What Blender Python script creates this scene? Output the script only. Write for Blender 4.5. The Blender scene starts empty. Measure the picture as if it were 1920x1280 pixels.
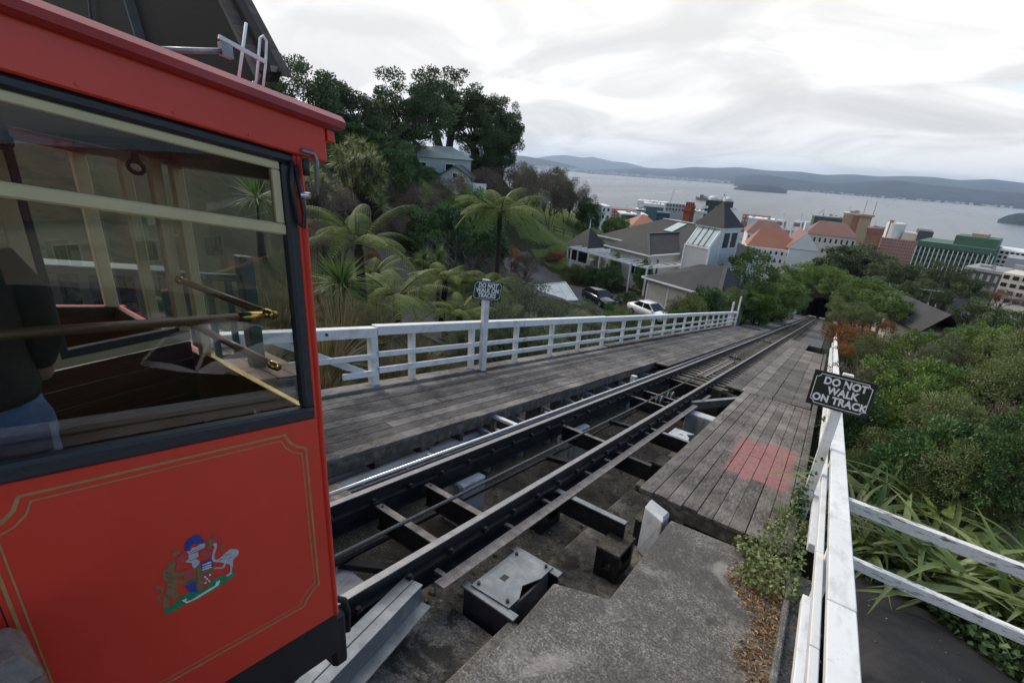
import bpy, bmesh, math, random
import numpy as np
from mathutils import Matrix, Vector
SC = bpy.context.scene
COL = SC.collection
rng = np.random.default_rng(7)
random.seed(7)
# ------------------------------------------------------------------ camera, sky, sun, exposure
SLOPE = 0.200097
ss, cs = math.sin(SLOPE), math.cos(SLOPE)
CZ = 2.717
RM = np.array([[0.8128373, 0.2531466, -0.5246068], [0.5787080, -0.2484852, 0.7767575], [0.0662765, -0.9349716, -0.3484760]])
cam = bpy.data.cameras.new('camera')
cam.sensor_width = 36.0
cam.lens = 36.0 * 907.0 / 1920.0
cam.clip_start, cam.clip_end = 0.05, 90000
camo = bpy.data.objects.new('camera', cam)
COL.objects.link(camo)
mw = Matrix.Identity(4)
for r in range(3):
    mw[r][0], mw[r][1], mw[r][2] = RM[r][0], -RM[r][1], -RM[r][2]
mw[2][3] = CZ
camo.matrix_world = mw
SC.camera = camo
vs = SC.view_settings
vs.view_transform = 'Standard'
vs.look = 'None'
vs.exposure = 0.66
vs.gamma = 1.0
SC.cycles.max_bounces = 8
SC.cycles.diffuse_bounces = 3
SC.cycles.glossy_bounces = 3
SC.cycles.transmission_bounces = 4
SC.cycles.transparent_max_bounces = 12
SC.cycles.volume_bounces = 1
SC.cycles.use_denoising = True
SC.cycles.caustics_reflective = False
SC.cycles.caustics_refractive = False

SUN_AZ, SUN_EL = math.radians(-78), math.radians(38)      # azimuth from +Y towards +X
world = bpy.data.worlds.new('World')
SC.world = world
world.use_nodes = True
nt = world.node_tree
nt.nodes.clear()
def N(tree, typ, **kw):
    n = tree.nodes.new(typ)
    for k, v in kw.items():
        setattr(n, k, v)
    return n
def L(tree, a, b):
    tree.links.new(a, b)
wo = N(nt, 'ShaderNodeOutputWorld')
bg = N(nt, 'ShaderNodeBackground')
sky = N(nt, 'ShaderNodeTexSky', sky_type='NISHITA', sun_disc=False, sun_elevation=SUN_EL, sun_rotation=SUN_AZ, altitude=120)
tc = N(nt, 'ShaderNodeTexCoord')
sep = N(nt, 'ShaderNodeSeparateXYZ')
L(nt, tc.outputs['Generated'], sep.inputs[0])
def M2(tree, op, a, b=None, c=None, clamp=False):
    n = N(tree, 'ShaderNodeMath', operation=op, use_clamp=clamp)
    for i, x in enumerate((a, b, c)):
        if x is None: continue
        if isinstance(x, (int, float)): n.inputs[i].default_value = x
        else: L(tree, x, n.inputs[i])
    return n.outputs[0]
zp = M2(nt, 'MAXIMUM', sep.outputs['Z'], 0.0)
den = M2(nt, 'ADD', zp, 0.2)
cx = M2(nt, 'DIVIDE', sep.outputs['X'], den)
cy = M2(nt, 'DIVIDE', sep.outputs['Y'], den)
comb = N(nt, 'ShaderNodeCombineXYZ')
L(nt, cx, comb.inputs[0]); L(nt, cy, comb.inputs[1])
mapn = N(nt, 'ShaderNodeMapping')
mapn.inputs['Rotation'].default_value = (0, 0, math.radians(14))
mapn.inputs['Scale'].default_value = (0.75, 1.0, 1)
L(nt, comb.outputs[0], mapn.inputs[0])
n1 = N(nt, 'ShaderNodeTexNoise', noise_dimensions='2D')
n1.inputs['Scale'].default_value = 1.35; n1.inputs['Detail'].default_value = 9; n1.inputs['Roughness'].default_value = 0.55; n1.inputs['Distortion'].default_value = 0.6
L(nt, mapn.outputs[0], n1.inputs['Vector'])
n2 = N(nt, 'ShaderNodeTexNoise', noise_dimensions='2D')
n2.inputs['Scale'].default_value = 0.55; n2.inputs['Detail'].default_value = 7; n2.inputs['Roughness'].default_value = 0.55
L(nt, mapn.outputs[0], n2.inputs['Vector'])
cr = N(nt, 'ShaderNodeValToRGB')                       # cloud brightness
cr.color_ramp.elements[0].position = 0.33; cr.color_ramp.elements[0].color = (0.62, 0.612, 0.605, 1)
cr.color_ramp.elements[1].position = 0.60; cr.color_ramp.elements[1].color = (0.87, 0.855, 0.84, 1)
e_ = cr.color_ramp.elements.new(0.46); e_.color = (0.70, 0.69, 0.68, 1)
L(nt, n1.outputs[0], cr.inputs[0])
side = M2(nt, 'MULTIPLY_ADD', sep.outputs['X'], 0.66, M2(nt, 'MULTIPLY_ADD', zp, 0.26, -0.06))   # thinner cloud towards the east, away from the sun
cov = M2(nt, 'SUBTRACT', n2.outputs[0], side)
cr2 = N(nt, 'ShaderNodeValToRGB')
cr2.color_ramp.elements[0].position = 0.40; cr2.color_ramp.elements[0].color = (0, 0, 0, 1)
cr2.color_ramp.elements[1].position = 0.47; cr2.color_ramp.elements[1].color = (1, 1, 1, 1)
L(nt, cov, cr2.inputs[0])
skm = N(nt, 'ShaderNodeVectorMath', operation='SCALE')
skm.inputs['Scale'].default_value = 0.14
L(nt, sky.outputs[0], skm.inputs[0])
glow = M2(nt, 'MULTIPLY_ADD', sep.outputs['X'], -0.05, M2(nt, 'MULTIPLY_ADD', zp, 0.62, 0.74))      # overcast: brighter overhead and on the sun's side
clb = N(nt, 'ShaderNodeVectorMath', operation='SCALE')
L(nt, cr.outputs[0], clb.inputs[0]); L(nt, glow, clb.inputs['Scale'])
mix = N(nt, 'ShaderNodeMix', data_type='RGBA')
L(nt, cr2.outputs[0], mix.inputs[0]); L(nt, skm.outputs[0], mix.inputs[6]); L(nt, clb.outputs[0], mix.inputs[7])
L(nt, mix.outputs[2], bg.inputs[0])
bg.inputs[1].default_value = 1.0
L(nt, bg.outputs[0], wo.inputs[0])
sl = bpy.data.lights.new('sun', 'SUN')
sl.energy = 1.4; sl.angle = math.radians(14); sl.color = (1.0, 0.95, 0.88)
so = bpy.data.objects.new('sun', sl)
COL.objects.link(so)
sd = Vector((math.sin(SUN_AZ) * math.cos(SUN_EL), math.cos(SUN_AZ) * math.cos(SUN_EL), math.sin(SUN_EL)))
so.rotation_euler = sd.to_track_quat('Z', 'Y').to_euler()
so.location = sd * 60

# ------------------------------------------------------------------ helpers
def S(u, v, h):                       # track frame: across, along the slope, vertical above the rail heads
    return (u, v * cs, h - v * ss)
def wray(px, py):
    return RM @ np.array([px - 960.0, py - 640.0, 907.0])
def at(px, py, Y):                    # the point at world distance Y that a photo pixel stands for
    d = wray(px, py); p = d * (Y / d[1]); return (p[0], p[1], p[2] + CZ)
def atD(px, py, D):                   # the same by horizontal distance
    d = wray(px, py); p = d * (D / math.hypot(d[0], d[1])); return (p[0], p[1], p[2] + CZ)
def pxm(px, py, D):                   # metres per photo pixel there
    d = wray(px, py); return D / math.hypot(d[0], d[1])
WL = {}
def wloc(o):
    return WL.get(o.name, Vector((0, 0, 0)))
def tag(o, label=None, cat=None, group=None, kind=None):
    if label: o['label'] = label
    if cat: o['category'] = cat
    if group: o['group'] = group
    if kind: o['kind'] = kind
    return o
def thing(name, loc, label, cat, group=None, rz=0):
    o = bpy.data.objects.new(name, None)
    COL.objects.link(o)
    o.location = loc; o.rotation_euler = (0, 0, rz); o.empty_display_size = 0.2
    WL[o.name] = Vector(loc) if rz == 0 else Vector((0, 0, 0))
    if rz != 0: o['_loc'] = 1
    return tag(o, label, cat, group)
def setmesh(name, V, F, mat, smooth=False, attrs=None):
    me = bpy.data.meshes.new(name)
    V = np.asarray(V, dtype=np.float32).reshape(-1, 3)
    if isinstance(F, np.ndarray):
        k = F.shape[1]; fl = F.astype(np.int32).ravel(); tot = np.full(len(F), k, np.int32)
    else:
        tot = np.array([len(f) for f in F], np.int32); fl = np.array([i for f in F for i in f], np.int32)
    me.vertices.add(len(V)); me.vertices.foreach_set('co', V.ravel())
    me.loops.add(len(fl)); me.loops.foreach_set('vertex_index', fl)
    me.polygons.add(len(tot))
    st = np.zeros(len(tot), np.int32); st[1:] = np.cumsum(tot)[:-1]
    me.polygons.foreach_set('loop_start', st); me.polygons.foreach_set('loop_total', tot)
    me.polygons.foreach_set('use_smooth', np.full(len(tot), bool(smooth)))
    if attrs:
        for k, a in attrs.items():
            at_ = me.attributes.new(k, 'FLOAT', 'POINT'); at_.data.foreach_set('value', np.asarray(a, np.float32))
    me.update(calc_edges=True)
    for m in (mat if isinstance(mat, (list, tuple)) else [mat]):
        me.materials.append(m)
    return me
def link(name, me, parent=None, loc=(0, 0, 0)):
    o = bpy.data.objects.new(name, me)
    COL.objects.link(o)
    o.location = loc
    if parent is not None: o.parent = parent
    return o
class MB:
    def __init__(s): s.v = []; s.f = []
    def add(s, V, F):
        b = len(s.v); s.v += [tuple(p) for p in V]; s.f += [tuple(i + b for i in f) for f in F]; return s
    def hexa(s, P):        # 0-3 bottom ring, 4-7 top ring
        return s.add(P, [(3, 2, 1, 0), (4, 5, 6, 7), (0, 1, 5, 4), (1, 2, 6, 5), (2, 3, 7, 6), (3, 0, 4, 7)])
    def box(s, x0, x1, y0, y1, z0, z1):
        return s.hexa([(x0, y0, z0), (x1, y0, z0), (x1, y1, z0), (x0, y1, z0), (x0, y0, z1), (x1, y0, z1), (x1, y1, z1), (x0, y1, z1)])
    def sb(s, u0, u1, v0, v1, h0, h1):      # box in the track frame: slopes along v, ends vertical
        return s.hexa([S(u0, v0, h0), S(u1, v0, h0), S(u1, v1, h0), S(u0, v1, h0), S(u0, v0, h1), S(u1, v0, h1), S(u1, v1, h1), S(u0, v1, h1)])
    def prism(s, P, d):    # polygon P (3d, ccw seen against d) pushed along d
        n = len(P); Q = [(p[0] + d[0], p[1] + d[1], p[2] + d[2]) for p in P]
        F = [tuple(range(n - 1, -1, -1)), tuple(range(n, 2 * n))] + [(i, (i + 1) % n, n + (i + 1) % n, n + i) for i in range(n)]
        return s.add(list(P) + Q, F)
    def bar(s, a, b, w, t, up=(0, 0, 1)):   # rectangular bar from a to b, width w sideways, t along up
        a = Vector(a); b = Vector(b); d = (b - a).normalized(); x = d.cross(Vector(up)).normalized() * (w / 2); z = x.cross(d).normalized() * (t / 2)
        return s.hexa([a - x - z, a + x - z, b + x - z, b - x - z, a - x + z, a + x + z, b + x + z, b - x + z])
    def tube(s, pts, r, n=8, cap=True):
        pts = [Vector(p) for p in pts]; k = len(pts)
        R_ = r if isinstance(r, (list, tuple)) else [r] * k
        V = []; ref = None
        for i, p in enumerate(pts):
            d = (pts[min(i + 1, k - 1)] - pts[max(i - 1, 0)]).normalized()
            if ref is None: ref = Vector((0, 0, 1)) if abs(d.z) < .9 else Vector((1, 0, 0))
            x = d.cross(ref).normalized(); y = d.cross(x).normalized(); ref = x.cross(d)
            for j in range(n):
                a = 2 * math.pi * j / n; V.append(p + x * math.cos(a) * R_[i] + y * math.sin(a) * R_[i])
        F = [(i * n + j, i * n + (j + 1) % n, (i + 1) * n + (j + 1) % n, (i + 1) * n + j) for i in range(k - 1) for j in range(n)]
        F = [f[::-1] for f in F]
        if cap: F += [tuple(range(n)), tuple(range(k * n - 1, (k - 1) * n - 1, -1))]
        return s.add(V, F)
    def lathe(s, prof, c=(0, 0, 0), n=12):
        V = [(c[0] + r * math.cos(2 * math.pi * j / n), c[1] + r * math.sin(2 * math.pi * j / n), c[2] + z) for r, z in prof for j in range(n)]
        F = [(i * n + j, i * n + (j + 1) % n, (i + 1) * n + (j + 1) % n, (i + 1) * n + j) for i in range(len(prof) - 1) for j in range(n)]
        return s.add(V, F)
    def xf(s, m):
        s.v = [tuple(m @ Vector(p)) for p in s.v]; return s
    def build(s, name, mat, parent=None, smooth=False, bev=0, kind=None):
        V = np.array(s.v, dtype=np.float64)
        if parent is None:
            c = np.array([V[:, 0].mean(), V[:, 1].mean(), V[:, 2].min()])
        elif parent.get('_loc') or parent.type != 'EMPTY' and parent.name not in WL:
            c = np.zeros(3)
        else: c = np.array(wloc(parent))
        me = setmesh(name, V - c, s.f, mat, smooth)
        if parent is None:
            o = link(name, me, None, c); WL[o.name] = Vector(c)
        else:
            o = link(name, me, parent); WL[o.name] = Vector(c)
            if parent.get('_loc'): o['_loc'] = 1
        if bev:
            m = o.modifiers.new('bevel', 'BEVEL'); m.width = bev; m.segments = 1; m.limit_method = 'ANGLE'; m.angle_limit = math.radians(40)
        if kind: o['kind'] = kind
        return o
def copy_tree(o, parent=None):
    c = o.copy(); COL.objects.link(c); c.parent = parent
    for ch in list(o.children): copy_tree(ch, c)
    return c
# ------------------------------------------------------------------ materials
def newmat(name):
    m = bpy.data.materials.new(name); m.use_nodes = True
    t = m.node_tree; p = t.nodes['Principled BSDF']; return m, t, p
def pos(t, scale=(1, 1, 1), rot=(0, 0, 0), obj=False):
    g = N(t, 'ShaderNodeTexCoord').outputs['Object'] if obj else N(t, 'ShaderNodeNewGeometry').outputs['Position']
    mp = N(t, 'ShaderNodeMapping'); mp.inputs['Scale'].default_value = scale; mp.inputs['Rotation'].default_value = rot
    L(t, g, mp.inputs[0]); return mp.outputs[0]
def noise(t, vec, scale, detail=6, rough=.6, dist=0):
    n = N(t, 'ShaderNodeTexNoise'); n.inputs['Scale'].default_value = scale; n.inputs['Detail'].default_value = detail
    n.inputs['Roughness'].default_value = rough; n.inputs['Distortion'].default_value = dist
    L(t, vec, n.inputs['Vector']); return n.outputs[0]
def ramp(t, fac, stops):
    r = N(t, 'ShaderNodeValToRGB'); e = r.color_ramp.elements
    e[0].position, e[0].color = stops[0][0], (*stops[0][1], 1); e[1].position, e[1].color = stops[-1][0], (*stops[-1][1], 1)
    for p_, c_ in stops[1:-1]:
        q = e.new(p_); q.color = (*c_, 1)
    L(t, fac, r.inputs[0]); return r.outputs[0]
def mixc(t, fac, a, b, typ='MIX'):
    m = N(t, 'ShaderNodeMix', data_type='RGBA', blend_type=typ)
    for i, x in ((0, fac), (6, a), (7, b)):
        if isinstance(x, (int, float)): m.inputs[i].default_value = x
        elif isinstance(x, tuple): m.inputs[i].default_value = (*x, 1) if len(x) == 3 else x
        else: L(t, x, m.inputs[i])
    return m.outputs[2]
def objvar(t, col, amt):
    oi = N(t, 'ShaderNodeObjectInfo'); h = N(t, 'ShaderNodeHueSaturation')
    L(t, M2(t, 'MULTIPLY_ADD', oi.outputs['Random'], 2 * amt, 1 - amt), h.inputs['Value']); L(t, col, h.inputs['Color'])
    return h.outputs[0]
def bump(t, p, h, strength=.3, dist=.01):
    b = N(t, 'ShaderNodeBump'); b.inputs['Strength'].default_value = strength; b.inputs['Distance'].default_value = dist
    L(t, h, b.inputs['Height']); L(t, b.outputs[0], p.inputs['Normal'])
sc3 = lambda c, k: tuple(min(1, x * k) for x in c)
def mat(name, col, rough=.6, var=.2, scale=5, bmp=0, bscale=None, col2=None, metal=0, coat=0, ov=0.0, stretch=(1, 1, 1), rvar=0, spec=.5, bdist=.01, fine=0):
    m, t, p = newmat(name)
    v = pos(t, stretch)
    n = noise(t, v, scale, 8, .62)
    c = ramp(t, n, [(.3, sc3(col, 1 - var)), (.5, col), (.72, col2 or sc3(col, 1 + var))])
    if fine:
        n2 = noise(t, v, scale * 9, 4, .7)
        c = mixc(t, M2(t, 'MULTIPLY', ramp(t, n2, [(.4, (0, 0, 0)), (.65, (1, 1, 1))]), fine), c, sc3(col, .45))
    if ov: c = objvar(t, c, ov)
    L(t, c, p.inputs['Base Color'])
    p.inputs['Roughness'].default_value = rough; p.inputs['Metallic'].default_value = metal
    p.inputs['Specular IOR Level'].default_value = spec
    if coat: p.inputs['Coat Weight'].default_value = coat; p.inputs['Coat Roughness'].default_value = .08
    if rvar: L(t, M2(t, 'MULTIPLY_ADD', n, rvar, rough - rvar / 2), p.inputs['Roughness'])
    if bmp: bump(t, p, noise(t, v, bscale or scale * 3, 7, .65), bmp, bdist)
    return m
MT = {}
def wood_mat(name, dark, light, worn, patch=False):
    m, t, p = newmat(name)
    v = pos(t, (22, 1.3, 22), (SLOPE, 0, 0))
    oi = N(t, 'ShaderNodeObjectInfo')
    vo = N(t, 'ShaderNodeVectorMath', operation='ADD'); L(t, v, vo.inputs[0])
    cmb = N(t, 'ShaderNodeCombineXYZ'); L(t, M2(t, 'MULTIPLY', oi.outputs['Random'], 60), cmb.inputs[1]); L(t, cmb.outputs[0], vo.inputs[1])
    g = noise(t, vo.outputs[0], 1.6, 8, .65, .4)
    c = ramp(t, g, [(.28, dark), (.5, light), (.75, worn)])
    big = noise(t, pos(t), .9, 6, .6)
    c = mixc(t, ramp(t, big, [(.42, (0, 0, 0)), (.68, (.75, .75, .75))]), c, worn)
    grime = noise(t, pos(t, (3, 1, 3)), 2.3, 8, .7)
    c = mixc(t, ramp(t, grime, [(.5, (0, 0, 0)), (.72, (.7, .7, .7))]), c, sc3(dark, .7))
    c = objvar(t, c, .34)
    if patch:           # worn pink paint on the boards
        P_ = N(t, 'ShaderNodeNewGeometry').outputs['Position']; sp = N(t, 'ShaderNodeSeparateXYZ'); L(t, P_, sp.inputs[0])
        wob = noise(t, pos(t), 3.5, 6, .7)
        def inside(x, a, b, w):
            c0 = M2(t, 'ABSOLUTE', M2(t, 'SUBTRACT', x, (a + b) / 2)); return M2(t, 'SUBTRACT', (b - a) / 2, c0)
        iu = inside(sp.outputs[0], -.90, .20, 0); iv = M2(t, 'MULTIPLY', inside(sp.outputs[1], 7.2, 9.75, 0), .5)
        dd = M2(t, 'MINIMUM', iu, iv)
        dd = M2(t, 'ADD', dd, M2(t, 'MULTIPLY', M2(t, 'SUBTRACT', wob, .50), .30))
        dd = M2(t, 'ADD', dd, M2(t, 'MULTIPLY_ADD', oi.outputs['Random'], .16, -.10))
        mk = ramp(t, dd, [(0.0, (0, 0, 0)), (.10, (1, 1, 1))])
        wear = noise(t, pos(t, (5, 1.5, 5)), 3.2, 8, .75)
        mk = mixc(t, 1.0, mk, ramp(t, wear, [(.36, (.1, .1, .1)), (.5, (.92, .92, .92))]), 'MULTIPLY')
        c = mixc(t, mk, c, mixc(t, g, (.22, .08, .08), (.36, .165, .16)))
    L(t, c, p.inputs['Base Color'])
    p.inputs['Roughness'].default_value = .8; p.inputs['Specular IOR Level'].default_value = .3
    bump(t, p, g, .6, .006)
    return m
MT['deck'] = wood_mat('weathered_deck_wood', (.026, .023, .021), (.092, .083, .076), (.23, .21, .19))
MT['deckr'] = wood_mat('weathered_deck_wood_painted', (.026, .023, .021), (.096, .086, .079), (.245, .222, .20), True)
def paint_mat(name, col, dirt, amt=.5, rough=.5, scale=3, peel=0, peelc=(.25, .21, .19)):
    m, t, p = newmat(name)
    n = noise(t, pos(t, (3, 1, 1)), scale, 9, .68)
    c = mixc(t, M2(t, 'MULTIPLY', ramp(t, n, [(.5, (0, 0, 0)), (.8, (1, 1, 1))]), amt), col, dirt)
    n3 = noise(t, pos(t), 34, 4, .7)
    c = mixc(t, M2(t, 'MULTIPLY', ramp(t, n3, [(.60, (0, 0, 0)), (.72, (1, 1, 1))]), amt * .5), c, dirt)
    if peel:
        n4 = noise(t, pos(t, (2, 9, 9)), 2.6, 9, .72)
        c = mixc(t, ramp(t, n4, [(.56 - peel, (0, 0, 0)), (.6 - peel, (1, 1, 1))]), c, mixc(t, n3, peelc, sc3(peelc, .5)))
    al = noise(t, pos(t, (1, 1, 3)), 1.1, 8, .7)
    c = mixc(t, M2(t, 'MULTIPLY', ramp(t, al, [(.52, (0, 0, 0)), (.72, (1, 1, 1))]), amt * .45), c, (.30, .31, .24))
    L(t, objvar(t, c, .07), p.inputs['Base Color'])
    p.inputs['Roughness'].default_value = rough
    bump(t, p, n, .12, .004)
    return m
MT['white'] = paint_mat('white_fence_paint', (.73, .73, .715), (.27, .26, .21), .7, .5)
MT['whitepeel'] = paint_mat('peeling_white_paint', (.74, .73, .71), (.42, .39, .36), .5, .55, peel=.015)
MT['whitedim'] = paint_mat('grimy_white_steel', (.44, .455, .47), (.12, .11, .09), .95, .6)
def concrete_mat(name, dark, base, light, moss=(.03, .03, .014), big=.8, mt=.58):
    m, t, p = newmat(name)
    sp = noise(t, pos(t), 48, 5, .8); md = noise(t, pos(t), 9, 8, .7); bg_ = noise(t, pos(t), big, 7, .62, .3)
    c = ramp(t, sp, [(.36, dark), (.5, base), (.62, light)])
    c = mixc(t, ramp(t, md, [(.42, (0, 0, 0)), (.66, (.75, .75, .75))]), c, sc3(base, .55))
    c = mixc(t, ramp(t, bg_, [(.44, (0, 0, 0)), (.60, (.7, .7, .7))]), c, dark)
    lt = noise(t, pos(t), 1.9, 8, .7, .5)
    c = mixc(t, ramp(t, lt, [(.55, (0, 0, 0)), (.68, (.55, .55, .55))]), c, light)
    st = noise(t, pos(t, (1, 1, 1)), 2.4, 9, .75, .6)
    c = mixc(t, ramp(t, st, [(mt, (0, 0, 0)), (mt + .08, (.85, .85, .85))]), c, moss)
    L(t, c, p.inputs['Base Color']); p.inputs['Roughness'].default_value = .88; p.inputs['Specular IOR Level'].default_value = .25
    ad = M2(t, 'MULTIPLY_ADD', sp, .5, md); bump(t, p, ad, .7, .008)
    return m
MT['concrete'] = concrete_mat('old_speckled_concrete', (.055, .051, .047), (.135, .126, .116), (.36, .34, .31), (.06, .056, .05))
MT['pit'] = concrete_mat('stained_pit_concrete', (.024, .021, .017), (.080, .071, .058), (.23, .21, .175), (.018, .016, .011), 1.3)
MT['ledge'] = concrete_mat('lichen_blotched_concrete', (.045, .04, .034), (.21, .19, .16), (.40, .37, .32), (.030, .026, .02), .9, .49)
MT['steel'] = mat('dark_grimy_steel', (.020, .020, .023), .5, .4, 6, .25, 30, (.042, .041, .042), metal=.3)
MT['boxsteel'] = mat('weathered_grey_steel', (.060, .062, .066), .6, .4, 5, .2, 30, (.10, .10, .10), metal=.2)
MT['railhead'] = mat('worn_rail_top', (.30, .295, .30), .42, .2, 9, .1, 60, metal=.85)
MT['galv'] = mat('galvanised_steel', (.22, .24, .255), .45, .3, 5, .15, 30, (.34, .36, .375), metal=.55, fine=.25)
MT['chrome'] = mat('bright_conductor_pipe', (.62, .61, .59), .28, .15, 8, .05, metal=.9)
MT['rust'] = mat('rusty_flaking_steel', (.24, .215, .195), .85, .45, 9, .6, 25, (.36, .335, .31), fine=.8)
MT['sleeper'] = mat('grey_timber_sleeper', (.12, .105, .082), .85, .4, 9, .5, 30, (.27, .24, .195), ov=.25)
MT['cable'] = mat('greasy_steel_cable', (.085, .085, .088), .5, .3, 20, metal=.6)
MT['asphalt'] = mat('dark_asphalt', (.028, .026, .026), .85, .3, 2, .5, 60, (.045, .042, .04), fine=.4)
MT['asphalt2'] = mat('grey_asphalt', (.085, .083, .082), .88, .2, .5, .4, 40, (.11, .106, .10), fine=.3)
MT['asphalt3'] = mat('dark_path_asphalt', (.048, .046, .047), .88, .2, .5, .4, 40, (.07, .067, .066), fine=.3)
MT['black'] = mat('black_rubber', (.012, .012, .013), .5, .3, 10)
MT['signg'] = mat('dark_sign_enamel', (.012, .013, .012), .35, .2, 6)
MT['signgr'] = mat('dark_green_sign_enamel', (.008, .030, .024), .35, .2, 6)
MT['signw'] = mat('white_sign_lettering', (.74, .74, .72), .5, .12, 20)
MT['earth'] = mat('dark_leafy_earth', (.035, .028, .020), .95, .5, 1.6, .8, 9, (.07, .056, .038), fine=.6, bdist=.03)
# ------------------------------------------------------------------ terrain
TAN = ss / cs
CP = np.array([(-7, 2, -1.4), (-7.4, 6, -1.9), (-8, 10, -3.4), (-9, 15, -4.6), (-14, 14, -3.9), (-10, 9, -2.4), (-19, 17, -2.9), (-27, 22, -1.5),
  (-11, 6.5, -.9), (-8.8, 6, -1.25), (-12, 3, .5), (-20, 5, 4), (-30, 10, 6), (-35, 25, 3.2), (-42, 45, 1.4), (-50, 35, 4), (-38.4, 52, .7), (-43.1, 67.4, -5.73), (-36.5, 66.7, -8.14), (-40.1, 82.8, -7.11), (-32.9, 54.9, -8.73), (-32.0, 50.8, -8.78), (-33.4, 47.4, -7.33), (-29.4, 60.2, -8.75), (-36.1, 80.3, -8.31), (-47.5, 85.7, -6.15), (-43.4, 64.8, -4.83),
  (-29, 48, -9.5), (-18, 50, -9.8), (-10, 50, -9.9), (-25, 60, -9.6), (-10, 66, -13), (-13, 42, -9.8), (-8.5, 38, -9.4), (-9, 22, -6.1),
  (-12, 30, -8.4), (-16, 26, -7.3), (-22, 30, -6.6), (-27, 38, -7.6), (-20, 22, -4.6), (-30, 34, -3.0), (-34, 44, -3.2), (-60, 90, -6), (-50, 110, -20), (-25, 92, -21), (-10, 112, -28),
  (-8, 80, -17), (-7.5, 60, -12.6), (1, 3, -.95), (1.2, -3, .2), (2.4, 6, -1.6), (1.2, 6, -1.57), (1.2, 7.4, -2.0), (2.4, 4, -1.18), (3, 9, -3.6), (6, 13, -6.3), (10, 20, -9.5), (4, 30, -9.8), (3, 18, -6.2), (8, 50, -15),
  (20, 30, -13), (20, 60, -19), (3, 60, -14.5), (3, 90, -21), (12, 104, -27), (30, 100, -29), (1.5, 130, -29), (-7, 130, -29), (14, 8, -4.5), (30, 10, -6), (45, 5, -8), (40, 40, -12), (10, -8, .2), (-10, -10, 3),
  (-70, 40, 7), (-80, 0, 10), (60, -10, -6), (0, 200, -52), (-80, 190, -48), (90, 200, -56), (0, 330, -86), (-150, 330, -84), (170, 330, -88), (-160, 150, -10), (150, 120, -30)], float)
def _tps(r2): return r2 * np.log(np.maximum(r2, 1e-9)) * .5
_n = len(CP); _x = CP[:, :2] / 50.0
_K = _tps(((_x[:, None] - _x[None]) ** 2).sum(2)) + np.eye(_n) * 2e-3
_P = np.hstack([np.ones((_n, 1)), _x]); _A = np.block([[_K, _P], [_P.T, np.zeros((3, 3))]])
_w = np.linalg.solve(_A, np.concatenate([CP[:, 2], np.zeros(3)]))
def sstep(a, b, x):
    t = np.clip((x - a) / (b - a), 0, 1); return t * t * (3 - 2 * t)
def ground(x, y):
    x = np.asarray(x, float); y = np.asarray(y, float); sh = np.broadcast(x, y).shape
    X = np.broadcast_to(x, sh).ravel(); Y = np.broadcast_to(y, sh).ravel()
    xc = np.clip(X, -170, 170) / 50.0; yc = np.clip(Y, -12, 320) / 50.0
    Q = np.stack([xc, yc], 1)
    z = _tps(((Q[:, None] - _x[None]) ** 2).sum(2)) @ _w[:_n] + _w[_n] + Q @ _w[_n + 1:]
    z = z + .22 * np.sin(X * .7 + 1.3) * np.cos(Y * .55) * sstep(7, 12, np.abs(X + 3))
    far = -52 - (Y - 200) * .26
    far = np.maximum(far, -112.0)
    k = sstep(170, 240, Y); z = z * (1 - k) + far * k
    z = np.maximum(z, -112.0)
    tz = -Y * TAN + np.where(Y < 15.2, -1.62, np.where(Y < 40, -.75, -.33))
    m = (1 - sstep(.55, 1.0, X)) * sstep(-6.9, -6.2, X) * (1 - sstep(128, 134, Y))
    z = z * (1 - m) + tz * m
    return z.reshape(sh)
G = lambda x, y: float(ground(np.array([x]), np.array([y]))[0])
def grid_mesh(xs, ys, zf, m, name, smooth=True):
    Xg, Yg = np.meshgrid(xs, ys); Z = zf(Xg, Yg)
    V = np.stack([Xg, Yg, Z], 2).reshape(-1, 3); nx, ny = len(xs), len(ys)
    i = (np.arange(ny - 1)[:, None] * nx + np.arange(nx - 1)[None]).ravel()
    return setmesh(name, V, np.stack([i, i + 1, i + 1 + nx, i + nx], 1), m, smooth)
m, t, p = newmat('hillside_ground')
n1_ = noise(t, pos(t), .35, 8, .6); n2_ = noise(t, pos(t), 2.2, 8, .65)
c = ramp(t, n1_, [(.35, (.030, .030, .016)), (.5, (.042, .050, .020)), (.62, (.060, .046, .030)), (.75, (.05, .06, .026))])
c = mixc(t, ramp(t, n2_, [(.45, (0, 0, 0)), (.7, (.7, .7, .7))]), c, (.022, .022, .013))
L(t, c, p.inputs['Base Color']); p.inputs['Roughness'].default_value = .95; p.inputs['Specular IOR Level'].default_value = .15; bump(t, p, n2_, .8, .08)
MT['hill'] = m
xs = np.unique(np.round(np.concatenate([np.linspace(-900, -100, 26), np.linspace(-100, -24, 44), np.linspace(-24, -7.2, 48), np.linspace(-7.2, 1.4, 34), np.linspace(1.4, 24, 60), np.linspace(24, 100, 40), np.linspace(100, 1000, 30)]), 3))
ys = np.unique(np.round(np.concatenate([np.linspace(-14, 20, 90), np.linspace(20, 90, 110), np.linspace(90, 200, 60), np.linspace(200, 1350, 50)]), 3))
o = link('terrain', grid_mesh(xs, ys, ground, MT['hill'], 'terrain')); tag(o, kind='structure')
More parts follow.
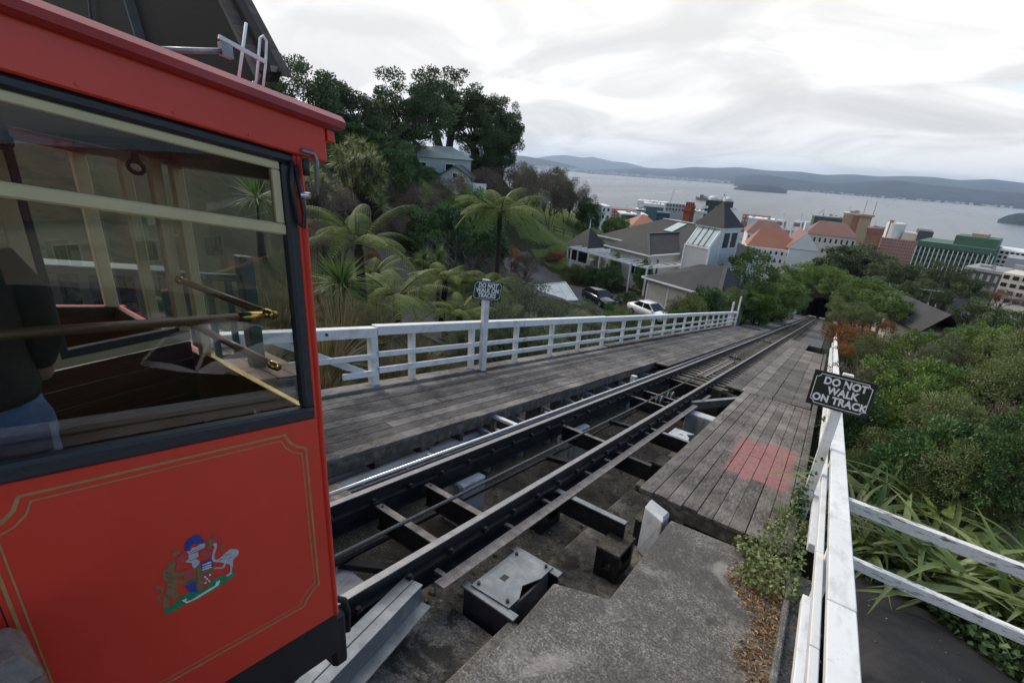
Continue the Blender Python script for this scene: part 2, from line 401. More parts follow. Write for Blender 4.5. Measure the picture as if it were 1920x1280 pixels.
def draped(name, poly, off, m, step=.6, label=None, cat=None, kind='structure'):
    P = np.array(poly, float); x0, y0 = P.min(0); x1, y1 = P.max(0)
    xs = np.arange(x0, x1 + step, step); ys = np.arange(y0, y1 + step, step)
    Xg, Yg = np.meshgrid(xs, ys)
    def inside(X, Y):
        r = np.zeros(X.shape, bool); j = len(P) - 1
        for i in range(len(P)):
            c_ = ((P[i, 1] > Y) != (P[j, 1] > Y)) & (X < (P[j, 0] - P[i, 0]) * (Y - P[i, 1]) / (P[j, 1] - P[i, 1] + 1e-12) + P[i, 0]); r ^= c_; j = i
        return r
    cxs = (Xg[:-1, :-1] + Xg[1:, 1:]) / 2; cys = (Yg[:-1, :-1] + Yg[1:, 1:]) / 2
    ins = inside(cxs, cys); nx = len(xs); idx = np.argwhere(ins); i = idx[:, 0] * nx + idx[:, 1]
    V = np.stack([Xg, Yg, ground(Xg, Yg) + off], 2).reshape(-1, 3); F = np.stack([i, i + 1, i + 1 + nx, i + nx], 1)
    used, inv = np.unique(F.ravel(), return_inverse=True)
    o = link(name, setmesh(name, V[used], inv.reshape(-1, 4), m, True))
    return tag(o, label, cat, kind=kind)
m, t, p = newmat('lawn_grass')
n1_ = noise(t, pos(t), .25, 6, .6); n2_ = noise(t, pos(t), 3.5, 8, .7)
c = ramp(t, n1_, [(.35, (.075, .10, .024)), (.55, (.10, .145, .03)), (.72, (.14, .165, .048))])
c = mixc(t, ramp(t, n2_, [(.4, (0, 0, 0)), (.75, (.6, .6, .6))]), c, (.035, .050, .012))
L(t, c, p.inputs['Base Color']); p.inputs['Roughness'].default_value = .9; p.inputs['Specular IOR Level'].default_value = .2; bump(t, p, n2_, .7, .06)
MT['lawn'] = m
draped('lawn', [(-31, 52.5), (-26.5, 60), (-22, 66), (-24, 92), (-44, 96), (-56, 74), (-44, 58), (-36, 50)], .06, MT['lawn'], .9)
draped('lawn', [(-33, 28), (-29, 33), (-31, 40), (-36, 48), (-44, 42), (-40, 30)], .06, MT['lawn'], .8)
draped('driveway', [(-30, 40), (-24, 37), (-19, 41.5), (-9, 40), (-9, 46.4), (-14, 46.6), (-20, 48.2), (-26, 50.2), (-29, 52.3), (-33, 50.5), (-32.5, 46)], .05, MT['asphalt2'], .7)
draped('garden_path', [(-10.8, 11.6), (-12.2, 10.9), (-15.8, 13.4), (-20, 16.6), (-25, 18), (-25, 19.6), (-19.5, 18.6), (-15.0, 15.6), (-12.5, 13.6)], .05, MT['asphalt3'], .3)
draped('side_path', [(.7, -3), (3.1, -3), (2.75, 4.0), (2.2, 5.3), (1.9, 5.7), (1.5, 6.05), (.7, 6.1)], .04, MT['asphalt'], .16)
# water, seabed level shore
m, t, p = newmat('harbour_water')
p.inputs['Base Color'].default_value = (.030, .045, .055, 1); p.inputs['Roughness'].default_value = .22; p.inputs['IOR'].default_value = 1.33
nb = noise(t, pos(t, (1, .35, 1), (0, 0, .3)), .035, 8, .6)
nb2 = noise(t, pos(t, (1, .12, 1), (0, 0, .25)), .0016, 5, .6)
b = N(t, 'ShaderNodeBump'); b.inputs['Strength'].default_value = .55; b.inputs['Distance'].default_value = 6.0; L(t, nb, b.inputs['Height']); L(t, b.outputs[0], p.inputs['Normal'])
L(t, M2(t, 'MULTIPLY_ADD', nb2, .30, .12), p.inputs['Roughness'])
MT['water'] = m
mb = MB(); mb.add([(-20500, 900, -114), (20500, 900, -114), (20500, 23500, -114), (-20500, 23500, -114)], [(0, 1, 2, 3)])
tag(mb.build('harbour_water', MT['water']), kind='structure')
# far hills: each range a solid land form rising from its shore
def hills(name, prof, D, Ds, m, seed, back=1.35, n=150, rows=16, rough=.10):
    r_ = np.random.default_rng(seed); px = np.linspace(prof[0][0], prof[-1][0], n)
    py = np.interp(px, [q[0] for q in prof], [q[1] for q in prof]); V = []
    ph = r_.uniform(0, 6.28, 12); fr = r_.uniform(10, 70, 12)
    for i in range(n):
        a = np.array(atD(px[i], py[i], D)); zr = a[2]; dirx, diry = a[0] / D, a[1] / D; q = i / n
        for j in range(rows):
            tt = j / (rows - 1); d = Ds + (D - Ds) * tt; sp = sum(math.sin(fr[k] * q + ph[k] + 2.2 * tt * math.sin(ph[k])) for k in range(12)) / 12
            zz = -116 + (zr + 116) * (tt ** .75) * (1 + rough * 4 * sp * math.sin(math.pi * tt))
            V.append((dirx * d, diry * d, zz))
        V.append((dirx * D * back, diry * D * back, -116))
    k = rows + 1
    F = [(i * k + j, (i + 1) * k + j, (i + 1) * k + j + 1, i * k + j + 1) for i in range(n - 1) for j in range(k - 1)]
    tag(link(name, setmesh(name, V, F, m, True)), kind='structure')
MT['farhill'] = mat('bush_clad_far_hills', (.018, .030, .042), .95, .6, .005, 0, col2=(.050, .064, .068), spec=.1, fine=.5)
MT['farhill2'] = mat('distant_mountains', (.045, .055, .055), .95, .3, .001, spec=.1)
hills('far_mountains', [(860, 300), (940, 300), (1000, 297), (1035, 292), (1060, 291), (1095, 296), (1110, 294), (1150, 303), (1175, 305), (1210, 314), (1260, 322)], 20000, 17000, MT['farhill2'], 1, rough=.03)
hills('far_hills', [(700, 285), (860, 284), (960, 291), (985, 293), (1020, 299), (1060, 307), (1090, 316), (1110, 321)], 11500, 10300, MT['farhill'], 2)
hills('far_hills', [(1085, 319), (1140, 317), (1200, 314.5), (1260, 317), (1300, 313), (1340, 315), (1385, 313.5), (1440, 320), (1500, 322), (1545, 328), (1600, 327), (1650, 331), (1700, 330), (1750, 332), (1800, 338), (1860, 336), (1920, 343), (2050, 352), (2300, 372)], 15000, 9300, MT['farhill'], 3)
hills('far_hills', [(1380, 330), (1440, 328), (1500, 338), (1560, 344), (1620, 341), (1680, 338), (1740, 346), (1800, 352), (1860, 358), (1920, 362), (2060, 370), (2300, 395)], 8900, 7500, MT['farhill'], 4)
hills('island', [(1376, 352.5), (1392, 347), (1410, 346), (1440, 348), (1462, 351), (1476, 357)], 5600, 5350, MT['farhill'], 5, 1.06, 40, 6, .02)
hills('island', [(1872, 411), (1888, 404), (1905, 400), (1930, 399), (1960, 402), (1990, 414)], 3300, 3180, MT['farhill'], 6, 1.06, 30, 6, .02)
# pale specks of the suburbs along the far shore, too small to pick apart
mb = MB()
for i in range(900):
    k = rng.random()
    if k < .8: px_ = rng.uniform(1000, 1370); D_ = rng.uniform(9250, 9650) if px_ > 1100 else rng.uniform(10250, 10700)
    else: px_ = rng.uniform(1500, 1920); D_ = rng.uniform(7450, 7700)
    d = wray(px_, 340); d = d / math.hypot(d[0], d[1]); x, y = d[0] * D_, d[1] * D_; w = rng.uniform(5, 16); h = rng.uniform(6, 22) * (2.0 if k < .8 else 1)
    mb.box(x - w, x + w, y - w, y + w, -116, -113 + h + abs(D_ - 9250) * (.02 if k < .8 else .0))
o = mb.build('shore_suburb', mat('pale_suburb_walls', (.45, .45, .44), .8, .4, .02), kind='stuff'); tag(o, 'pale specks of houses along the far harbour shore', 'houses')
# ------------------------------------------------------------------ track bed, pit, rails
sb = lambda *a: MB().sb(*a)
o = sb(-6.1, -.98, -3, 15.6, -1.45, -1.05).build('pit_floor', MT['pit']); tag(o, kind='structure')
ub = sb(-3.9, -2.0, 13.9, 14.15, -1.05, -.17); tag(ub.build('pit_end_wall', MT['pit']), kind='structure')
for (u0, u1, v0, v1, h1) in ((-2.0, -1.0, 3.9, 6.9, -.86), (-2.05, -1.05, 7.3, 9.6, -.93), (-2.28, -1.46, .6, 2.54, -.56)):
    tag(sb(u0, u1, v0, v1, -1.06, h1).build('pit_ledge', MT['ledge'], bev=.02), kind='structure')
# concrete platform with a notch, and its kerb
P2 = [(-1.40, -3), (.62, -3), (.62, 5.35), (-.2, 5.35), (-.97, 5.28), (-.975, 3.35), (-1.44, 3.15), (-1.40, 2.5)]
mb = MB(); mb.prism([S(u, v, -1.05) for u, v in P2], (0, 0, .85)); tag(mb.build('concrete_platform', MT['concrete'], bev=.015), kind='structure')
tag(sb(-1.55, -1.402, -1.5, 2.62, -1.05, -.34).build('platform_edge_ledge', MT['concrete'], bev=.02), kind='structure')
tag(sb(.31, .36, -3, 5.0, -.2, -.085).build('kerb', MT['concrete'], bev=.012), kind='structure')
def rail_obj(u, label):
    t_ = thing('track_rail', S(u, 0, -.16), label, 'rail', 'rails of the cable railway')
    V0, V1 = -3, 129
    sb(u - .033, u + .033, V0, V1, -.012, 0).build('rail_head_top', MT['railhead'], t_)
    sb(u - .034, u + .034, V0, V1, -.045, -.0125).build('rail_head', MT['steel'], t_)
    sb(u - .009, u + .009, V0, V1, -.14, -.0455).build('rail_web', MT['steel'], t_)
    sb(u - .07, u + .07, V0, V1, -.155, -.1405).build('rail_foot', MT['steel'], t_)
    V_, F_ = None, None
    cm = None
    for k in range(26):
        v = 1.65 + k * .52
        b = sb(u + .045, u + .10, v - .03, v + .03, -.139, -.115)
        b.tube([S(u + .075, v, -.12), S(u + .075, v, -.085)], .022, 6)
        b.build('rail_clip', MT['steel'], t_)
        b = sb(u - .10, u - .045, v - .03, v + .03, -.139, -.115)
        b.build('rail_clip', MT['steel'], t_)
    return t_
rail_obj(-2.36, 'near rail of the track, nearest the plank walkway with pink paint')
rail_obj(-3.42, 'far rail of the track, beside the bright pipe')
for u, nm in ((-2.36, 'deep girder under the near rail'), (-3.42, 'deep girder under the far rail')):
    t_ = thing('track_girder', S(u, 6, -.5), nm + ' over the open pit', 'girder', 'girders under the rails')
    sb(u - .06, u + .06, -3, 13.9, -.175, -.157).build('top_flange', MT['steel'], t_)
    sb(u - .008, u + .008, -3, 13.9, -.345, -.1755).build('girder_web', MT['steel'], t_)
    sb(u - .06, u + .06, -3, 13.9, -.362, -.3455).build('bottom_flange', MT['steel'], t_)
# cross beams
def xbeam(v, u0=-3.35, u1=-2.43, n=0):
    t_ = thing('cross_beam', S((u0 + u1) / 2, v, -.4), ['rusty pale-topped cross beam between the rails beside the red car', 'second cross beam from the red car, between the rails', 'third cross beam from the red car, beyond the white pier', 'cross beam between the rails before the cable sheaves', 'cross beam between the rails just behind the cable sheaves', 'cross beam between the rails where the sleepers begin'][n], 'beam', 'cross beams between the rails')
    sb(u0, u1, v - .045, v + .045, -.192, -.178).build('top_flange', MT['rust'], t_)
    sb(u0, u1, v - .006, v + .006, -.45, -.1925).build('beam_web', MT['steel'], t_)
    sb(u0, u1, v - .04, v + .04, -.465, -.4505).build('bottom_flange', MT['steel'], t_)
    for u in (u0 + .06, u1 - .06):
        MB().tube([S(u, v, -.179), S(u, v, -.165)], .015, 6).build('bolt', MT['steel'], t_)
for n, v in enumerate((2.75, 3.47, 6.88, 10.3, 11.2, 13.6)): xbeam(v, n=n)
# lower struts along and across the pit
for k, (a, b, lab) in enumerate((((-3.3, 2.2, -.62), (-2.4, 2.9, -.62), 'dark lower strut crossing the pit beside the red car'), ((-3.3, 6.2, -.6), (-2.4, 6.6, -.6), 'dark lower strut under the third cross beam'), ((-3.3, 9.0, -.55), (-2.4, 9.2, -.55), 'dark lower strut before the cable sheaves'))):
    tag(MB().bar(S(*a), S(*b), .09, .07).build('pit_strut', MT['steel']), lab, 'strut')
# outriggers right of the near rail
for n, (v, u1, lab) in enumerate(((4.75, -1.35, 'white-topped outrigger beam from the near rail to the plank walkway'), (8.55, -1.55, 'outrigger beam holding the small white bracket plate'), (6.75, -1.7, 'dark thin outrigger beam half under the plank walkway'))):
    t_ = thing('outrigger_beam', S(-1.8, v, -.5), lab, 'beam')
    sb(-2.30, u1, v - .05, v + .05, -.232, -.215).build('top_flange', MT['galv'] if n < 2 else MT['steel'], t_)
    sb(-2.30, u1, v - .008, v + .008, -.52, -.2325).build('beam_web', MT['steel'], t_)
# rusty longitudinal angle
t_ = thing('rusty_guide_beam', S(-2.12, 6, -.3), 'rusty pale guide beam running beside the near rail', 'beam')
for v0, v1 in ((2.35, 5.05), (5.06, 7.75), (7.76, 11.4)):
    sb(-2.175, -2.065, v0, v1, -.21, -.195).build('top_plate', MT['rust'], t_)
    sb(-2.174, -2.162, v0, v1, -.30, -.2105).build('side_plate', MT['rust'], t_)
for v in (2.5, 3.6, 4.4, 5.6, 6.3, 7.3, 8.2, 9.3, 10.4):
    sb(-2.30, -2.166, v - .025, v + .025, -.25, -.22).build('bracket', MT['rust'], t_)
tag(sb(-2.16, -2.08, 12.1, 13.0, -.21, -.19).build('rusty_plate', MT['rust'], bev=.004), 'short rusty plate lying beside the near rail where sleepers begin', 'plate')
tag(MB().bar(S(-2.28, 11.65, -.21), S(-1.42, 14.15, -.21), .11, .02).build('diagonal_brace', MT['galv']), 'pale diagonal steel brace between near rail and plank walkway', 'brace')
tag(MB().bar(S(-2.28, 11.60, -.33), S(-1.42, 14.1, -.33), .012, .2).build('diagonal_brace_web', MT['galv']), 'upright web under the pale diagonal steel brace', 'brace')
# haulage cable with a twist
def cable_mesh(u, h, v0, v1):
    t_ = thing('haulage_cable', S(u, v0, h), 'twisted steel haulage cable running between the rails', 'cable')
    R0 = .0165
    for k in range(6):
        pts = []; v = v0
        while v < min(v1, 13.5):
            a = v * 26 + k * math.pi / 3; pts.append(S(u + math.cos(a) * .0125, v, h + math.sin(a) * .0125)); v += .028
        MB().tube(pts, .0085, 5, False).build('strand', MT['cable'], t_, True)
    MB().tube([S(u, 13.4, h), S(u, v1, h - .02)], R0, 6).build('far_cable', MT['cable'], t_, True)
cable_mesh(-2.87, -.10, .6, 128)
# sheaves
def sheave(u, v, h, r, lab):
    t_ = thing('cable_sheave', S(u, v, h - r), lab, 'pulley', 'cable pulleys between the rails')
    for du in (-.05, .05):
        MB().tube([(S(u + du - .012, v, h)), S(u + du + .012, v, h)], r, 20).build('flange', MT['galv'], t_)
    MB().tube([S(u - .038, v, h), S(u + .038, v, h)], r * .8, 20).build('groove', MT['steel'], t_)
    MB().tube([S(u - .2, v, h), S(u - .063, v, h)], .03, 8).build('axle', MT['steel'], t_)
    MB().tube([S(u + .063, v, h), S(u + .2, v, h)], .03, 8).build('axle', MT['steel'], t_)
    for du in (-.2, .2):
        sb(u + du - .03, u + du + .03, v - .06, v + .06, h - r - .25, h + .04).build('bearing_block', MT['steel'], t_)
sheave(-2.87, 11.0, -.27, .15, 'pale cable pulley between the rails, nearer of the pair')
sheave(-2.82, 11.75, -.27, .15, 'dark cable pulley between the rails, farther of the pair')
# piers in the pit
for n, (u0, u1, v0, v1, h0, h1, lab, mk) in enumerate(((-3.62, -3.24, 4.0, 4.5, -1.05, -.365, 'white concrete pier under the far rail, nearest of three', 'whitedim'), (-3.62, -3.24, 7.25, 7.85, -1.05, -.365, 'white concrete pier under the far rail, second of three', 'whitedim'),
      (-2.75, -2.2, 12.6, 12.9, -1.05, -.365, 'grey concrete pier in front of the sleepers', 'pit'), (-3.3, -2.62, 1.45, 2.25, -1.05, -.66, 'pale mossy concrete footing beside the red car', 'whitedim'), (-2.2, -1.55, 10.9, 11.3, -1.05, -.30, 'ribbed grey pier beneath the diagonal brace', 'whitedim'))):
    t_ = thing('concrete_pier', S((u0 + u1) / 2, (v0 + v1) / 2, h0), lab, 'pier')
    sb(u0, u1, v0, v1, h0, h1).build('shaft', MT[mk], t_, bev=.02)
    for q in range(4):
        uu = u0 + (u1 - u0) * (q + .5) / 4
        sb(uu - .02, uu + .02, v0 - .015, v0 - .001, h0 + .04, h1 - .03).build('rib', MT[mk], t_)
# hollow concrete blocks
def hollow_block(u0, u1, v0, v1, h0, h1, lab):
    t_ = thing('hollow_block', S((u0 + u1) / 2, (v0 + v1) / 2, h0), lab, 'block', 'hollow concrete blocks in the pit')
    w = .085
    sb(u0, u1, v0, v1, h1 - .045, h1).build('lid', MT['pit'], t_, bev=.008)
    for a in (u0 + .008, u1 - w - .008):
        for b in (v0 + .008, v1 - w - .008):
            sb(a, a + w, b, b + w, h0, h1 - .0455).build('corner_post', MT['steel'], t_)
    for a in (u0 + .012, u1 - .03):
        sb(a, a + .018, v0 + w + .01, v1 - w - .01, h0, h0 + .14).build('side_plate', MT['steel'], t_)
    for b in (v0 + .012, v1 - .03):
        sb(u0 + w + .01, u1 - w - .01, b, b + .018, h0, h0 + .14).build('side_plate', MT['steel'], t_)
        sb(u0 + w + .01, u1 - w - .01, b, b + .018, h1 - .17, h1 - .046).build('side_plate', MT['steel'], t_)
hollow_block(-1.53, -1.24, 4.36, 4.90, -.86, -.45, 'dark hollow concrete block in the platform notch')
hollow_block(-1.42, -1.10, 5.35, 5.8, -.86, -.45, 'dark hollow block behind the white marker post')
hollow_block(-2.85, -2.45, 4.75, 5.3, -1.05, -.62, 'dark hollow block between the rails behind the white pier')
hollow_block(-1.95, -1.6, 7.7, 8.3, -.93, -.55, 'dark hollow block under the plank walkway edge')
t_ = thing('marker_post', S(-1.15, 5.3, -.86), 'short white marker post at the front of the plank walkway', 'post')
mb = MB(); mb.hexa([S(-1.30, 5.25, -.86), S(-1.02, 5.10, -.86), S(-1.02, 5.40, -.86), S(-1.28, 5.5, -.86), S(-1.31, 5.3, -.2), S(-1.03, 5.12, -.2), S(-1.02, 5.40, -.2), S(-1.29, 5.5, -.2)])
mb.build('shaft', MT['whitedim'], t_, bev=.012)
mb = MB(); mb.hexa([S(-1.31, 5.3, -.199), S(-1.03, 5.12, -.199), S(-1.02, 5.4, -.199), S(-1.29, 5.5, -.199), S(-1.285, 5.37, -.12), S(-1.05, 5.19, -.16), S(-1.04, 5.37, -.16), S(-1.28, 5.44, -.12)])
mb.build('cap', MT['whitedim'], t_)
# bolted galvanised bracket plate by the near rail
t_ = thing('bracket_plate', S(-1.8, 3.05, -1.0), 'galvanised bolted plate with square hole on a steel box beside the near rail', 'plate')
mb = MB(); mb.prism([S(u, v, -.305) for u, v in ((-2.0, 2.64), (-1.60, 2.66), (-1.60, 2.82), (-1.67, 2.98), (-1.60, 3.20), (-1.60, 3.44), (-2.0, 3.37))], (0, 0, .014)); mb.build('top_plate', MT['galv'], t_)
sb(-1.875, -1.815, 2.90, 2.985, -.2905, -.2895).build('square_hole', MT['black'], t_)
sb(-2.08, -1.50, 2.58, 2.67, -.33, -.306).build('flange_front', MT['galv'], t_, bev=.004)
sb(-2.08, -1.50, 3.36, 3.46, -.33, -.3065).build('flange_back', MT['galv'], t_, bev=.004)
sb(-2.05, -1.53, 2.60, 2.618, -.80, -.331).build('box_front', MT['boxsteel'], t_)
sb(-2.05, -1.53, 3.42, 3.438, -.92, -.331).build('box_back', MT['steel'], t_)
sb(-1.62, -1.60, 2.67, 3.36, -.92, -.335).build('box_side', MT['boxsteel'], t_)
for u, v in ((-1.96, 2.70), (-1.65, 2.71), (-1.65, 3.38), (-1.96, 3.32)):
    MB().tube([S(u, v, -.291), S(u, v, -.268)], .016, 6).build('bolt', MT['steel'], t_)
t_ = thing('small_bracket_plate', S(-1.75, 8.8, -.5), 'small white bracket plate with slot beyond the rusty beam', 'plate')
mb = MB(); mb.prism([S(u, v, -.24) for u, v in ((-1.98, 8.62), (-1.60, 8.62), (-1.62, 8.8), (-1.70, 8.95), (-1.60, 9.15), (-1.98, 9.15))], (0, 0, .014)); mb.build('top_plate', MT['whitedim'], t_)
sb(-1.82, -1.75, 8.83, 8.88, -.2255, -.2245).build('slot', MT['black'], t_)
# angled galvanised check rail in the foreground
t_ = thing('check_rail', S(-1.95, 1.5, -.5), 'galvanised channel check rail angled away from the near rail in front of the red car', 'rail')
a0, a1, dn = (-2.33, 2.16), (-1.99, .55), .0
def chan(off0, off1, h0, h1, nm, mk):
    d = Vector((a1[0] - a0[0], a1[1] - a0[1])); d.normalize(); n_ = Vector((-d.y, d.x))
    q = [(a0[0] + n_.x * off0, a0[1] + n_.y * off0), (a0[0] + n_.x * off1, a0[1] + n_.y * off1), (a1[0] + n_.x * off1, a1[1] + n_.y * off1), (a1[0] + n_.x * off0, a1[1] + n_.y * off0)]
    MB().hexa([S(*q[i], h0) for i in range(4)] + [S(*q[i], h1) for i in range(4)]).build(nm, MT[mk], t_, bev=.003)
chan(.0, .085, -.135, -.12, 'top_flange', 'galv'); chan(.09, .175, -.135, -.121, 'top_flange_outer', 'galv'); chan(.085, .0895, -.30, -.125, 'seam', 'steel')
chan(.150, .164, -.31, -.1355, 'channel_web', 'galv'); chan(.10, .255, -.325, -.3105, 'bottom_flange', 'galv')
# sleepers and ballast
bal = sb(-4.3, -1.05, 14.2, 128, -.9, -.30); tag(bal.build('track_bed', mat('track_bed_gravel', (.050, .043, .034), .95, .5, 8, .9, 30, (.10, .088, .07), fine=.7, bdist=.03)), kind='structure')
t_ = thing('sleepers', S(-2.9, 14.3, -.3), 'row of worn grey timber sleepers under the rails', 'sleepers')
k = 0; v = 14.28
while v < 42:
    e1 = rng.uniform(-.05, .05)
    o_ = sb(-3.9 + e1, -1.9 + e1, v - .09, v + .09, -.30, -.165).build('sleeper', MT['sleeper'], t_, bev=.008); v += .47; k += 1
while v < 126:
    sb(-3.9, -1.9, v - .1, v + .1, -.30, -.165).build('sleeper', MT['sleeper'], t_); v += .95
tag(sb(-3.0, -2.72, 15.2, 20.5, -.163, -.14).build('cable_trough', MT['rust'], bev=.01), 'rusty flat trough plate lying under the cable between sleepers', 'plate')
for n, v in enumerate((21.5, 33.0)):
    sheave(-2.87, v, -.12, .10, ['small cable roller between sleepers, nearer one', 'small cable roller between sleepers, farther one'][n])
# conductor pipe beside the far rail
t_ = thing('conductor_pipe', S(-3.58, 6, -.1), 'bright metal pipe on clips running along the far rail', 'pipe')
MB().tube([S(-3.58, -2, -.005), S(-3.58, 14, -.005), S(-3.58, 60, -.005)], .021, 10).build('pipe', MT['chrome'], t_, True)
sb(-3.61, -3.53, -2, 60, -.06, -.03).build('carrier_strip', MT['rust'], t_)
for k in range(22):
    v = 2.1 + k * .62
    MB().tube([S(-3.548, v, -.028), S(-3.548, v, -.012)], .012, 6).build('bolt', MT['galv'], t_)
for k in range(8):
    v = 2.4 + k * 1.5
    sb(-3.75, -3.48, v - .03, v + .03, -.10, -.062).build('bracket', MT['galv'], t_)
tag(sb(-3.72, -3.46, 1.6, 2.52, -.07, -.061 + .055).build('timber_pad', MT['sleeper'], bev=.006), 'weathered timber pad beside the far rail at the red car', 'timber')
# pale pipes below the left walkway
for n, (a, b, r_, lab) in enumerate((((-3.95, .5, -.33), (-4.25, 5.6, -.42), .075, 'fat pale blue-grey pipe under the edge of the left walkway'), ((-4.3, .5, -.42), (-4.55, 6.2, -.45), .05, 'thinner pale pipe behind the fat pipe under the left walkway'))):
    t_ = thing('service_pipe', S(*a), lab, 'pipe')
    MB().tube([S(*a), S(*b)], r_, 14).build('pipe_body', MT['whitedim'], t_, True)
    for q in (.35, .75):
        p0 = [a[i] + (b[i] - a[i]) * q for i in range(3)]; p1 = [a[i] + (b[i] - a[i]) * (q + .012) for i in range(3)]
        MB().tube([S(*p0), S(*p1)], r_ + .012, 14).build('clamp', MT['galv'], t_)
for n in range(9):
    v = 5.6 + n * 1.02
    t_ = thing('white_bracket', S(-4.25, v, -1.05), ('white steel bracket under the left walkway edge, %s from the red car' % ['first', 'second', 'third', 'fourth', 'fifth', 'sixth', 'seventh', 'eighth', 'ninth'][n]), 'bracket', 'white brackets under the left walkway')
    mb = MB(); mb.prism([S(u, v, h) for u, h in ((-4.6, -1.05), (-4.0, -1.05), (-3.92, -.55), (-3.98, -.30), (-4.6, -.26))], (0, .05, -.01)); mb.build('plate', MT['whitedim'], t_, bev=.004)
    sb(-4.06, -4.0, v - .006, v + .0, -.62, -.48).build('slot', MT['black'], t_)
    sb(-4.6, -4.0, v + .12, v + .6, -.62, -.60).build('shelf', MT['whitedim'], t_)
tag(sb(-3.92, -3.78, 11.75, 11.9, -1.05, -.02).build('white_stake', MT['white'], bev=.01), 'white timber stake beside the pipe near the step in the left walkway', 'stake')
tag(sb(-4.2, -3.68, 5.9, 6.0, -.16, -.10).build('white_cross_arm', MT['white'], bev=.006), 'short white cross arm between the left walkway and the far rail', 'arm')
# ------------------------------------------------------------------ walkways
def planks(name, u0, u1, v0, v1, n, h, m, lens, label, seed, thick=.05, gap=.0035):
    r_ = random.Random(seed)
    t_ = thing(name, S((u0 + u1) / 2, v0, h - thick), None, None); t_['kind'] = 'structure'
    w = (u1 - u0) / n
    for i in range(n):
        v = v0 + r_.uniform(-.05, .03) ; first = True
        while v < v1 - .3:
            l = (r_.uniform(.25, 1.0) if first else 1) * r_.uniform(*lens); e = min(v1, v + l); first = False
            if v1 - e < .5: e = v1
            dz = r_.uniform(-.004, .004); du = r_.uniform(-.003, .003)
            sb(u0 + i * w + gap + du, u0 + (i + 1) * w - gap + du, v, e - .008, h - thick + dz, h + dz).build('plank', m, t_, bev=.006)
            v = e
    return t_
planks('left_walkway', -5.78, -4.14, 2.35, 40, 9, .0, MT['deck'], (4.2, 5.6), '', 3)
planks('left_walkway', -4.13, -3.72, 14.55, 44, 2, .001, MT['deck'], (5, 6.5), '', 4)
planks('left_walkway', -5.78, -4.14, -2.0, 2.34, 9, -.012, MT['deck'], (4.2, 5.6), '', 5)
planks('right_walkway', -1.5, .19, 5.62, 14.5, 9, -.10, MT['deckr'], (4.4, 6.2), '', 8, .06)
planks('right_walkway', -2.02, -.78, 14.56, 39.6, 3, -.098, MT['deck'], (6, 8), '', 9, .06, .003)
planks('right_walkway', -.77, .16, 14.56, 33.0, 2, -.10, MT['deck'], (6, 8), '', 10, .06, .003)
t_ = thing('walkway_beams', S(-5, 6, -.3), 'dark timber joists and bearers under the left walkway', 'timbers')
for u in (-5.6, -4.9, -4.24): sb(u - .05, u + .05, -2, 15, -.24, -.052).build('bearer', MT['sleeper'], t_)
for k in range(16):
    v = 2.6 + k * .82; sb(-5.75, -4.16, v - .04, v + .04, -.36, -.2405).build('joist', MT['sleeper'], t_)
for k in range(9):
    v = 3 + k * 4.1; sb(-5.7, -5.5, v - .1, v + .1, -1.5 - .012 * k, -.361).build('stump', MT['sleeper'], t_)
t_ = thing('walkway_beams', S(-.7, 6, -.3), 'dark timber bearers under the right walkway', 'timbers')
for u in (-1.42, -.7, .1): sb(u - .05, u + .05, 5.7, 15, -.30, -.161).build('bearer', MT['sleeper'], t_)
sb(-1.48, .18, 5.64, 5.70, -.36, -.1615).build('front_beam', MT['sleeper'], t_)
for k in range(4): sb(-1.45, -1.3, 6.4 + k * 2.3, 6.55 + k * 2.3, -1.05, -.301).build('stump', MT['sleeper'], t_)
tag(sb(-1.5, -.05, 39.7, 95, -.6, -.27).build('far_concrete_path', MT['asphalt2']), kind='structure')
tag(sb(-6.1, -4.1, 44.1, 126, -.7, -.2).build('far_left_verge', MT['asphalt2']), kind='structure')
tag(sb(-6.05, -5.79, 2.4, 14.6, -.12, .055).build('walkway_kerb_timber', MT['deck'], bev=.01), 'mossy kerb timber under the left white fence, near length', 'kerb')
tag(sb(-6.05, -5.79, 14.65, 40, -.12, .085).build('walkway_kerb_timber', MT['deck'], bev=.01), 'kerb timber under the left white fence, far length', 'kerb')
tag(sb(.195, .31, 5.4, 33, -.3, -.03).build('walkway_kerb_timber', MT['deck'], bev=.01), 'kerb timber along the right walkway under the white fence', 'kerb')
# ------------------------------------------------------------------ fences
def slat(t_, nm, u0, u1, v0, v1, h0, h1, mk='white'):
    return sb(u0, u1, v0, v1, h0, h1).build(nm, MT[mk], t_, bev=.006)
t_ = thing('white_fence', S(-5.9, 4, 0), 'white painted post and rail fence along the left walkway', 'fence')
posts = [4.85, 5.72, 7.42, 9.1, 10.82, 12.5, 14.28, 16.05, 17.75, 19.4, 21.05, 22.7, 24.5, 26.2, 27.9, 29.6, 31.3, 33, 34.7, 36.4, 38.2, 39.8]
for i, v in enumerate(posts):
    w = .075 if i == 0 else .05
    sb(-5.97, -5.865, v - w, v + w, .0 if i < 12 else -.1, .93).build('post', MT['white'], t_, bev=.006)
seg = [4.9, 9.3, 14.4, 19.5, 24.6, 29.7, 34.8, 40.0]
r_ = random.Random(2)
for i in range(len(seg) - 1):
    d = r_.uniform(-.008, .008)
    slat(t_, 'top_rail', -5.99, -5.83, seg[i], seg[i + 1] - .01, .931 + d, 1.085 + d)
    slat(t_, 'middle_rail', -5.863, -5.825, seg[i], seg[i + 1] - .01, .555 + d, .645 + d)
    slat(t_, 'lower_rail', -5.863, -5.825, seg[i], seg[i + 1] - .01, .265 + d, .372 + d)
sb(-5.955, -5.875, 7.60, 7.74, .06, 1.99)
t_ = thing('gate', S(-5.9, 3.2, 0), 'white gate end with diagonal brace beside the red car', 'gate')
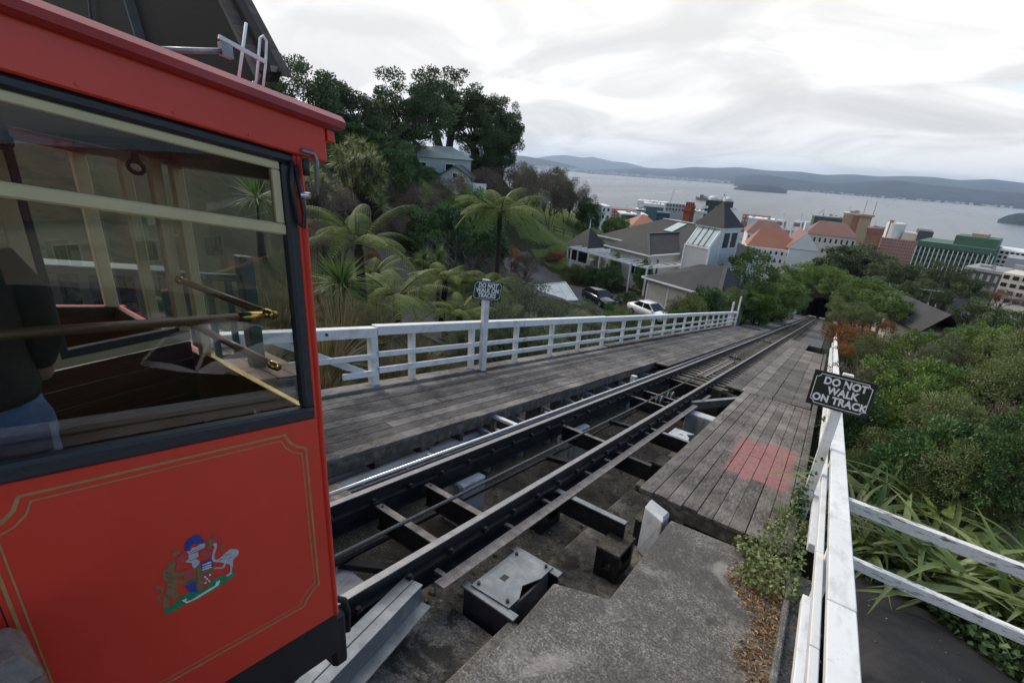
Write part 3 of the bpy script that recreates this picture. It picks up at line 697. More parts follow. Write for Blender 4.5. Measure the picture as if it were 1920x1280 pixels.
slat(t_, 'top_rail', -5.985, -5.835, 2.3, 4.885, .905, 1.062); slat(t_, 'middle_rail', -5.87, -5.83, 2.3, 4.885, .53, .62); slat(t_, 'lower_rail', -5.87, -5.83, 4.2, 4.885, .235, .335)
MB().bar(S(-5.895, 3.2, .93), S(-5.895, 4.8, .22), .04, .10, (0, 0, 1)).build('diagonal_brace', MT['white'], t_, bev=.005)
MB().tube([S(-5.825, 3.95, 1.0), S(-5.80, 3.95, 1.0)], .02, 8).build('bolt', MT['steel'], t_)
t_ = thing('white_fence', S(.48, 3, 0), 'white capped fence along the right edge of the platform and walkway', 'fence')
for v in (-.6, 2.0, 4.35, 7.2, 10.2, 13.2, 16.2, 19.2, 22.2, 25.2, 28.2, 31.2, 34.2):
    sb(.462, .545, v - .05, v + .05, -.5, .944).build('post', MT['white'], t_, bev=.006)
cap = [-2.0, 3.02, 4.42, 7.3, 12.1, 17.0, 22.0, 27.0, 34.6]
for i in range(len(cap) - 1):
    d = r_.uniform(-.006, .006)
    slat(t_, 'cap_rail', .407 + d / 2, .555 + d / 2, cap[i], cap[i + 1] - .006, .945, 1.0 + d)
    slat(t_, 'face_board', .438, .461, cap[i], cap[i + 1] - .006, .80, .944)
    slat(t_, 'middle_rail', .405, .4615, cap[i], cap[i + 1] - .006, .53, .62 + d)
for a, b in ((-2, 4.15), (5.2, 8.0), (8.0, 16), (16, 34.6)):
    slat(t_, 'lower_rail', .392, .4615, a, b - .01, .20, .30)
sb(.47, .53, 34.62, 34.72, -.4, 1.25).build('end_post', MT['white'], t_, bev=.006)
t_ = thing('side_fence', S(1.0, 5.15, 0), 'low white fence with peeling paint leading off to the side', 'fence')
for h0, h1 in ((.85, .965), (.265, .37)):
    MB().hexa([S(.557, 5.10, h0), S(.557, 5.19, h0), S(3.6, 5.19, h0 - .09), S(3.6, 5.10, h0 - .09), S(.557, 5.10, h1), S(.557, 5.19, h1), S(3.6, 5.19, h1 - .09), S(3.6, 5.10, h1 - .09)]).build('rail', MT['whitepeel'], t_, bev=.005)
for u in (2.45, 3.55): sb(u - .05, u + .05, 5.195, 5.29, -.6, .92).build('post', MT['whitepeel'], t_, bev=.005)
# ------------------------------------------------------------------ signs
def text_mesh(txt, size, bold=.0052):
    c_ = bpy.data.curves.new('lettering', 'FONT'); c_.body = txt; c_.size = size; c_.align_x = 'CENTER'; c_.align_y = 'CENTER'; c_.offset = bold; c_.extrude = 0.0015; c_.space_character = 1.04
    o_ = bpy.data.objects.new('lettering', c_); COL.objects.link(o_)
    dg = bpy.context.evaluated_depsgraph_get(); me = bpy.data.meshes.new_from_object(o_.evaluated_get(dg))
    bpy.data.objects.remove(o_); bpy.data.curves.remove(c_); return me
def border(w, h, notch, th):     # line with scooped-in corners, in the sign plane
    pts = []
    for sx, sy in ((1, 1), (-1, 1), (-1, -1), (1, -1)):
        cxx, cyy = sx * w / 2, sy * h / 2
        arc = [(cxx, cyy - sy * notch), (cxx - sx * notch * .55, cyy - sy * notch * .8), (cxx - sx * notch * .8, cyy - sy * notch * .55), (cxx - sx * notch, cyy)]
        pts += arc if sx * sy > 0 else arc[::-1]
    mb = MB(); n = len(pts)
    def off(k): return [(p[0] * (1 - k / w * 2), p[1] * (1 - k / h * 2)) for p in pts]
    a = pts; b = off(th)
    mb.add([(x, y, 0) for x, y in a] + [(x, y, 0) for x, y in b], [(i, (i + 1) % n, n + (i + 1) % n, n + i) for i in range(n)])
    return mb
def sign(root, centre, w, h, mx, platemat, lines, th=.012, notch=.05, inset=.03):
    mb = MB(); mb.box(-w / 2, w / 2, -h / 2, h / 2, -th, 0); mb.xf(mx).build('sign_plate', platemat, root, bev=.002)
    b = border(w - 2 * inset, h - 2 * inset, notch, .008); b.xf(mx @ Matrix.Translation((0, 0, .003))).build('border_line', MT['signw'], root)
    for txt, size, dy, dx in lines:
        me = text_mesh(txt, size * 1.16); me.transform(mx @ Matrix.Translation((dx, dy, .002)) @ Matrix.Diagonal((.83, 1, 1, 1)))
        me.transform(Matrix.Translation(-wloc(root))); me.materials.clear(); me.materials.append(MT['signw'])
        link('lettering', me, root)
def frame_mx(o_, ex, ey):
    ex = Vector(ex).normalized(); ey = Vector(ey); ey = (ey - ex * ey.dot(ex)).normalized(); ez = ex.cross(ey)
    m_ = Matrix.Identity(4)
    for i in range(3): m_[i][0], m_[i][1], m_[i][2], m_[i][3] = ex[i], ey[i], ez[i], o_[i]
    return m_
t_ = thing('warning_sign', S(.33, 6.72, -.15), 'black DO NOT WALK ON TRACK sign on white post by the right fence', 'sign')
sb(.275, .385, 6.655, 6.76, -.3, 1.985).build('sign_post', MT['white'], t_, bev=.006)
sign(t_, None, .625, .445, frame_mx(S(.312, 6.635, 1.735), (1, 0, 0), (0, 0, 1)), MT['signg'], [('DO NOT', .108, .115, .02), ('WALK', .108, .002, .02), ('ON TRACK', .108, -.112, .01)], notch=.045)
MB().add([S(.318, 6.6305, 1.815), S(.352, 6.6305, 1.815), S(.327, 6.6305, 1.86)], [(0, 1, 2)]).build('chipped_paint', MT['signg'], t_); MB().add([S(.352, 6.6305, 1.90), S(.372, 6.6305, 1.90), S(.372, 6.6305, 1.85)], [(0, 1, 2)]).build('chipped_paint', MT['signg'], t_)
t_ = thing('warning_sign', S(-5.84, 7.67, 0), 'dark green DO NOT WALK ON TRACKS sign on white post by the left fence', 'sign')
sb(-5.83, -5.74, 7.58, 7.74, .02, 2.0).build('sign_post', MT['white'], t_, bev=.006)
ex = Vector((.52, .85, -.17)).normalized()
cxx = Vector(S(-5.715, 7.63, 1.775))
sign(t_, None, .62, .385, frame_mx(Vector(S(-5.70, 7.60, 1.78)), Vector((.50, .85, -.13)), (0, 0, 1)), MT['signgr'], [('DO NOT', .105, .10, 0), ('WALK ON', .105, .0, 0), ('TRACKS', .105, -.10, 0)], notch=.04, inset=.022)
# poles at the end of the left fence
tag(MB().tube([S(-5.7, 38.5, 0), S(-5.7, 38.5, 2.25)], .06, 8).build('pole', MT['white']), 'tall white pole at the far end of the left fence', 'pole')
tag(MB().tube([S(-5.9, 37.2, 0), S(-5.9, 37.2, 1.8)], .07, 8).build('pole', MT['white']), 'short white pole at the far end of the left fence', 'pole')
# ------------------------------------------------------------------ red cable car
m, t, p = newmat('red_car_paint')
n_ = noise(t, pos(t), 1.6, 6, .6); L(t, ramp(t, n_, [(.3, (.58, .034, .017)), (.7, (.66, .042, .022))]), p.inputs['Base Color'])
p.inputs['Roughness'].default_value = .42; p.inputs['Coat Weight'].default_value = .32; p.inputs['Specular IOR Level'].default_value = .35; p.inputs['Coat Roughness'].default_value = .28
bump(t, p, noise(t, pos(t), 2.2, 3, .5), .10, .02)
MT['red'] = m
MT['redroof'] = mat('faded_red_roof_paint', (.42, .050, .055), .45, .15, 2.5, .05, col2=(.30, .06, .09), coat=.2)
MT['cream'] = mat('cream_window_frame', (.50, .41, .23), .4, .1, 6, coat=.2)
MT['gold'] = mat('gold_coach_line', (.36, .20, .075), .5, .2, 20)
MT['brass'] = mat('polished_brass', (.55, .38, .12), .22, .2, 12, metal=.95)
MT['mahogany'] = mat('dark_mahogany_slats', (.055, .016, .009), .35, .5, 3, col2=(.10, .032, .016), stretch=(30, 1, 30), coat=.4)
MT['handrail'] = mat('worn_wooden_handrail', (.17, .085, .045), .4, .3, 6, coat=.2, stretch=(6, 1, 6))
MT['seal'] = mat('black_window_seal', (.018, .020, .025), .45, .3, 3, .2, 40, stretch=(30, 1, 30))
MT['carskirt'] = mat('black_car_skirt', (.010, .010, .011), .6, .3, 8)
MT['ceiling'] = mat('cream_car_ceiling', (.30, .24, .12), .6, .1, 3)
m, t, p = newmat('window_glass')
t.nodes.remove(p); out = [n for n in t.nodes if n.type == 'OUTPUT_MATERIAL'][0]
fr = N(t, 'ShaderNodeFresnel'); fr.inputs[0].default_value = 1.62
g1 = N(t, 'ShaderNodeBsdfGlossy'); g1.inputs['Roughness'].default_value = .0
t1 = N(t, 'ShaderNodeBsdfTransparent'); t1.inputs[0].default_value = (.84, .88, .87, 1)
mx_ = N(t, 'ShaderNodeMixShader'); L(t, fr.outputs[0], mx_.inputs[0]); L(t, t1.outputs[0], mx_.inputs[1]); L(t, g1.outputs[0], mx_.inputs[2]); L(t, mx_.outputs[0], out.inputs[0])
MT['glass'] = m
UN = -1.75
car = thing('cable_car', S(-2.9, -1.0, .35), 'red cable car with cream window frames, gold lining and painted crest', 'cable car')
def cb(nm, mk, u0, u1, v0, v1, h0, h1, bev=.004, par=None): return sb(u0, u1, v0, v1, h0, h1).build(nm, MT[mk], par or car, bev=bev)
side = cb('side_panel', 'red', -1.80, UN, -4.2, 1.112, .615, 1.812)
cb('corner_post', 'red', -1.80, UN + .001, 1.1135, 1.146, .60, 2.93, .012)
cb('skirt', 'carskirt', -1.82, -1.762, -4.2, 1.14, .33, .614)
cb('skirt_end', 'carskirt', -3.98, -1.821, 1.07, 1.14, .33, .60)
cb('window_jamb', 'red', -1.80, UN, 1.098, 1.1125, 1.8125, 2.905, .002)
cb('rear_side_wall', 'red', -1.80, UN, -4.2, -1.02, 1.8125, 2.905)
# fascia and rolled roof edge
cb('fascia', 'red', -1.80, UN + .028, -4.2, 1.228, 2.906, 3.052, .006)
mb = MB(); prof = [(-1.86, 3.050), (-1.70, 3.030), (-1.668, 3.040), (-1.662, 3.062), (-1.685, 3.083), (-1.80, 3.105), (-2.9, 3.20), (-4.0, 3.105), (-4.09, 3.08), (-4.1, 3.04), (-3.95, 3.03)]
mb.prism([S(u, -4.2, h) for u, h in prof], (0, (4.2 + 1.275) * cs, -(4.2 + 1.275) * ss)); mb.build('roof', MT['redroof'], car)
cb('roof_lip', 'red', -1.9, -1.715, 1.232, 1.262, 2.985, 3.03, .004)
# window
w_ = cb('window_seal_bottom', 'seal', -1.79, UN + .012, -1.02, 1.097, 1.8135, 1.872, .010)
cb('window_seal_top', 'seal', -1.79, UN + .012, -1.02, 1.097, 2.868, 2.9055, .010)
cb('window_seal_end', 'seal', -1.79, UN + .012, 1.048, 1.097, 1.8725, 2.8675, .010)
cb('window_frame_top', 'cream', -1.785, UN - .004, -1.02, 1.0475, 2.838, 2.8675, .004)
cb('window_frame_middle', 'cream', -1.79, UN + .004, -1.02, 1.0475, 2.607, 2.647, .006)
cb('window_frame_end', 'cream', -1.785, UN - .004, 1.018, 1.0475, 2.6475, 2.8375, .004)
MB().add([S(UN - .018, -1.02, 2.6475), S(UN - .018, 1.0175, 2.6475), S(UN - .018, 1.0175, 2.8375), S(UN - .018, -1.02, 2.8375)], [(0, 1, 2, 3)]).build('upper_pane', MT['glass'], car)
MB().add([S(UN - .022, -1.02, 1.8725), S(UN - .022, 1.0475, 1.8725), S(UN - .022, 1.0475, 2.6065), S(UN - .022, -1.02, 2.6065)], [(0, 1, 2, 3)]).build('lower_pane', MT['glass'], car)
# gold lining: outer thick and inner thin line with stepped-in corners
def lining(v0, v1, h0, h1, n, w, nm):
    P_ = [(v0 + n, h1), (v1 - n, h1), (v1 - n * .8, h1 - n * .45), (v1 - n * .45, h1 - n * .8), (v1, h1 - n), (v1, h0 + n), (v1 - n * .35, h0 + n * .8), (v1 - n * .8, h0 + n * .35), (v1 - n, h0), (v0 + n, h0), (v0 + n * .8, h0 + n * .35), (v0 + n * .35, h0 + n * .8), (v0, h0 + n), (v0, h1 - n), (v0 + n * .45, h1 - n * .8), (v0 + n * .8, h1 - n * .45)]
    cv, ch = (v0 + v1) / 2, (h0 + h1) / 2; hv, hh = (v1 - v0) / 2, (h1 - h0) / 2
    Q_ = [(cv + (a - cv) * (1 - w / hv), ch + (b - ch) * (1 - w / hh)) for a, b in P_]; k = len(P_)
    MB().add([S(UN + .0012, a, b) for a, b in P_] + [S(UN + .0012, a, b) for a, b in Q_], [(i, (i + 1) % k, k + (i + 1) % k, k + i) for i in range(k)]).build(nm, MT['gold'], side)
lining(.055, 1.045, .79, 1.768, .09, .009, 'coach_line'); lining(.080, 1.022, .815, 1.742, .088, .005, 'fine_coach_line')
lining(-1.2, .0, .79, 1.768, .09, .009, 'coach_line')
# painted crest on the side, flat pieces of paint in layers
def paintm(n_, c): return mat('crest_' + n_, c, .5, .15, 30, spec=.4)
CR = dict(tan=paintm('tan', (.22, .13, .06)), grey=paintm('grey', (.42, .42, .44)), blue=paintm('blue', (.018, .055, .25)), green=paintm('green', (.012, .20, .09)), pink=paintm('pink', (.42, .06, .06)), wht=paintm('white', (.66, .64, .62)), dark=paintm('dark', (.06, .035, .02)))
def crest_px(x, y, k): # plane coordinates of the crest drawing on the car side
    d = wray(270 + x / 7.11, 980 + y / 7.11); q = d * ((UN + .0012 + k * .0004) / d[0]); return (q[0], q[1], q[2] + CZ)
def blob(nm, c, pts, k): MB().add([crest_px(x, y, k) for x, y in pts], [tuple(range(len(pts)))[::-1]]).build(nm, CR[c], side)
blob('crest_ground', 'green', [(262, 1165), (300, 1140), (370, 1095), (430, 1045), (520, 965), (600, 920), (720, 925), (840, 850), (930, 740), (1010, 705), (1110, 690), (1175, 640), (1225, 645), (1215, 685), (1130, 760), (990, 855), (830, 955), (680, 1025), (520, 1095), (420, 1165), (330, 1205), (262, 1205)], 0)
blob('crest_scroll', 'wht', [(500, 1030), (575, 1000), (560, 1045), (640, 1020), (820, 905), (950, 830), (960, 790), (1010, 755), (1015, 780), (990, 830), (860, 915), (700, 1010), (570, 1070), (545, 1055)], 1)
blob('crest_lion', 'tan', [(250, 1130), (250, 1040), (270, 960), (300, 920), (300, 860), (310, 800), (250, 740), (245, 690), (260, 640), (330, 600), (305, 560), (330, 515), (385, 500), (425, 530), (400, 590), (390, 640), (440, 660), (525, 655), (520, 700), (440, 720), (430, 745), (530, 760), (575, 790), (520, 815), (440, 790), (430, 860), (450, 930), (520, 960), (440, 975), (430, 1020), (395, 1040), (370, 980), (330, 1020), (330, 1080), (370, 1120), (310, 1145)], 1)
blob('crest_lion_tail', 'tan', [(240, 1020), (170, 1035), (165, 985), (215, 950), (235, 900), (215, 880), (170, 885), (145, 850), (175, 825), (240, 840), (255, 890), (240, 950), (200, 990), (205, 1005), (245, 1000)], 1)
blob('crest_shield', 'tan', [(520, 650), (680, 590), (745, 530), (920, 500), (930, 620), (905, 720), (860, 800), (800, 860), (720, 925), (610, 915), (560, 860), (535, 780)], 2)
blob('crest_quarter_upper', 'blue', [(750, 530), (910, 480), (925, 580), (770, 645)], 3); blob('crest_quarter_lower', 'blue', [(550, 830), (690, 765), (710, 920), (615, 915), (570, 870)], 3)
blob('crest_quarter_lion', 'pink', [(528, 660), (670, 608), (685, 690), (545, 765)], 3); blob('crest_quarter_dots', 'pink', [(780, 715), (915, 650), (905, 720), (860, 800), (800, 850)], 3)
for x, y in ((815, 720), (840, 745), (880, 690), (870, 770), (820, 795)): blob('crest_dot', 'wht', [(x - 14, y - 10), (x + 12, y - 14), (x + 14, y + 10), (x - 10, y + 14)], 4)
for y in (535, 570, 600): blob('crest_wave', 'wht', [(775, y + 20), (890, y - 25), (905, y - 10), (780, y + 32)], 4)
blob('crest_helm', 'grey', [(550, 520), (600, 470), (590, 430), (715, 385), (730, 440), (690, 470), (745, 510), (735, 540), (680, 605), (640, 575), (640, 530)], 3)
blob('crest_crown', 'grey', [(570, 385), (620, 365), (640, 330), (700, 315), (730, 290), (815, 270), (810, 325), (700, 375), (600, 420)], 4)
blob('crest_plume', 'blue', [(545, 370), (535, 300), (580, 220), (650, 170), (720, 150), (770, 190), (825, 250), (800, 262), (720, 275), (650, 275), (620, 320), (600, 370)], 2)
blob('crest_mantle', 'pink', [(415, 610), (440, 540), (430, 470), (480, 430), (520, 400), (580, 430), (575, 480), (540, 520), (480, 545), (480, 600), (440, 650)], 2)
blob('crest_mantle', 'pink', [(735, 410), (800, 350), (900, 370), (920, 400), (880, 465), (820, 470), (740, 440)], 2)
blob('crest_leaf', 'tan', [(365, 425), (385, 385), (440, 365), (495, 380), (470, 410), (430, 435), (390, 445)], 2); blob('crest_leaf', 'tan', [(835, 240), (880, 200), (940, 215), (930, 260), (890, 330), (850, 345), (825, 300), (870, 280)], 3); blob('crest_leaf', 'tan', [(1000, 340), (1040, 290), (1075, 275), (1050, 330), (1005, 385)], 2)
blob('crest_flower', 'pink', [(880, 190), (930, 120), (960, 150), (930, 195)], 3); blob('crest_flower', 'pink', [(970, 225), (1030, 170), (1035, 240), (1000, 250)], 3)
blob('crest_bird', 'grey', [(915, 290), (940, 262), (970, 270), (970, 320), (945, 400), (935, 470), (960, 490), (1000, 475), (1080, 400), (1150, 345), (1240, 348), (1268, 375), (1250, 430), (1190, 480), (1185, 560), (1165, 650), (1180, 670), (1110, 715), (1090, 705), (1150, 650), (1150, 560), (1100, 535), (1070, 590), (1040, 605), (940, 610), (925, 595), (1040, 585), (1070, 535), (1000, 520), (920, 515), (902, 470), (915, 400), (940, 310)], 3)
for q in ((290, 660, 380, 690), (300, 720, 420, 735), (310, 780, 400, 800), (330, 850, 420, 870), (290, 960, 340, 1010), (345, 540, 400, 545), (1000, 490, 1090, 470), (1080, 430, 1170, 400), (1120, 480, 1180, 440), (940, 330, 962, 330), (935, 420, 955, 425), (600, 500, 700, 470), (600, 395, 780, 320), (700, 600, 720, 900), (560, 800, 690, 740), (780, 690, 910, 630)):
    a, b = Vector((q[0], q[1])), Vector((q[2], q[3])); n_ = Vector((-(b - a).y, (b - a).x)).normalized() * 4
    blob('crest_ink_line', 'dark', [tuple(a - n_), tuple(b - n_ * .3), tuple(b + n_ * .3), tuple(a + n_)][::1], 6)
# downhill end
cb('end_wall', 'red', -3.98, -1.805, 1.085, 1.112, .601, 1.835); cb('end_lining', 'mahogany', -3.98, -1.83, 1.06, 1.084, .9, 1.835)
cb('end_sill', 'brass', -2.66, -1.795, 1.05, 1.0845, 1.8355, 1.868, .004)
cb('end_header', 'mahogany', -3.98, -1.805, 1.05, 1.11, 2.80, 3.02)
for u in (-2.715, -3.35): cb('end_window_post', 'cream', u, u + .05, 1.05, 1.10, 1.836, 2.7995, .004)
for u0, u1 in ((-2.664, -1.80), (-3.30, -2.716)): MB().add([S(u0, 1.09, 1.87), S(u1, 1.09, 1.87), S(u1, 1.09, 2.80), S(u0, 1.09, 2.80)], [(0, 1, 2, 3)]).build('end_pane', MT['glass'], car)
cb('end_corner_far', 'red', -4.02, -3.981, -4.2, 1.14, .601, 1.83); cb('far_fascia', 'red', -4.02, -3.981, -4.2, 1.14, 2.8, 3.03)
cb('far_side_lining', 'mahogany', -3.979, -3.95, -4.2, 1.05, .9, 1.83)
for v in (-3.9, -2.6, -1.3, -.1, 1.02): cb('far_window_post', 'cream', -4.0, -3.94, v, v + .07, 1.831, 2.80, .004)
cb('floor', 'carskirt', -3.98, -1.805, -4.2, 1.08, .84, .90); cb('ceiling', 'ceiling', -3.98, -1.81, -4.2, 1.05, 2.985, 3.02)
cb('ceiling_beam', 'mahogany', -2.78, -2.66, -4.2, 1.05, 2.82, 2.98)
# level-lined partition (its frames are truly horizontal)
def lb(nm, mk, u0, u1, v0, v1, z0, z1):
    f = lambda v, z: z + v * ss
    return MB().hexa([S(u0, v0, f(v0, z0)), S(u1, v0, f(v0, z0)), S(u1, v1, f(v1, z0)), S(u0, v1, f(v1, z0)), S(u0, v0, f(v0, z1)), S(u1, v0, f(v0, z1)), S(u1, v1, f(v1, z1)), S(u0, v1, f(v1, z1))]).build(nm, MT[mk], car, bev=.003)
for k in range(9): lb('partition_slat', 'mahogany', -2.76, -2.735, -.5, 1.03, .86 + k * .095, .951 + k * .095)
lb('partition_rail', 'cream', -2.765, -2.72, -.5, 1.03, 1.722, 1.762); lb('partition_black_rail', 'seal', -2.762, -2.723, .5, 1.03, 1.763, 1.80)
for v in (.50, -.02): cb('partition_black_post', 'seal', -2.762, -2.722, v, v + .03, 1.88, 2.82, .003); cb('partition_post', 'cream', -2.77, -2.716, v - .062, v - .002, 1.85, 2.82, .003)
cb('partition_post', 'cream', -2.77, -2.716, .98, 1.03, 1.98, 2.82, .003)
MB().add([S(-2.742, -.0, 1.9), S(-2.742, .98, 1.9), S(-2.742, .98, 2.82), S(-2.742, -.0, 2.82)], [(0, 1, 2, 3)]).build('partition_pane', MT['glass'], car)
# grab rails: worn wood with brass ends
def grab(a, b, nm):
    a = Vector(S(*a)); b = Vector(S(*b)); d = (b - a)
    g_ = MB().tube([a + d * .05, b - d * .05], .0165, 10).build(nm, MT['handrail'], car, True)
    MB().tube([a, a + d * .03, a + d * .052], [.022, .017, .018], 10).build('brass_end', MT['brass'], g_, True)
    MB().tube([b, b - d * .05, b - d * .08], [.017, .020, .0168], 10).build('brass_end', MT['brass'], g_, True)
grab((-2.715, 1.02, 2.25), (-1.815, .99, 2.276), 'grab_rail'); grab((-2.715, 1.02, 2.028), (-1.815, .99, 2.05), 'grab_rail'); grab((-1.86, -.9, 2.15), (-1.86, 1.03, 2.268), 'grab_rail')
MB().tube([S(-2.15, 1.055, 1.70), S(-2.15, 1.03, 1.70)], .018, 10).build('chrome_knob', MT['chrome'], car, True)
for v in (.42, .78):
    h = 2.72; st_ = cb('hanging_strap', 'seal', -2.30, -2.28, v - .012, v + .012, h + .058, 2.83, .002)
    MB().tube([S(-2.29, v + .026 * math.cos(a), h + .035 + .022 * math.sin(a)) for a in np.linspace(0, 6.283, 13)], .008, 6).build('strap_loop', MT['seal'], st_, True)
# hinge, hose and lifeguard at the corner
hg = MB().tube([S(-1.72, 1.13, 2.90), S(-1.72, 1.13, 2.84)], .012, 8).build('door_hinge', MT['steel'], car, True)
MB().tube([S(-1.715, 1.115, 2.925), S(-1.715, 1.165, 2.925), S(-1.715, 1.175, 2.90), S(-1.715, 1.165, 2.78)], .008, 8).build('hinge_arm', MT['galv'], hg, True)
MB().tube([S(-1.725, 1.10, 2.765), S(-1.725, 1.14, 2.77)], .012, 8).build('chrome_pin', MT['chrome'], hg, True)
MB().tube([S(-1.735, 1.083, 2.88), S(-1.725, 1.07, 2.80), S(-1.725, 1.082, 2.66), S(-1.72, 1.10, 2.645), S(-1.722, 1.112, 2.70), S(-1.735, 1.095, 2.87)], .009, 8).build('rubber_hose', MT['black'], car, True)
MB().tube([S(-1.93, 1.16, .55), S(-1.93, 1.22, .545), S(-1.93, 1.30, .47), S(-1.93, 1.32, .36), S(-1.93, 1.31, .22)], .019, 10).build('lifeguard_hoop', MT['steel'], car, True)
sb(-1.99, -1.86, 1.16, 1.26, .06, .46).build('lifeguard_block', MT['carskirt'], car, bev=.02)
for q in range(2):
    sb(-2.42, -2.30, -.2 - q * 2.2, .2 - q * 2.2, .001, .33).build('wheel_housing', MT['carskirt'], car)
    sb(-3.48, -3.36, -.2 - q * 2.2, .2 - q * 2.2, .001, .33).build('wheel_housing', MT['carskirt'], car)
for k in range(10): MB().tube([S(UN, 1.13, .72 + k * .22), S(UN + .0035, 1.13, .72 + k * .22)], .004, 6).build('rivet', MT['red'], side)
for v in (.04, -1.25): sb(UN + .0002, UN + .0010, v - .002, v + .002, .616, 1.811).build('panel_seam', MT['carskirt'], side)
for k in range(14): MB().tube([S(UN + .028, 1.15 - k * .22, 2.925), S(UN + .0315, 1.15 - k * .22, 2.925)], .005, 6).build('fascia_screw', MT['red'], car)
sb(UN + .0002, UN + .0012, -4.2, 1.11, .617, .622).build('drip_line', MT['carskirt'], side)
# roof aerial
ae = thing('roof_aerial', S(-2.1, 1.0, 3.13), 'white metal aerial with bars and a loop on the car roof', 'aerial')
A_ = lambda v, h, du=0: S(-2.1 + du, v, h)
MB().tube([A_(.86, 3.165), A_(.93, 3.19), A_(1.075, 3.243)], .010, 8).build('arm', MT['galv'], ae, True)
MB().bar(A_(1.06, 3.285), A_(1.235, 3.267), .012, .014).build('boom', MT['white'], ae)
sb(-2.115, -2.085, 1.06, 1.10, 3.225, 3.27).build('clamp', MT['galv'], ae)
MB().tube([A_(1.108, 3.13), A_(1.172, 3.375)], .006, 8).build('bar', MT['white'], ae, True)
MB().tube([A_(1.175, 3.13), A_(1.205, 3.26), A_(1.222, 3.345), A_(1.236, 3.358), A_(1.248, 3.345), A_(1.235, 3.26), A_(1.205, 3.13)], .005, 8).build('loop', MT['white'], ae, True)
# ------------------------------------------------------------------ passenger
def skin(name, joints, edges, mat_, parent, sub=2):
    me = bpy.data.meshes.new(name); me.from_pydata([j[0] for j in joints], edges, []); o_ = bpy.data.objects.new(name, me); COL.objects.link(o_)
    o_.modifiers.new('skin', 'SKIN'); lay = me.skin_vertices[0].data if me.skin_vertices else None
    if lay is None:
        bm = bmesh.new(); bm.from_mesh(me); bm.verts.layers.skin.verify(); bm.to_mesh(me); bm.free(); lay = me.skin_vertices[0].data
    for i, j in enumerate(joints):
        lay[i].radius = (j[1], j[2] if len(j) > 2 else j[1]); lay[i].use_root = (i == 0)
    sbm = o_.modifiers.new('sub', 'SUBSURF'); sbm.levels = sbm.render_levels = sub
    dg = bpy.context.evaluated_depsgraph_get(); m2 = bpy.data.meshes.new_from_object(o_.evaluated_get(dg))
    bpy.data.objects.remove(o_); m2.materials.clear(); m2.materials.append(mat_)
    m2.polygons.foreach_set('use_smooth', np.ones(len(m2.polygons), bool))
    m2.transform(Matrix.Translation(-wloc(parent))); return link(name, m2, parent)
pb = Vector(S(-2.20, .13, .92))
per = thing('person', pb, 'passenger in black jacket and blue jeans standing inside the red car', 'person')
def J(x, y, z, *r): return (tuple(pb + Vector((x, y, z))), *r)
MT['skin'] = mat('skin', (.45, .27, .19), .55, .1, 20); MT['jacket'] = mat('black_jacket', (.010, .010, .012), .8, .4, 14, .4, 40); MT['jeans'] = mat('blue_jeans', (.08, .15, .30), .8, .35, 9, .3, 60, (.15, .24, .40)); MT['hood'] = mat('grey_hood', (.30, .30, .31), .85, .2, 12, .4, 30); MT['hair'] = mat('brown_hair', (.05, .03, .018), .5, .4, 30, stretch=(5, 5, 1))
skin('body', [J(0, 0, .92, .10, .08), J(0, 0, 1.12, .11, .08), J(0, 0, 1.34, .13, .085), J(0, 0, 1.46, .055), J(0, .01, 1.56, .05), J(0, .02, 1.68, .078, .095), J(0, .02, 1.78, .06),
  J(-.02, .17, 1.40, .05), J(-.03, .25, 1.14, .036), J(-.16, .24, .95, .026), J(-.24, .23, .94, .022, .035), J(-.02, -.17, 1.40, .05), J(-.03, -.25, 1.14, .036), J(-.12, -.27, .93, .026), J(-.20, -.27, .90, .022, .035),
  J(0, .09, .80, .06), J(0, .10, .48, .05), J(.02, .10, .09, .045), J(-.12, .11, .045, .035), J(0, -.09, .80, .06), J(0, -.10, .48, .05), J(.02, -.10, .09, .045), J(-.12, -.11, .045, .035)],
  [(0, 1), (1, 2), (2, 3), (3, 4), (4, 5), (5, 6), (2, 7), (7, 8), (8, 9), (9, 10), (2, 11), (11, 12), (12, 13), (13, 14), (0, 15), (15, 16), (16, 17), (17, 18), (0, 19), (19, 20), (20, 21), (21, 22)], MT['skin'], per)
def loft(nm, rings, m_):      # rings: (centre x, centre y, z, half depth x, half width y)
    n = 20; V = []; F = []
    for x, y, z, a, b in rings:
        for k in range(n):
            an = 2 * math.pi * k / n; w = 1 + .03 * math.sin(5 * an + z * 23) + .02 * math.sin(9 * an - z * 31)
            V.append(pb + Vector((x + a * w * math.cos(an), y + b * w * math.sin(an), z)))
    for i in range(len(rings) - 1):
        for k in range(n): F.append((i * n + k, i * n + (k + 1) % n, (i + 1) * n + (k + 1) % n, (i + 1) * n + k))
    F += [tuple(range(n - 1, -1, -1)), tuple(range((len(rings) - 1) * n, len(rings) * n))]
    return MB().add(V, F).build(nm, m_, per, True)
jk = loft('jacket', [(0, 0, .97, .15, .20), (0, 0, 1.0, .155, .205), (0, 0, 1.08, .145, .19), (0, 0, 1.18, .145, .19), (0, 0, 1.30, .15, .21), (0, 0, 1.40, .14, .205), (0, 0, 1.47, .105, .16), (0, 0, 1.51, .075, .085)], MT['jacket'])
for s_ in (-1, 1): MB().tube([pb + Vector((0, s_ * .17, 1.43)), pb + Vector((-.01, s_ * .225, 1.30)), pb + Vector((-.02, s_ * .24, 1.14)), pb + Vector((-.10, s_ * .23, 1.05)), pb + Vector((-.20, s_ * .19, 1.02))], [.06, .066, .056, .05, .044], 12).build('sleeve', MT['jacket'], jk, True)
jn = loft('jeans', [(0, 0, 1.0, .14, .185), (0, 0, .90, .158, .205), (0, 0, .80, .16, .205), (0, 0, .76, .13, .19)], MT['jeans'])
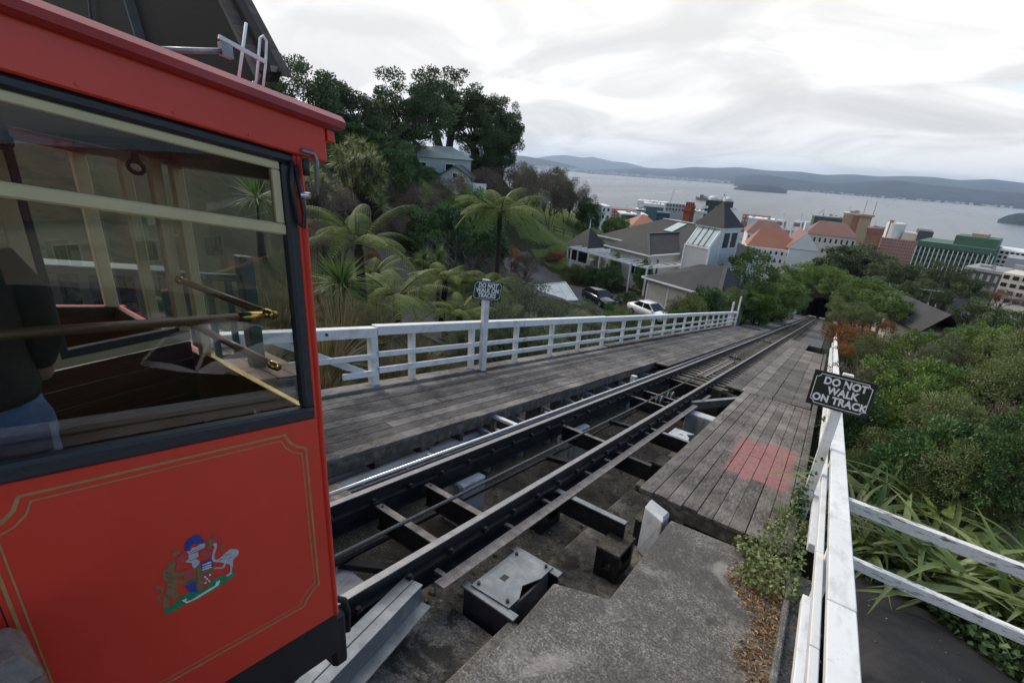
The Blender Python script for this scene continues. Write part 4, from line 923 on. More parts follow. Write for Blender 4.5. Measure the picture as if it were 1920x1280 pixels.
for s_ in (-1, 1):
    MB().tube([pb + Vector((0, s_ * .10, .86)), pb + Vector((0, s_ * .105, .70)), pb + Vector((0, s_ * .105, .48)), pb + Vector((.01, s_ * .105, .28)), pb + Vector((.02, s_ * .105, .07))], [.108, .10, .078, .07, .066], 14).build('trouser_leg', MT['jeans'], jn, True)
    MB().hexa([pb + Vector((.150, s_ * .10 - .06, .80)), pb + Vector((.150, s_ * .10 + .06, .80)), pb + Vector((.157, s_ * .10 + .06, .80)), pb + Vector((.157, s_ * .10 - .06, .80)), pb + Vector((.150, s_ * .10 - .065, .90)), pb + Vector((.150, s_ * .10 + .065, .90)), pb + Vector((.160, s_ * .10 + .065, .90)), pb + Vector((.160, s_ * .10 - .065, .90))]).build('back_pocket', MT['jeans'], jn)
skin('grey_hood', [J(.06, 0, 1.47, .07, .06), J(.07, .09, 1.46, .06, .045), J(.0, .13, 1.48, .05, .04), J(.07, -.09, 1.46, .06, .045), J(.0, -.13, 1.48, .05, .04), J(.10, 0, 1.40, .06, .04)], [(0, 1), (1, 2), (0, 3), (3, 4), (0, 5)], MT['hood'], per)
loft('hair', [(.05, .02, 1.56, .05, .06), (.045, .02, 1.60, .075, .08), (.035, .02, 1.66, .095, .09), (.025, .02, 1.73, .115, .10), (.02, .02, 1.79, .115, .098), (.015, .02, 1.835, .095, .085), (.01, .02, 1.865, .055, .055), (.01, .02, 1.875, .015, .015)], MT['hair'])
# ------------------------------------------------------------------ station platform left of the car
MT['tile'] = mat('brick_paver', (.20, .13, .105), .85, .3, 6, .4, 30, (.27, .19, .155), ov=.25)
MT['greenpaint'] = mat('dark_green_railing_paint', (.022, .060, .055), .4, .25, 6, coat=.2)
MT['slate'] = mat('dark_slate_wall', (.035, .038, .038), .8, .6, 9, .8, 12, (.12, .12, .115), ov=.4, bdist=.02)
MT['cleat'] = mat('dark_stained_cladding', (.009, .007, .006), .8, .4, 2, .3, 20, stretch=(1, 1, 12))
MT['barge'] = mat('grey_green_bargeboard', (.085, .095, .09), .7, .2, 4)
MT['shingle'] = mat('brown_roof_shingle', (.075, .055, .048), .85, .4, 8, ov=.3)
plat = sb(-8.05, -4.6, -6, 2.93, -1.3, .88).build('station_platform', MT['concrete'], bev=.01); tag(plat, kind='structure')
for i in range(9):
    for j in range(22):
        u = -8.03 + i * .38; v = 2.9 - j * .2
        sb(u + .004, u + .376, v - .194, v - .006, .8805, .905 + random.uniform(-.002, .002)).build('paver', MT['tile'], plat)
t_ = thing('green_railing', S(-5.05, 1.5, .9), 'dark green picket railing on the station platform behind the car', 'railing')
sb(-5.08, -5.02, -2, 2.45, 1.86, 1.93).build('top_rail', MT['greenpaint'], t_, bev=.008); sb(-5.07, -5.03, -2, 2.45, 1.02, 1.07).build('bottom_rail', MT['greenpaint'], t_, bev=.005)
for k in range(24): sb(-5.065, -5.035, 2.3 - k * .19, 2.36 - k * .19, 1.071, 1.859).build('picket', MT['greenpaint'], t_)
sb(-5.12, -4.98, 2.45, 2.59, .906, 2.13).build('end_post', MT['greenpaint'], t_, bev=.01)
t_ = thing('slate_wall', S(-7.8, 1, .3), 'dark slate retaining wall with pale pickets beyond the station platform', 'wall')
for r in range(7):
    v = -4 + (r % 2) * .2
    while v < 2.4:
        l = random.uniform(.3, .7); sb(-8.2, -7.75 + random.uniform(-.03, .03), v, v + l - .015, .1 + r * .19, .282 + r * .19).build('slate_stone', MT['slate'], t_); v += l
sb(-8.25, -7.7, -4, 2.9, 1.43, 1.50).build('coping', MT['barge'], t_)
st_ = thing('station_roof', at(300, 60, 4.6), 'dark station roof gable rising behind the red car', 'roof')
poly = [(436, -14), (512, 132), (505, 152), (180, 135), (-60, 70), (-60, -60), (400, -60)]
MB().prism([at(x, y, 4.6) for x, y in poly], (0, .14, 0)).build('gable_cladding', MT['cleat'], st_)
MB().bar(at(405, -30, 4.56), at(490, 150, 4.56), .06, .17, (0, 0, 1)).build('bargeboard', MT['barge'], st_)
for k in range(9):
    a = np.array(at(436, -14, 4.7)); b = np.array(at(516, 138, 4.7)); q = a + (b - a) * k / 9; q2 = a + (b - a) * (k + 1.12) / 9
    MB().bar(q, q2, .55, .022, (.6, 0, .8)).build('shingle', MT['shingle'], st_)
MB().bar(at(500, 128, 4.4), at(530, 132, 5.0), .11, .08).build('gutter', MT['steel'], st_)
MB().bar(at(232, -30, 4.5), at(286, 150, 4.5), .16, .05).build('brace_board', MT['barge'], st_)
MB().bar(at(165, -30, 4.5), at(180, 150, 4.5), .05, .05).build('brace_board', MT['barge'], st_)
# foreground timber post top at the lower left
t_ = thing('timber_post', (-1.45, .02, -.3), 'blunt grey and red-brown post top in the lower left corner', 'post')
MT['posttop'] = mat('worn_post_wood', (.20, .17, .14), .85, .35, 12, .5, 40, fine=.4)
q = [at(-60, 1262, .02), at(66, 1204, .06), at(104, 1212, .075), at(148, 1292, .03)]
X0, X1, Y0, Y1 = -1.71, -1.49, -.13, .065
mb = MB(); mb.box(X0, X1, Y0, Y1, -.3, 1.325); mb.build('shaft', mat('red_brown_post_paint', (.16, .085, .07), .7, .3, 6), t_, bev=.01)
mb = MB(); mb.hexa([(X0, Y0, 1.326), (X1, Y0, 1.326), (X1, Y1, 1.326), (X0, Y1, 1.326), (X0 + .03, Y0 + .03, 1.395), (X1 - .05, Y0 + .03, 1.395), (X1 - .05, Y1 - .03, 1.395), (X0 + .03, Y1 - .03, 1.395)]); mb.build('chamfered_top', MT['posttop'], t_, bev=.008)
# ------------------------------------------------------------------ vegetation
def leaf_mat(name, cols, trans=.25, rough=.55, ov=.18, spec=.3):
    m, t, p = newmat(name)
    a = N(t, 'ShaderNodeAttribute', attribute_name='rnd')
    c = ramp(t, a.outputs['Fac'], [(i / (len(cols) - 1) * .96 + .02, c_) for i, c_ in enumerate(cols)])
    c = objvar(t, c, ov)
    L(t, c, p.inputs['Base Color']); p.inputs['Roughness'].default_value = rough; p.inputs['Specular IOR Level'].default_value = spec
    out = [n for n in t.nodes if n.type == 'OUTPUT_MATERIAL'][0]
    tr = N(t, 'ShaderNodeBsdfTranslucent'); L(t, c, tr.inputs[0]); mx_ = N(t, 'ShaderNodeMixShader'); mx_.inputs[0].default_value = trans
    L(t, p.outputs[0], mx_.inputs[1]); L(t, tr.outputs[0], mx_.inputs[2]); L(t, mx_.outputs[0], out.inputs[0])
    return m
LM = dict(
  dark=leaf_mat('dark_evergreen_leaves', [(.026, .041, .021), (.057, .088, .034), (.104, .144, .063), (.171, .206, .109)], .12),
  mid=leaf_mat('mid_green_leaves', [(.052, .092, .021), (.088, .153, .036), (.150, .226, .056), (.226, .293, .085)], .25),
  olive=leaf_mat('olive_green_leaves', [(.074, .097, .032), (.128, .162, .055), (.197, .232, .093), (.274, .302, .144)], .22),
  grey=leaf_mat('grey_green_leaves', [(.082, .100, .055), (.137, .164, .087), (.200, .227, .137), (.255, .273, .182)], .2),
  deep=leaf_mat('deep_green_glossy_leaves', [(.025, .055, .025), (.055, .109, .039), (.096, .176, .060), (.167, .258, .096)], .15, .4),
  orange=leaf_mat('autumn_orange_leaves', [(.16, .060, .026), (.24, .095, .036), (.31, .14, .06), (.18, .14, .06)], .25),
  brown=leaf_mat('brown_twiggy_leaves', [(.078, .055, .043), (.132, .098, .082), (.185, .139, .116), (.145, .145, .078)], .1),
  lime=leaf_mat('yellow_green_sword_leaves', [(.103, .130, .037), (.181, .215, .067), (.276, .302, .112), (.345, .327, .154)], .2, .5),
  fern=leaf_mat('tree_fern_leaflets', [(.060, .092, .010), (.105, .150, .016), (.155, .205, .026), (.20, .23, .04)], .25, .55),
  tussock=leaf_mat('dry_tussock_blades', [(.106, .100, .040), (.188, .156, .075), (.263, .206, .106), (.150, .163, .056)], .2),
  strap=leaf_mat('green_strap_leaves', [(.083, .124, .030), (.124, .179, .044), (.173, .228, .066), (.214, .248, .097)], .3, .4, .25, .5),
  ivy=leaf_mat('ivy_leaves', [(.027, .060, .022), (.060, .112, .040), (.100, .160, .060), (.150, .200, .090)], .15, .45),
  litter=leaf_mat('fallen_dry_leaves', [(.156, .090, .042), (.264, .162, .078), (.396, .264, .144), (.504, .372, .228)], .05, .8),
  grass=leaf_mat('lawn_blades', [(.05, .075, .018), (.075, .11, .025), (.10, .14, .035)], .2))
MT['bark'] = mat('grey_brown_bark', (.055, .044, .036), .9, .4, 6, .7, 20, (.10, .085, .07), stretch=(2, 2, .5))
MT['twig'] = mat('pale_bare_twigs', (.15, .125, .11), .85, .3, 6)
MT['twigm'] = mat('mauve_brown_twigs', (.070, .052, .046), .9, .3, 6)
MT['fibre'] = mat('fibrous_fern_trunk', (.030, .020, .013), .95, .5, 14, .9, 30, stretch=(3, 3, 1), bdist=.02)
MT['rachis'] = mat('dark_fern_stalk', (.030, .020, .010), .7, .3, 9)
def unit(v): return v / np.maximum(np.linalg.norm(v, axis=1, keepdims=True), 1e-9)
def leaves(P, D, ln, wd, r_, droop=.15, fold=.12):
    """diamond leaves at P along D, folded a little: 4 points, 2 triangles each"""
    n = len(P); D = unit(D); side = unit(np.cross(D, r_.normal(size=(n, 3)))); nrm = np.cross(side, D)
    l = ln * r_.uniform(.65, 1.25, (n, 1)); w = wd * r_.uniform(.7, 1.2, (n, 1))
    mid = P + D * l * .45; tip = P + D * l; tip[:, 2] -= (droop * l)[:, 0]
    a = mid + side * w / 2 + nrm * l * fold; b = mid - side * w / 2 + nrm * l * fold
    V = np.stack([P, a, tip, b], 1).reshape(-1, 3); i = np.arange(n) * 4
    F = np.concatenate([np.stack([i, i + 1, i + 2], 1), np.stack([i, i + 2, i + 3], 1)])
    return V, F
def crown_mesh(name, m, seed, clumps=70, per=110, ln=.09, wd=.05, rc=.21, flat=.8, shell=.55, up=.35, low=-.7, lump=.28):
    r_ = np.random.default_rng(seed)
    d = unit(r_.normal(size=(clumps * 3, 3))); d = d[d[:, 2] > low][:clumps]
    rad = (shell + (1 - shell) * r_.random(len(d)) ** .6)[:, None] * (1 + lump * np.sin(d[:, :1] * 4 + seed) * np.cos(d[:, 1:2] * 3.3 + 2 * seed))
    C = d * rad * np.array([1, 1, flat]); sz = r_.uniform(.6, 1.3, len(C))
    k = np.repeat(np.arange(len(C)), (per * sz ** 2).astype(int))
    off = unit(r_.normal(size=(len(k), 3))) * (r_.random((len(k), 1)) ** .45) * (rc * sz[k])[:, None] * np.array([1.15, 1.15, .75])
    P = C[k] + off; D = unit(off) * .8 + unit(C[k]) * .5 + r_.normal(size=P.shape) * .45; D[:, 2] += up
    V, F = leaves(P, D, ln, wd, r_)
    rr = np.clip(.5 + .16 * r_.normal(size=len(C))[k] + .17 * r_.normal(size=len(k)), 0, 1)
    return setmesh(name, V, F, m, False, {'rnd': np.repeat(rr, 4)}), C
def limbs(C, seed, n_trunk=3, base=-1.0, r0=.05, m=None, name='trunk', fork=-.35):
    r_ = np.random.default_rng(seed); mb = MB(); tops = []
    for k in range(n_trunk):
        a = 2 * math.pi * k / n_trunk + r_.random(); b = Vector((.10 * math.cos(a) * (n_trunk > 1), .10 * math.sin(a) * (n_trunk > 1), base)); tp = Vector((.28 * math.cos(a), .28 * math.sin(a), fork + r_.uniform(-.1, .1)))
        mb.tube([b, b.lerp(tp, .5) + Vector((r_.normal() * .03, r_.normal() * .03, 0)), tp], [r0, r0 * .8, r0 * .62], 7); tops.append(tp)
    for c_ in C[::2]:
        c_ = Vector(c_); tp = min(tops, key=lambda q: (q - c_).length); md = tp.lerp(c_, .5) + Vector((0, 0, -.06)) + Vector(r_.normal(size=3)) * .04
        mb.tube([tp, md, c_], [r0 * .5, r0 * .3, r0 * .1], 5, False)
    return setmesh(name, mb.v, mb.f, m or MT['bark'], True)
PR = {}
def proto(key, m, seed, trunks=3, base=-1.0, r0=.05, fork=-.35, bark=None, **kw):
    me, C = crown_mesh('foliage', LM[m], seed, **kw); PR[key] = (me, limbs(C, seed, trunks, base, r0, bark, 'trunk', fork))
for q in range(3):
    proto('pohutu%d' % q, 'dark', 11 + q, 4, -1.25, .055, -.45, clumps=88, per=210, ln=.052, wd=.030, rc=.155, flat=.80, shell=.5, low=-.55, lump=.24)
for q in range(3):
    proto('bush%d' % q, 'olive', 21 + q, 3, -1.0, .03, -.5, clumps=110, per=135, ln=.075, wd=.026, rc=.19, flat=.9, shell=.6, low=-.5)
for q in range(2):
    proto('bushd%d' % q, 'deep', 31 + q, 3, -1.0, .03, -.5, clumps=95, per=130, ln=.085, wd=.040, rc=.19, flat=.9, shell=.6, low=-.6)
for q in range(2):
    proto('leafy%d' % q, 'mid', 41 + q, 2, -1.2, .04, -.5, clumps=95, per=120, ln=.075, wd=.045, rc=.18, flat=1.0, shell=.6, low=-.8)
for q in range(2):
    proto('grey%d' % q, 'grey', 51 + q, 3, -1.0, .03, -.5, clumps=90, per=130, ln=.07, wd=.026, rc=.19, flat=.8, shell=.55, low=-.5)
proto('orange', 'orange', 61, 3, -1.0, .02, -.4, clumps=45, per=70, ln=.10, wd=.06, rc=.2, flat=.9, low=-.4)
proto('brownb', 'brown', 62, 5, -1.0, .02, -.5, clumps=80, per=90, ln=.07, wd=.018, rc=.2, flat=.8, low=-.3)
proto('darktree', 'dark', 63, 1, -1.4, .06, -.5, clumps=75, per=140, ln=.075, wd=.045, rc=.18, flat=.75, shell=.62, low=-.6, lump=.15)
def twigs_mesh(name, m, seed, n=26, r0=.016, h=1.0, spread=.8):
    r_ = np.random.default_rng(seed); mb = MB()
    def grow(p, d, l, r, lev):
        p2 = p + d * l; md = p.lerp(p2, .5) + Vector(r_.normal(size=3)) * l * .06
        mb.tube([p, md, p2], [r, r * .8, r * .6], 4, False)
        if lev == 0: return
        for k in range(3 if lev > 1 else 4):
            d2 = (d + Vector(r_.normal(size=3)) * .55 + Vector((0, 0, .12))).normalized(); grow(p.lerp(p2, r_.uniform(.45, 1)), d2, l * r_.uniform(.55, .8), r * .55, lev - 1)
    for k in range(n):
        a = r_.uniform(0, 6.28); d = Vector((math.cos(a) * spread * r_.random(), math.sin(a) * spread * r_.random(), 1)).normalized()
        grow(Vector((r_.normal() * .12, r_.normal() * .12, 0)), d, h * r_.uniform(.3, .5), r0, 3)
    return setmesh(name, mb.v, mb.f, m, False)
TW = [twigs_mesh('twigs', MT['twigm'], 3), twigs_mesh('twigs', MT['twig'], 4, 9, .02, 1.1, .9)]
CATN = {}
def plant(name, key, c, r, label, cat, group, rz=None, gz=None, sz=1.0):
    """crown centre c, radius r; the trunk is stretched down to the ground by its own scale"""
    fo, tr = PR[key]; g = G(c[0], c[1]) if gz is None else gz
    t_ = thing(name, (c[0], c[1], g - .1), label, cat, group)
    rz = random.uniform(0, 6.28) if rz is None else rz
    if cat != 'tree':            # shrubs are leafy down to the ground
        top = c[2] + r * sz * .9; hh = max(.5 * r, min((top - g) / 2, 1.15 * r if cat == 'shrub' and not name.startswith(('climb', 'hedge')) else 9)); c = (c[0], c[1], top - hh); sz = hh / r / .85
    a = link('crown' if cat == 'tree' else 'foliage', fo, t_, (0, 0, c[2] - g + .1)); a.scale = (r, r, r * sz); a.rotation_euler = (0, 0, rz)
    b = link('branches' if cat == 'tree' else 'stems', tr, t_, a.location); b.rotation_euler = (0, 0, rz); b.scale = a.scale
    if cat == 'tree' or c[2] - r * sz > g + .2:
        lowz = c[2] - r * sz * .45; mb = MB(); n_ = 3 if key.startswith('poh') else 1
        for q in range(n_):
            an = rz + 6.28 * q / n_; o_ = .24 * r * (n_ > 1); mb.tube([(c[0] + o_ * .35 * math.cos(an), c[1] + o_ * .35 * math.sin(an), g - .3), (c[0] + o_ * math.cos(an), c[1] + o_ * math.sin(an), lowz)], [.075 * r, .055 * r], 7)
        mb.build('trunk', MT['bark'], t_, True)
    return t_
def veg(name, key, px, py, D, rpx, label, cat, group, sz=1.0, **kw):
    return plant(name, key, atD(px, py, D), rpx * pxm(px, py, D), label, cat, group, sz=sz, **kw)
# ridge trees
for i, (key, px, py, D, r, sz, lab) in enumerate((
  ('pohutu0', 560, 205, 46, 98, 1.05, 'tall dark evergreen tree rising just behind the red car roof'), ('pohutu1', 650, 245, 47, 82, 1.1, 'dark evergreen tree beside the tallest one above the red car'),
  ('pohutu2', 765, 220, 57, 82, 1.15, 'broad domed evergreen tree standing left of the pale house on the ridge'), ('pohutu0', 838, 205, 66, 82, 1.0, 'evergreen tree with high dome directly above the pale house'),
  ('pohutu1', 900, 244, 66, 66, 1.05, 'dark evergreen tree right of the green-roofed shed'), ('pohutu2', 935, 245, 68, 46, 1.6, 'outermost evergreen tree at the sea end of the ridge'), ('pohutu0', 690, 285, 50, 60, 1.2, 'low dark evergreen crown under the ridge trees'), ('pohutu1', 905, 292, 66, 44, 1.1, 'low dark evergreen right of the green-roofed shed, under the ridge crowns'), ('pohutu0', 938, 296, 68, 32, 1.2, 'lowest evergreen foliage at the sea end of the ridge'), ('pohutu2', 735, 270, 60, 56, 1.2, 'evergreen foliage filling below the broad domed tree'))):
    veg('evergreen_tree', key, px, py, D, r, lab, 'tree', 'evergreen trees on the ridge', sz)
veg('dark_shrub', 'bushd0', 752, 335, 40, 42, 'dense dark shrub below the pale house', 'shrub', 'shrubs on the left bank', 1.5)
# sword-leaf heads (cabbage trees, yuccas)
def sword_head(name, m, seed, n=90, ln=1.0, wd=.05, up=.2, seg=3, droop=.35):
    r_ = np.random.default_rng(seed); V = []; F = []; R_ = []
    for k in range(n):
        d = r_.normal(size=3); d /= np.linalg.norm(d); d[2] = d[2] * .8 + up; d /= np.linalg.norm(d)
        if d[2] < -.5: continue
        sd_ = np.cross(d, [0, 0, 1]); sd_ /= np.linalg.norm(sd_) + 1e-9; l = ln * r_.uniform(.7, 1.1); c0 = r_.random(); b = len(V)
        for j in range(seg + 1):
            q = j / seg; pnt = d * l * q; pnt = pnt + np.array([0, 0, -droop * l * q ** 2 * (1 - abs(d[2]))]); w = wd * (1 - q) ** .7 * (.5 + min(1, q * 4) * .5) * (1 if j < seg else .0)
            if j < seg: V += [pnt - sd_ * w / 2, pnt + sd_ * w / 2]; R_ += [c0, c0]
            else: V += [pnt]; R_ += [c0]
        for j in range(seg - 1): F.append((b + 2 * j, b + 2 * j + 1, b + 2 * j + 3, b + 2 * j + 2))
        F.append((b + 2 * seg - 2, b + 2 * seg - 1, b + 2 * seg))
    return setmesh(name, V, F, m, True, {'rnd': R_})
SWL = [sword_head('leaf_head', LM['lime'], 5 + k, 80, 1.0, .07) for k in range(2)]; SWG = sword_head('leaf_head', LM['mid'], 8, 95, 1.0, .055, .35)
def cabbage(px, py, D, rx, ry, n, lm, lab, seed, hr=.42, grp='cabbage trees on the left bank'):
    r_ = np.random.default_rng(seed); k = pxm(px, py, D); c = Vector(atD(px, py, D)); g = G(c.x, c.y)
    t_ = thing('cabbage_tree', (c.x, c.y, g - .1), lab, 'tree', grp); mb = MB()
    fk = Vector((c.x, c.y, g + (c.z - ry * k - g) * .6))
    mb.tube([(c.x, c.y, g - .2), fk], [.12, .09], 7)
    for i in range(n):
        a = r_.uniform(0, 6.28); rr = math.sqrt(r_.random()); p_ = c + Vector((math.cos(a) * rr * rx * k, math.sin(a) * rr * rx * k * .6, r_.uniform(-1, 1) * ry * k * math.sqrt(1 - rr * rr * .7)))
        mb.tube([fk, fk.lerp(p_, .55) + Vector((0, 0, -.1)), p_], [.05, .035, .025], 5, False)
        o_ = link('leaf_head', lm[i % len(lm)] if isinstance(lm, list) else lm, t_, p_ - wloc(t_)); s_ = hr * r_.uniform(.8, 1.2); o_.scale = (s_, s_, s_); o_.rotation_euler = (r_.normal() * .3, r_.normal() * .3, r_.uniform(0, 6.28))
    mb.build('trunk', MT['bark'], t_, True)
cabbage(668, 335, 30, 66, 78, 95, SWL, 'large yellow-green cabbage tree with many spiky heads on the left bank', 1, .62)
cabbage(590, 350, 27, 40, 40, 24, SWL, 'smaller cabbage tree half hidden behind the red car corner', 2, .5)
cabbage(480, 372, 15, 3, 3, 1, SWG, 'single spiky cabbage tree head seen through the car window', 3, .85)
cabbage(456, 22, 22, 3, 3, 1, SWG, 'spiky cabbage tree head peeping over the station roof', 9, .55)
cabbage(790, 488, 22, 12, 8, 3, SWG, 'small spiky cabbage tree left of the pair above the ferns', 4, .55); cabbage(822, 482, 23, 12, 8, 3, SWG, 'small spiky cabbage tree right of the pair above the ferns', 5, .55)
cabbage(1000, 376, 70, 16, 6, 4, SWG, 'spiky bush below the brown hedge on the lawn', 6, 1.3); cabbage(868, 342, 52, 4, 3, 2, SWL, 'lone slim palm-like tree below the green-roofed shed', 7, 1.0)
cabbage(640, 530, 11.5, 10, 10, 4, SWG, 'spiky green flax clump under the large tree fern', 8, .85); cabbage(1400, 495, 75, 6, 6, 3, SWG, 'spiky palm beside the white tower', 12, 1.2)
# tree ferns
def frond_mesh(seed, n=25, L_=1.0, droop=.55, lift=.55):
    r_ = np.random.default_rng(seed); P = []; Dn = []; ln = []; q_ = np.linspace(0, 1, 40)
    def curve(q): return np.array([q * .92, 0, lift * q - droop * q ** 2.1])
    mb = MB(); pts = [tuple(curve(q)) for q in np.linspace(0, .98, 9)]; mb.tube(pts, [.012 * (1 - .85 * q) for q in np.linspace(0, 1, 9)], 5, False)
    V = []; F = []; R_ = []
    for i in range(n):
        q = .20 + .80 * i / n; c0 = curve(q); tg = curve(min(1, q + .01)) - c0; tg /= np.linalg.norm(tg); w = .20 * math.sin(math.pi * min(1, q * .88 + .13)) ** .8 + .012
        for s_ in (-1, 1):
            d = np.array([.30, s_ * 1.0, -.10]) + tg * .15; d /= np.linalg.norm(d); c1 = np.clip(.5 + .2 * r_.normal(), 0, 1); m_ = 9
            for j in range(m_):
                f = (j + .3) / m_; p0 = c0 + d * w * f; p0 = p0 + np.array([0, 0, -.45 * w * f * f]); ll = .0185 * (1 - f * .7) * (.6 + w * 2.4); b = len(V)
                for e in (-1, 1):
                    tip = p0 + tg * e * ll + d * ll * .55 + np.array([0, 0, -ll * .25]); b = len(V); V += [p0 - d * .011, p0 + d * .016, tip]; F.append((b, b + 1, b + 2)); R_ += [c1] * 3
    return setmesh('frond', V, F, LM['fern'], False, {'rnd': R_}), setmesh('stalk', mb.v, mb.f, MT['rachis'], True)
FR = [frond_mesh(1, 25, 1, .72, .62), frond_mesh(2, 25, 1, 1.0, .60), frond_mesh(3, 23, 1, .60, .85)]
def tree_fern(px, py, D, rpx, n, lab, seed, base=None, lift=.25):
    r_ = np.random.default_rng(seed); c = Vector(atD(px, py, D)); k = pxm(px, py, D); g = G(c.x, c.y) if base is None else base
    t_ = thing('tree_fern', (c.x, c.y, g - .1), lab, 'tree fern', 'tree ferns on the left bank')
    lean = Vector((r_.normal() * .1, r_.normal() * .1, 0)); mb = MB(); h = c.z - g + .1
    mb.tube([Vector((c.x, c.y, g - .15)) + lean, Vector((c.x, c.y, g + h * .5)) + lean * .4, (c.x, c.y, c.z - .1), (c.x, c.y, c.z + .05)], [.15, .12, .12, .07], 9); mb.build('trunk', MT['fibre'], t_, True)
    for i in range(n):
        fm, stm = FR[i % 3]; s_ = rpx * k * r_.uniform(.82, 1.1); a = 6.283 * i / n + r_.uniform(-.15, .15)
        o_ = link('frond', fm, t_, c - wloc(t_)); o_.rotation_euler = (r_.normal() * .15, -lift * r_.uniform(-.4, 1.6) , a); o_.scale = (s_, s_, s_)
        link('stalk', stm, o_)
tree_fern(672, 462, 13, 140, 15, 'large tree fern with upswept fronds beside the red car corner', 1, lift=.3)
tree_fern(938, 402, 22, 108, 20, 'tall slender tree fern with drooping crown above the green sign', 2, lift=.10)
for i, (px, py, D, r, lab) in enumerate(((742, 560, 15, 100, 'bright low tree fern spreading over the garden path'), (660, 585, 12.5, 80, 'low tree fern between tussocks and the bright fern'), (835, 530, 19, 72, 'darker low tree fern beside the small cabbage trees'), (905, 545, 19, 70, 'low tree fern just behind the green sign'), (862, 590, 15.5, 62, 'small fern with yellowing fronds left of the green sign'), (700, 520, 17, 70, 'fern partly hidden behind the bright low tree fern'))):
    tree_fern(px, py, D, r * 1.2, 20, lab, 20 + i, lift=.2)
# tussock grass
def tuft_mesh(name, m, seed, n=330, ln=1.0, wd=.012, seg=4, spread=.9, droop=.9):
    r_ = np.random.default_rng(seed); V = []; F = []; R_ = []
    for k in range(n):
        a = r_.uniform(0, 6.283); e = r_.uniform(.15, 1) * spread; d = np.array([math.cos(a) * e, math.sin(a) * e, 1.0]); d /= np.linalg.norm(d); l = ln * r_.uniform(.55, 1.1); sd_ = np.array([-math.sin(a), math.cos(a), 0]); c0 = np.clip(.45 + .25 * r_.normal(), 0, 1); b = len(V); p0 = np.array([math.cos(a), math.sin(a), 0]) * r_.random() * .10
        for j in range(seg + 1):
            q = j / seg; pt = p0 + d * l * q - np.array([0, 0, droop * l * e * .55 * q ** 2.2]); w = wd * (1 - q * .9)
            V += [pt - sd_ * w, pt + sd_ * w]; R_ += [c0, c0]
        for j in range(seg): F.append((b + 2 * j, b + 2 * j + 1, b + 2 * j + 3, b + 2 * j + 2))
    return setmesh(name, V, F, m, True, {'rnd': R_})
TU = [tuft_mesh('blades', LM['tussock'], k, 420, 1.0, .007) for k in range(3)]
sp = [(-7.0, 4.4, 1.1), (-7.7, 5.0, 1.5), (-8.4, 5.9, 1.6), (-9.3, 6.3, 1.5), (-7.2, 6.2, 1.0), (-6.9, 7.5, 1.0), (-7.6, 7.4, 1.2), (-7.1, 8.6, .9), (-8.2, 8.0, 1.1), (-6.8, 9.6, .8), (-9.0, 7.3, 1.4), (-10.4, 6.6, 1.5), (-6.7, 5.4, .8), (-6.8, 3.4, .9), (-8.0, 3.9, 1.3), (-9.0, 4.9, 1.5)]
TL = ['first', 'second', 'third', 'fourth', 'fifth', 'sixth', 'seventh', 'eighth', 'ninth', 'tenth', 'eleventh', 'twelfth', 'thirteenth', 'fourteenth', 'fifteenth', 'sixteenth', 'seventeenth', 'eighteenth', 'nineteenth', 'twentieth']
for i, (x, y, s_) in enumerate(sp):
    o_ = link('tussock_grass', TU[i % 3], None, (x, y, G(x, y) - .03)); o_.scale = (s_ * 1.15, s_ * 1.15, s_ * 1.15); o_.rotation_euler = (0, 0, i * 1.7); tag(o_, 'golden brown tussock grass clump behind the left white fence beside the red car', 'grass', 'tussock clumps behind the left fence')
# shrubs of the left bank and hollow
def shrubs(rows, name, lab, group, cat='shrub'):
    for i, q in enumerate(rows):
        key, px, py, D, r = q[:5]; veg(name, key, px, py, D, r, lab if isinstance(lab, str) else lab[i], cat, group, q[5] if len(q) > 5 else .9)
shrubs([('bushd1', 830, 440, 32, 55), ('bushd0', 905, 455, 34, 48), ('bushd1', 770, 425, 34, 40), ('bushd0', 660, 290, 44, 60), ('leafy0', 880, 395, 44, 42), ('bushd1', 610, 335, 40, 50), ('bushd0', 800, 338, 52, 26)], 'dark_shrub', ['dark shrub just above the slender tree fern path', 'dark shrub directly behind the slender tree fern', 'dark shrub left of the bare pale shrub', 'dark shrub under the tall trees by the car roof', 'greener shrub below the green-roofed shed', 'dark shrub behind the car corner', 'small dark shrub at the corner of the pale house'], 'dark shrubs on the left bank')
shrubs([('brownb', 620, 385, 26, 52), ('brownb', 780, 385, 38, 50), ('brownb', 850, 365, 46, 45), ('brownb', 605, 455, 17, 42), ('brownb', 905, 350, 56, 42), ('brownb', 955, 345, 62, 45), ('brownb', 730, 420, 30, 34)], 'brown_shrub', ['brown twiggy shrub right beside the car corner post', 'brown shrub below the dense dark shrub', 'brown shrub below the green-roofed shed', 'brown low shrub behind the large tree fern', 'brown shrub under the sea-end ridge trees', 'brown shrub at the ridge end above the lawn', 'small brown shrub above the large tree fern'], 'brown shrubs on the left bank')
shrubs([('brownb', 1000, 345, 76, 36, 1.0), ('brownb', 1035, 350, 80, 36, 1.0), ('brownb', 1068, 365, 84, 34, 1.0), ('brownb', 1092, 383, 86, 28, 1.0), ('olive_' if False else 'bush0', 1050, 348, 86, 26, 1.0), ('bush1', 985, 335, 80, 22, 1.2), ('bushd0', 1105, 392, 84, 22, .8)], 'hedge_shrub', ['brown hedge shrub at the ridge end of the lawn', 'brown hedge shrub second along the lawn top', 'brown hedge shrub third along the lawn top', 'last brown hedge shrub above the town', 'olive hedge shrub standing against the water', 'olive shrub sticking up at the ridge end', 'dark hedge shrub beside the white houses'], 'hedge along the lawn')
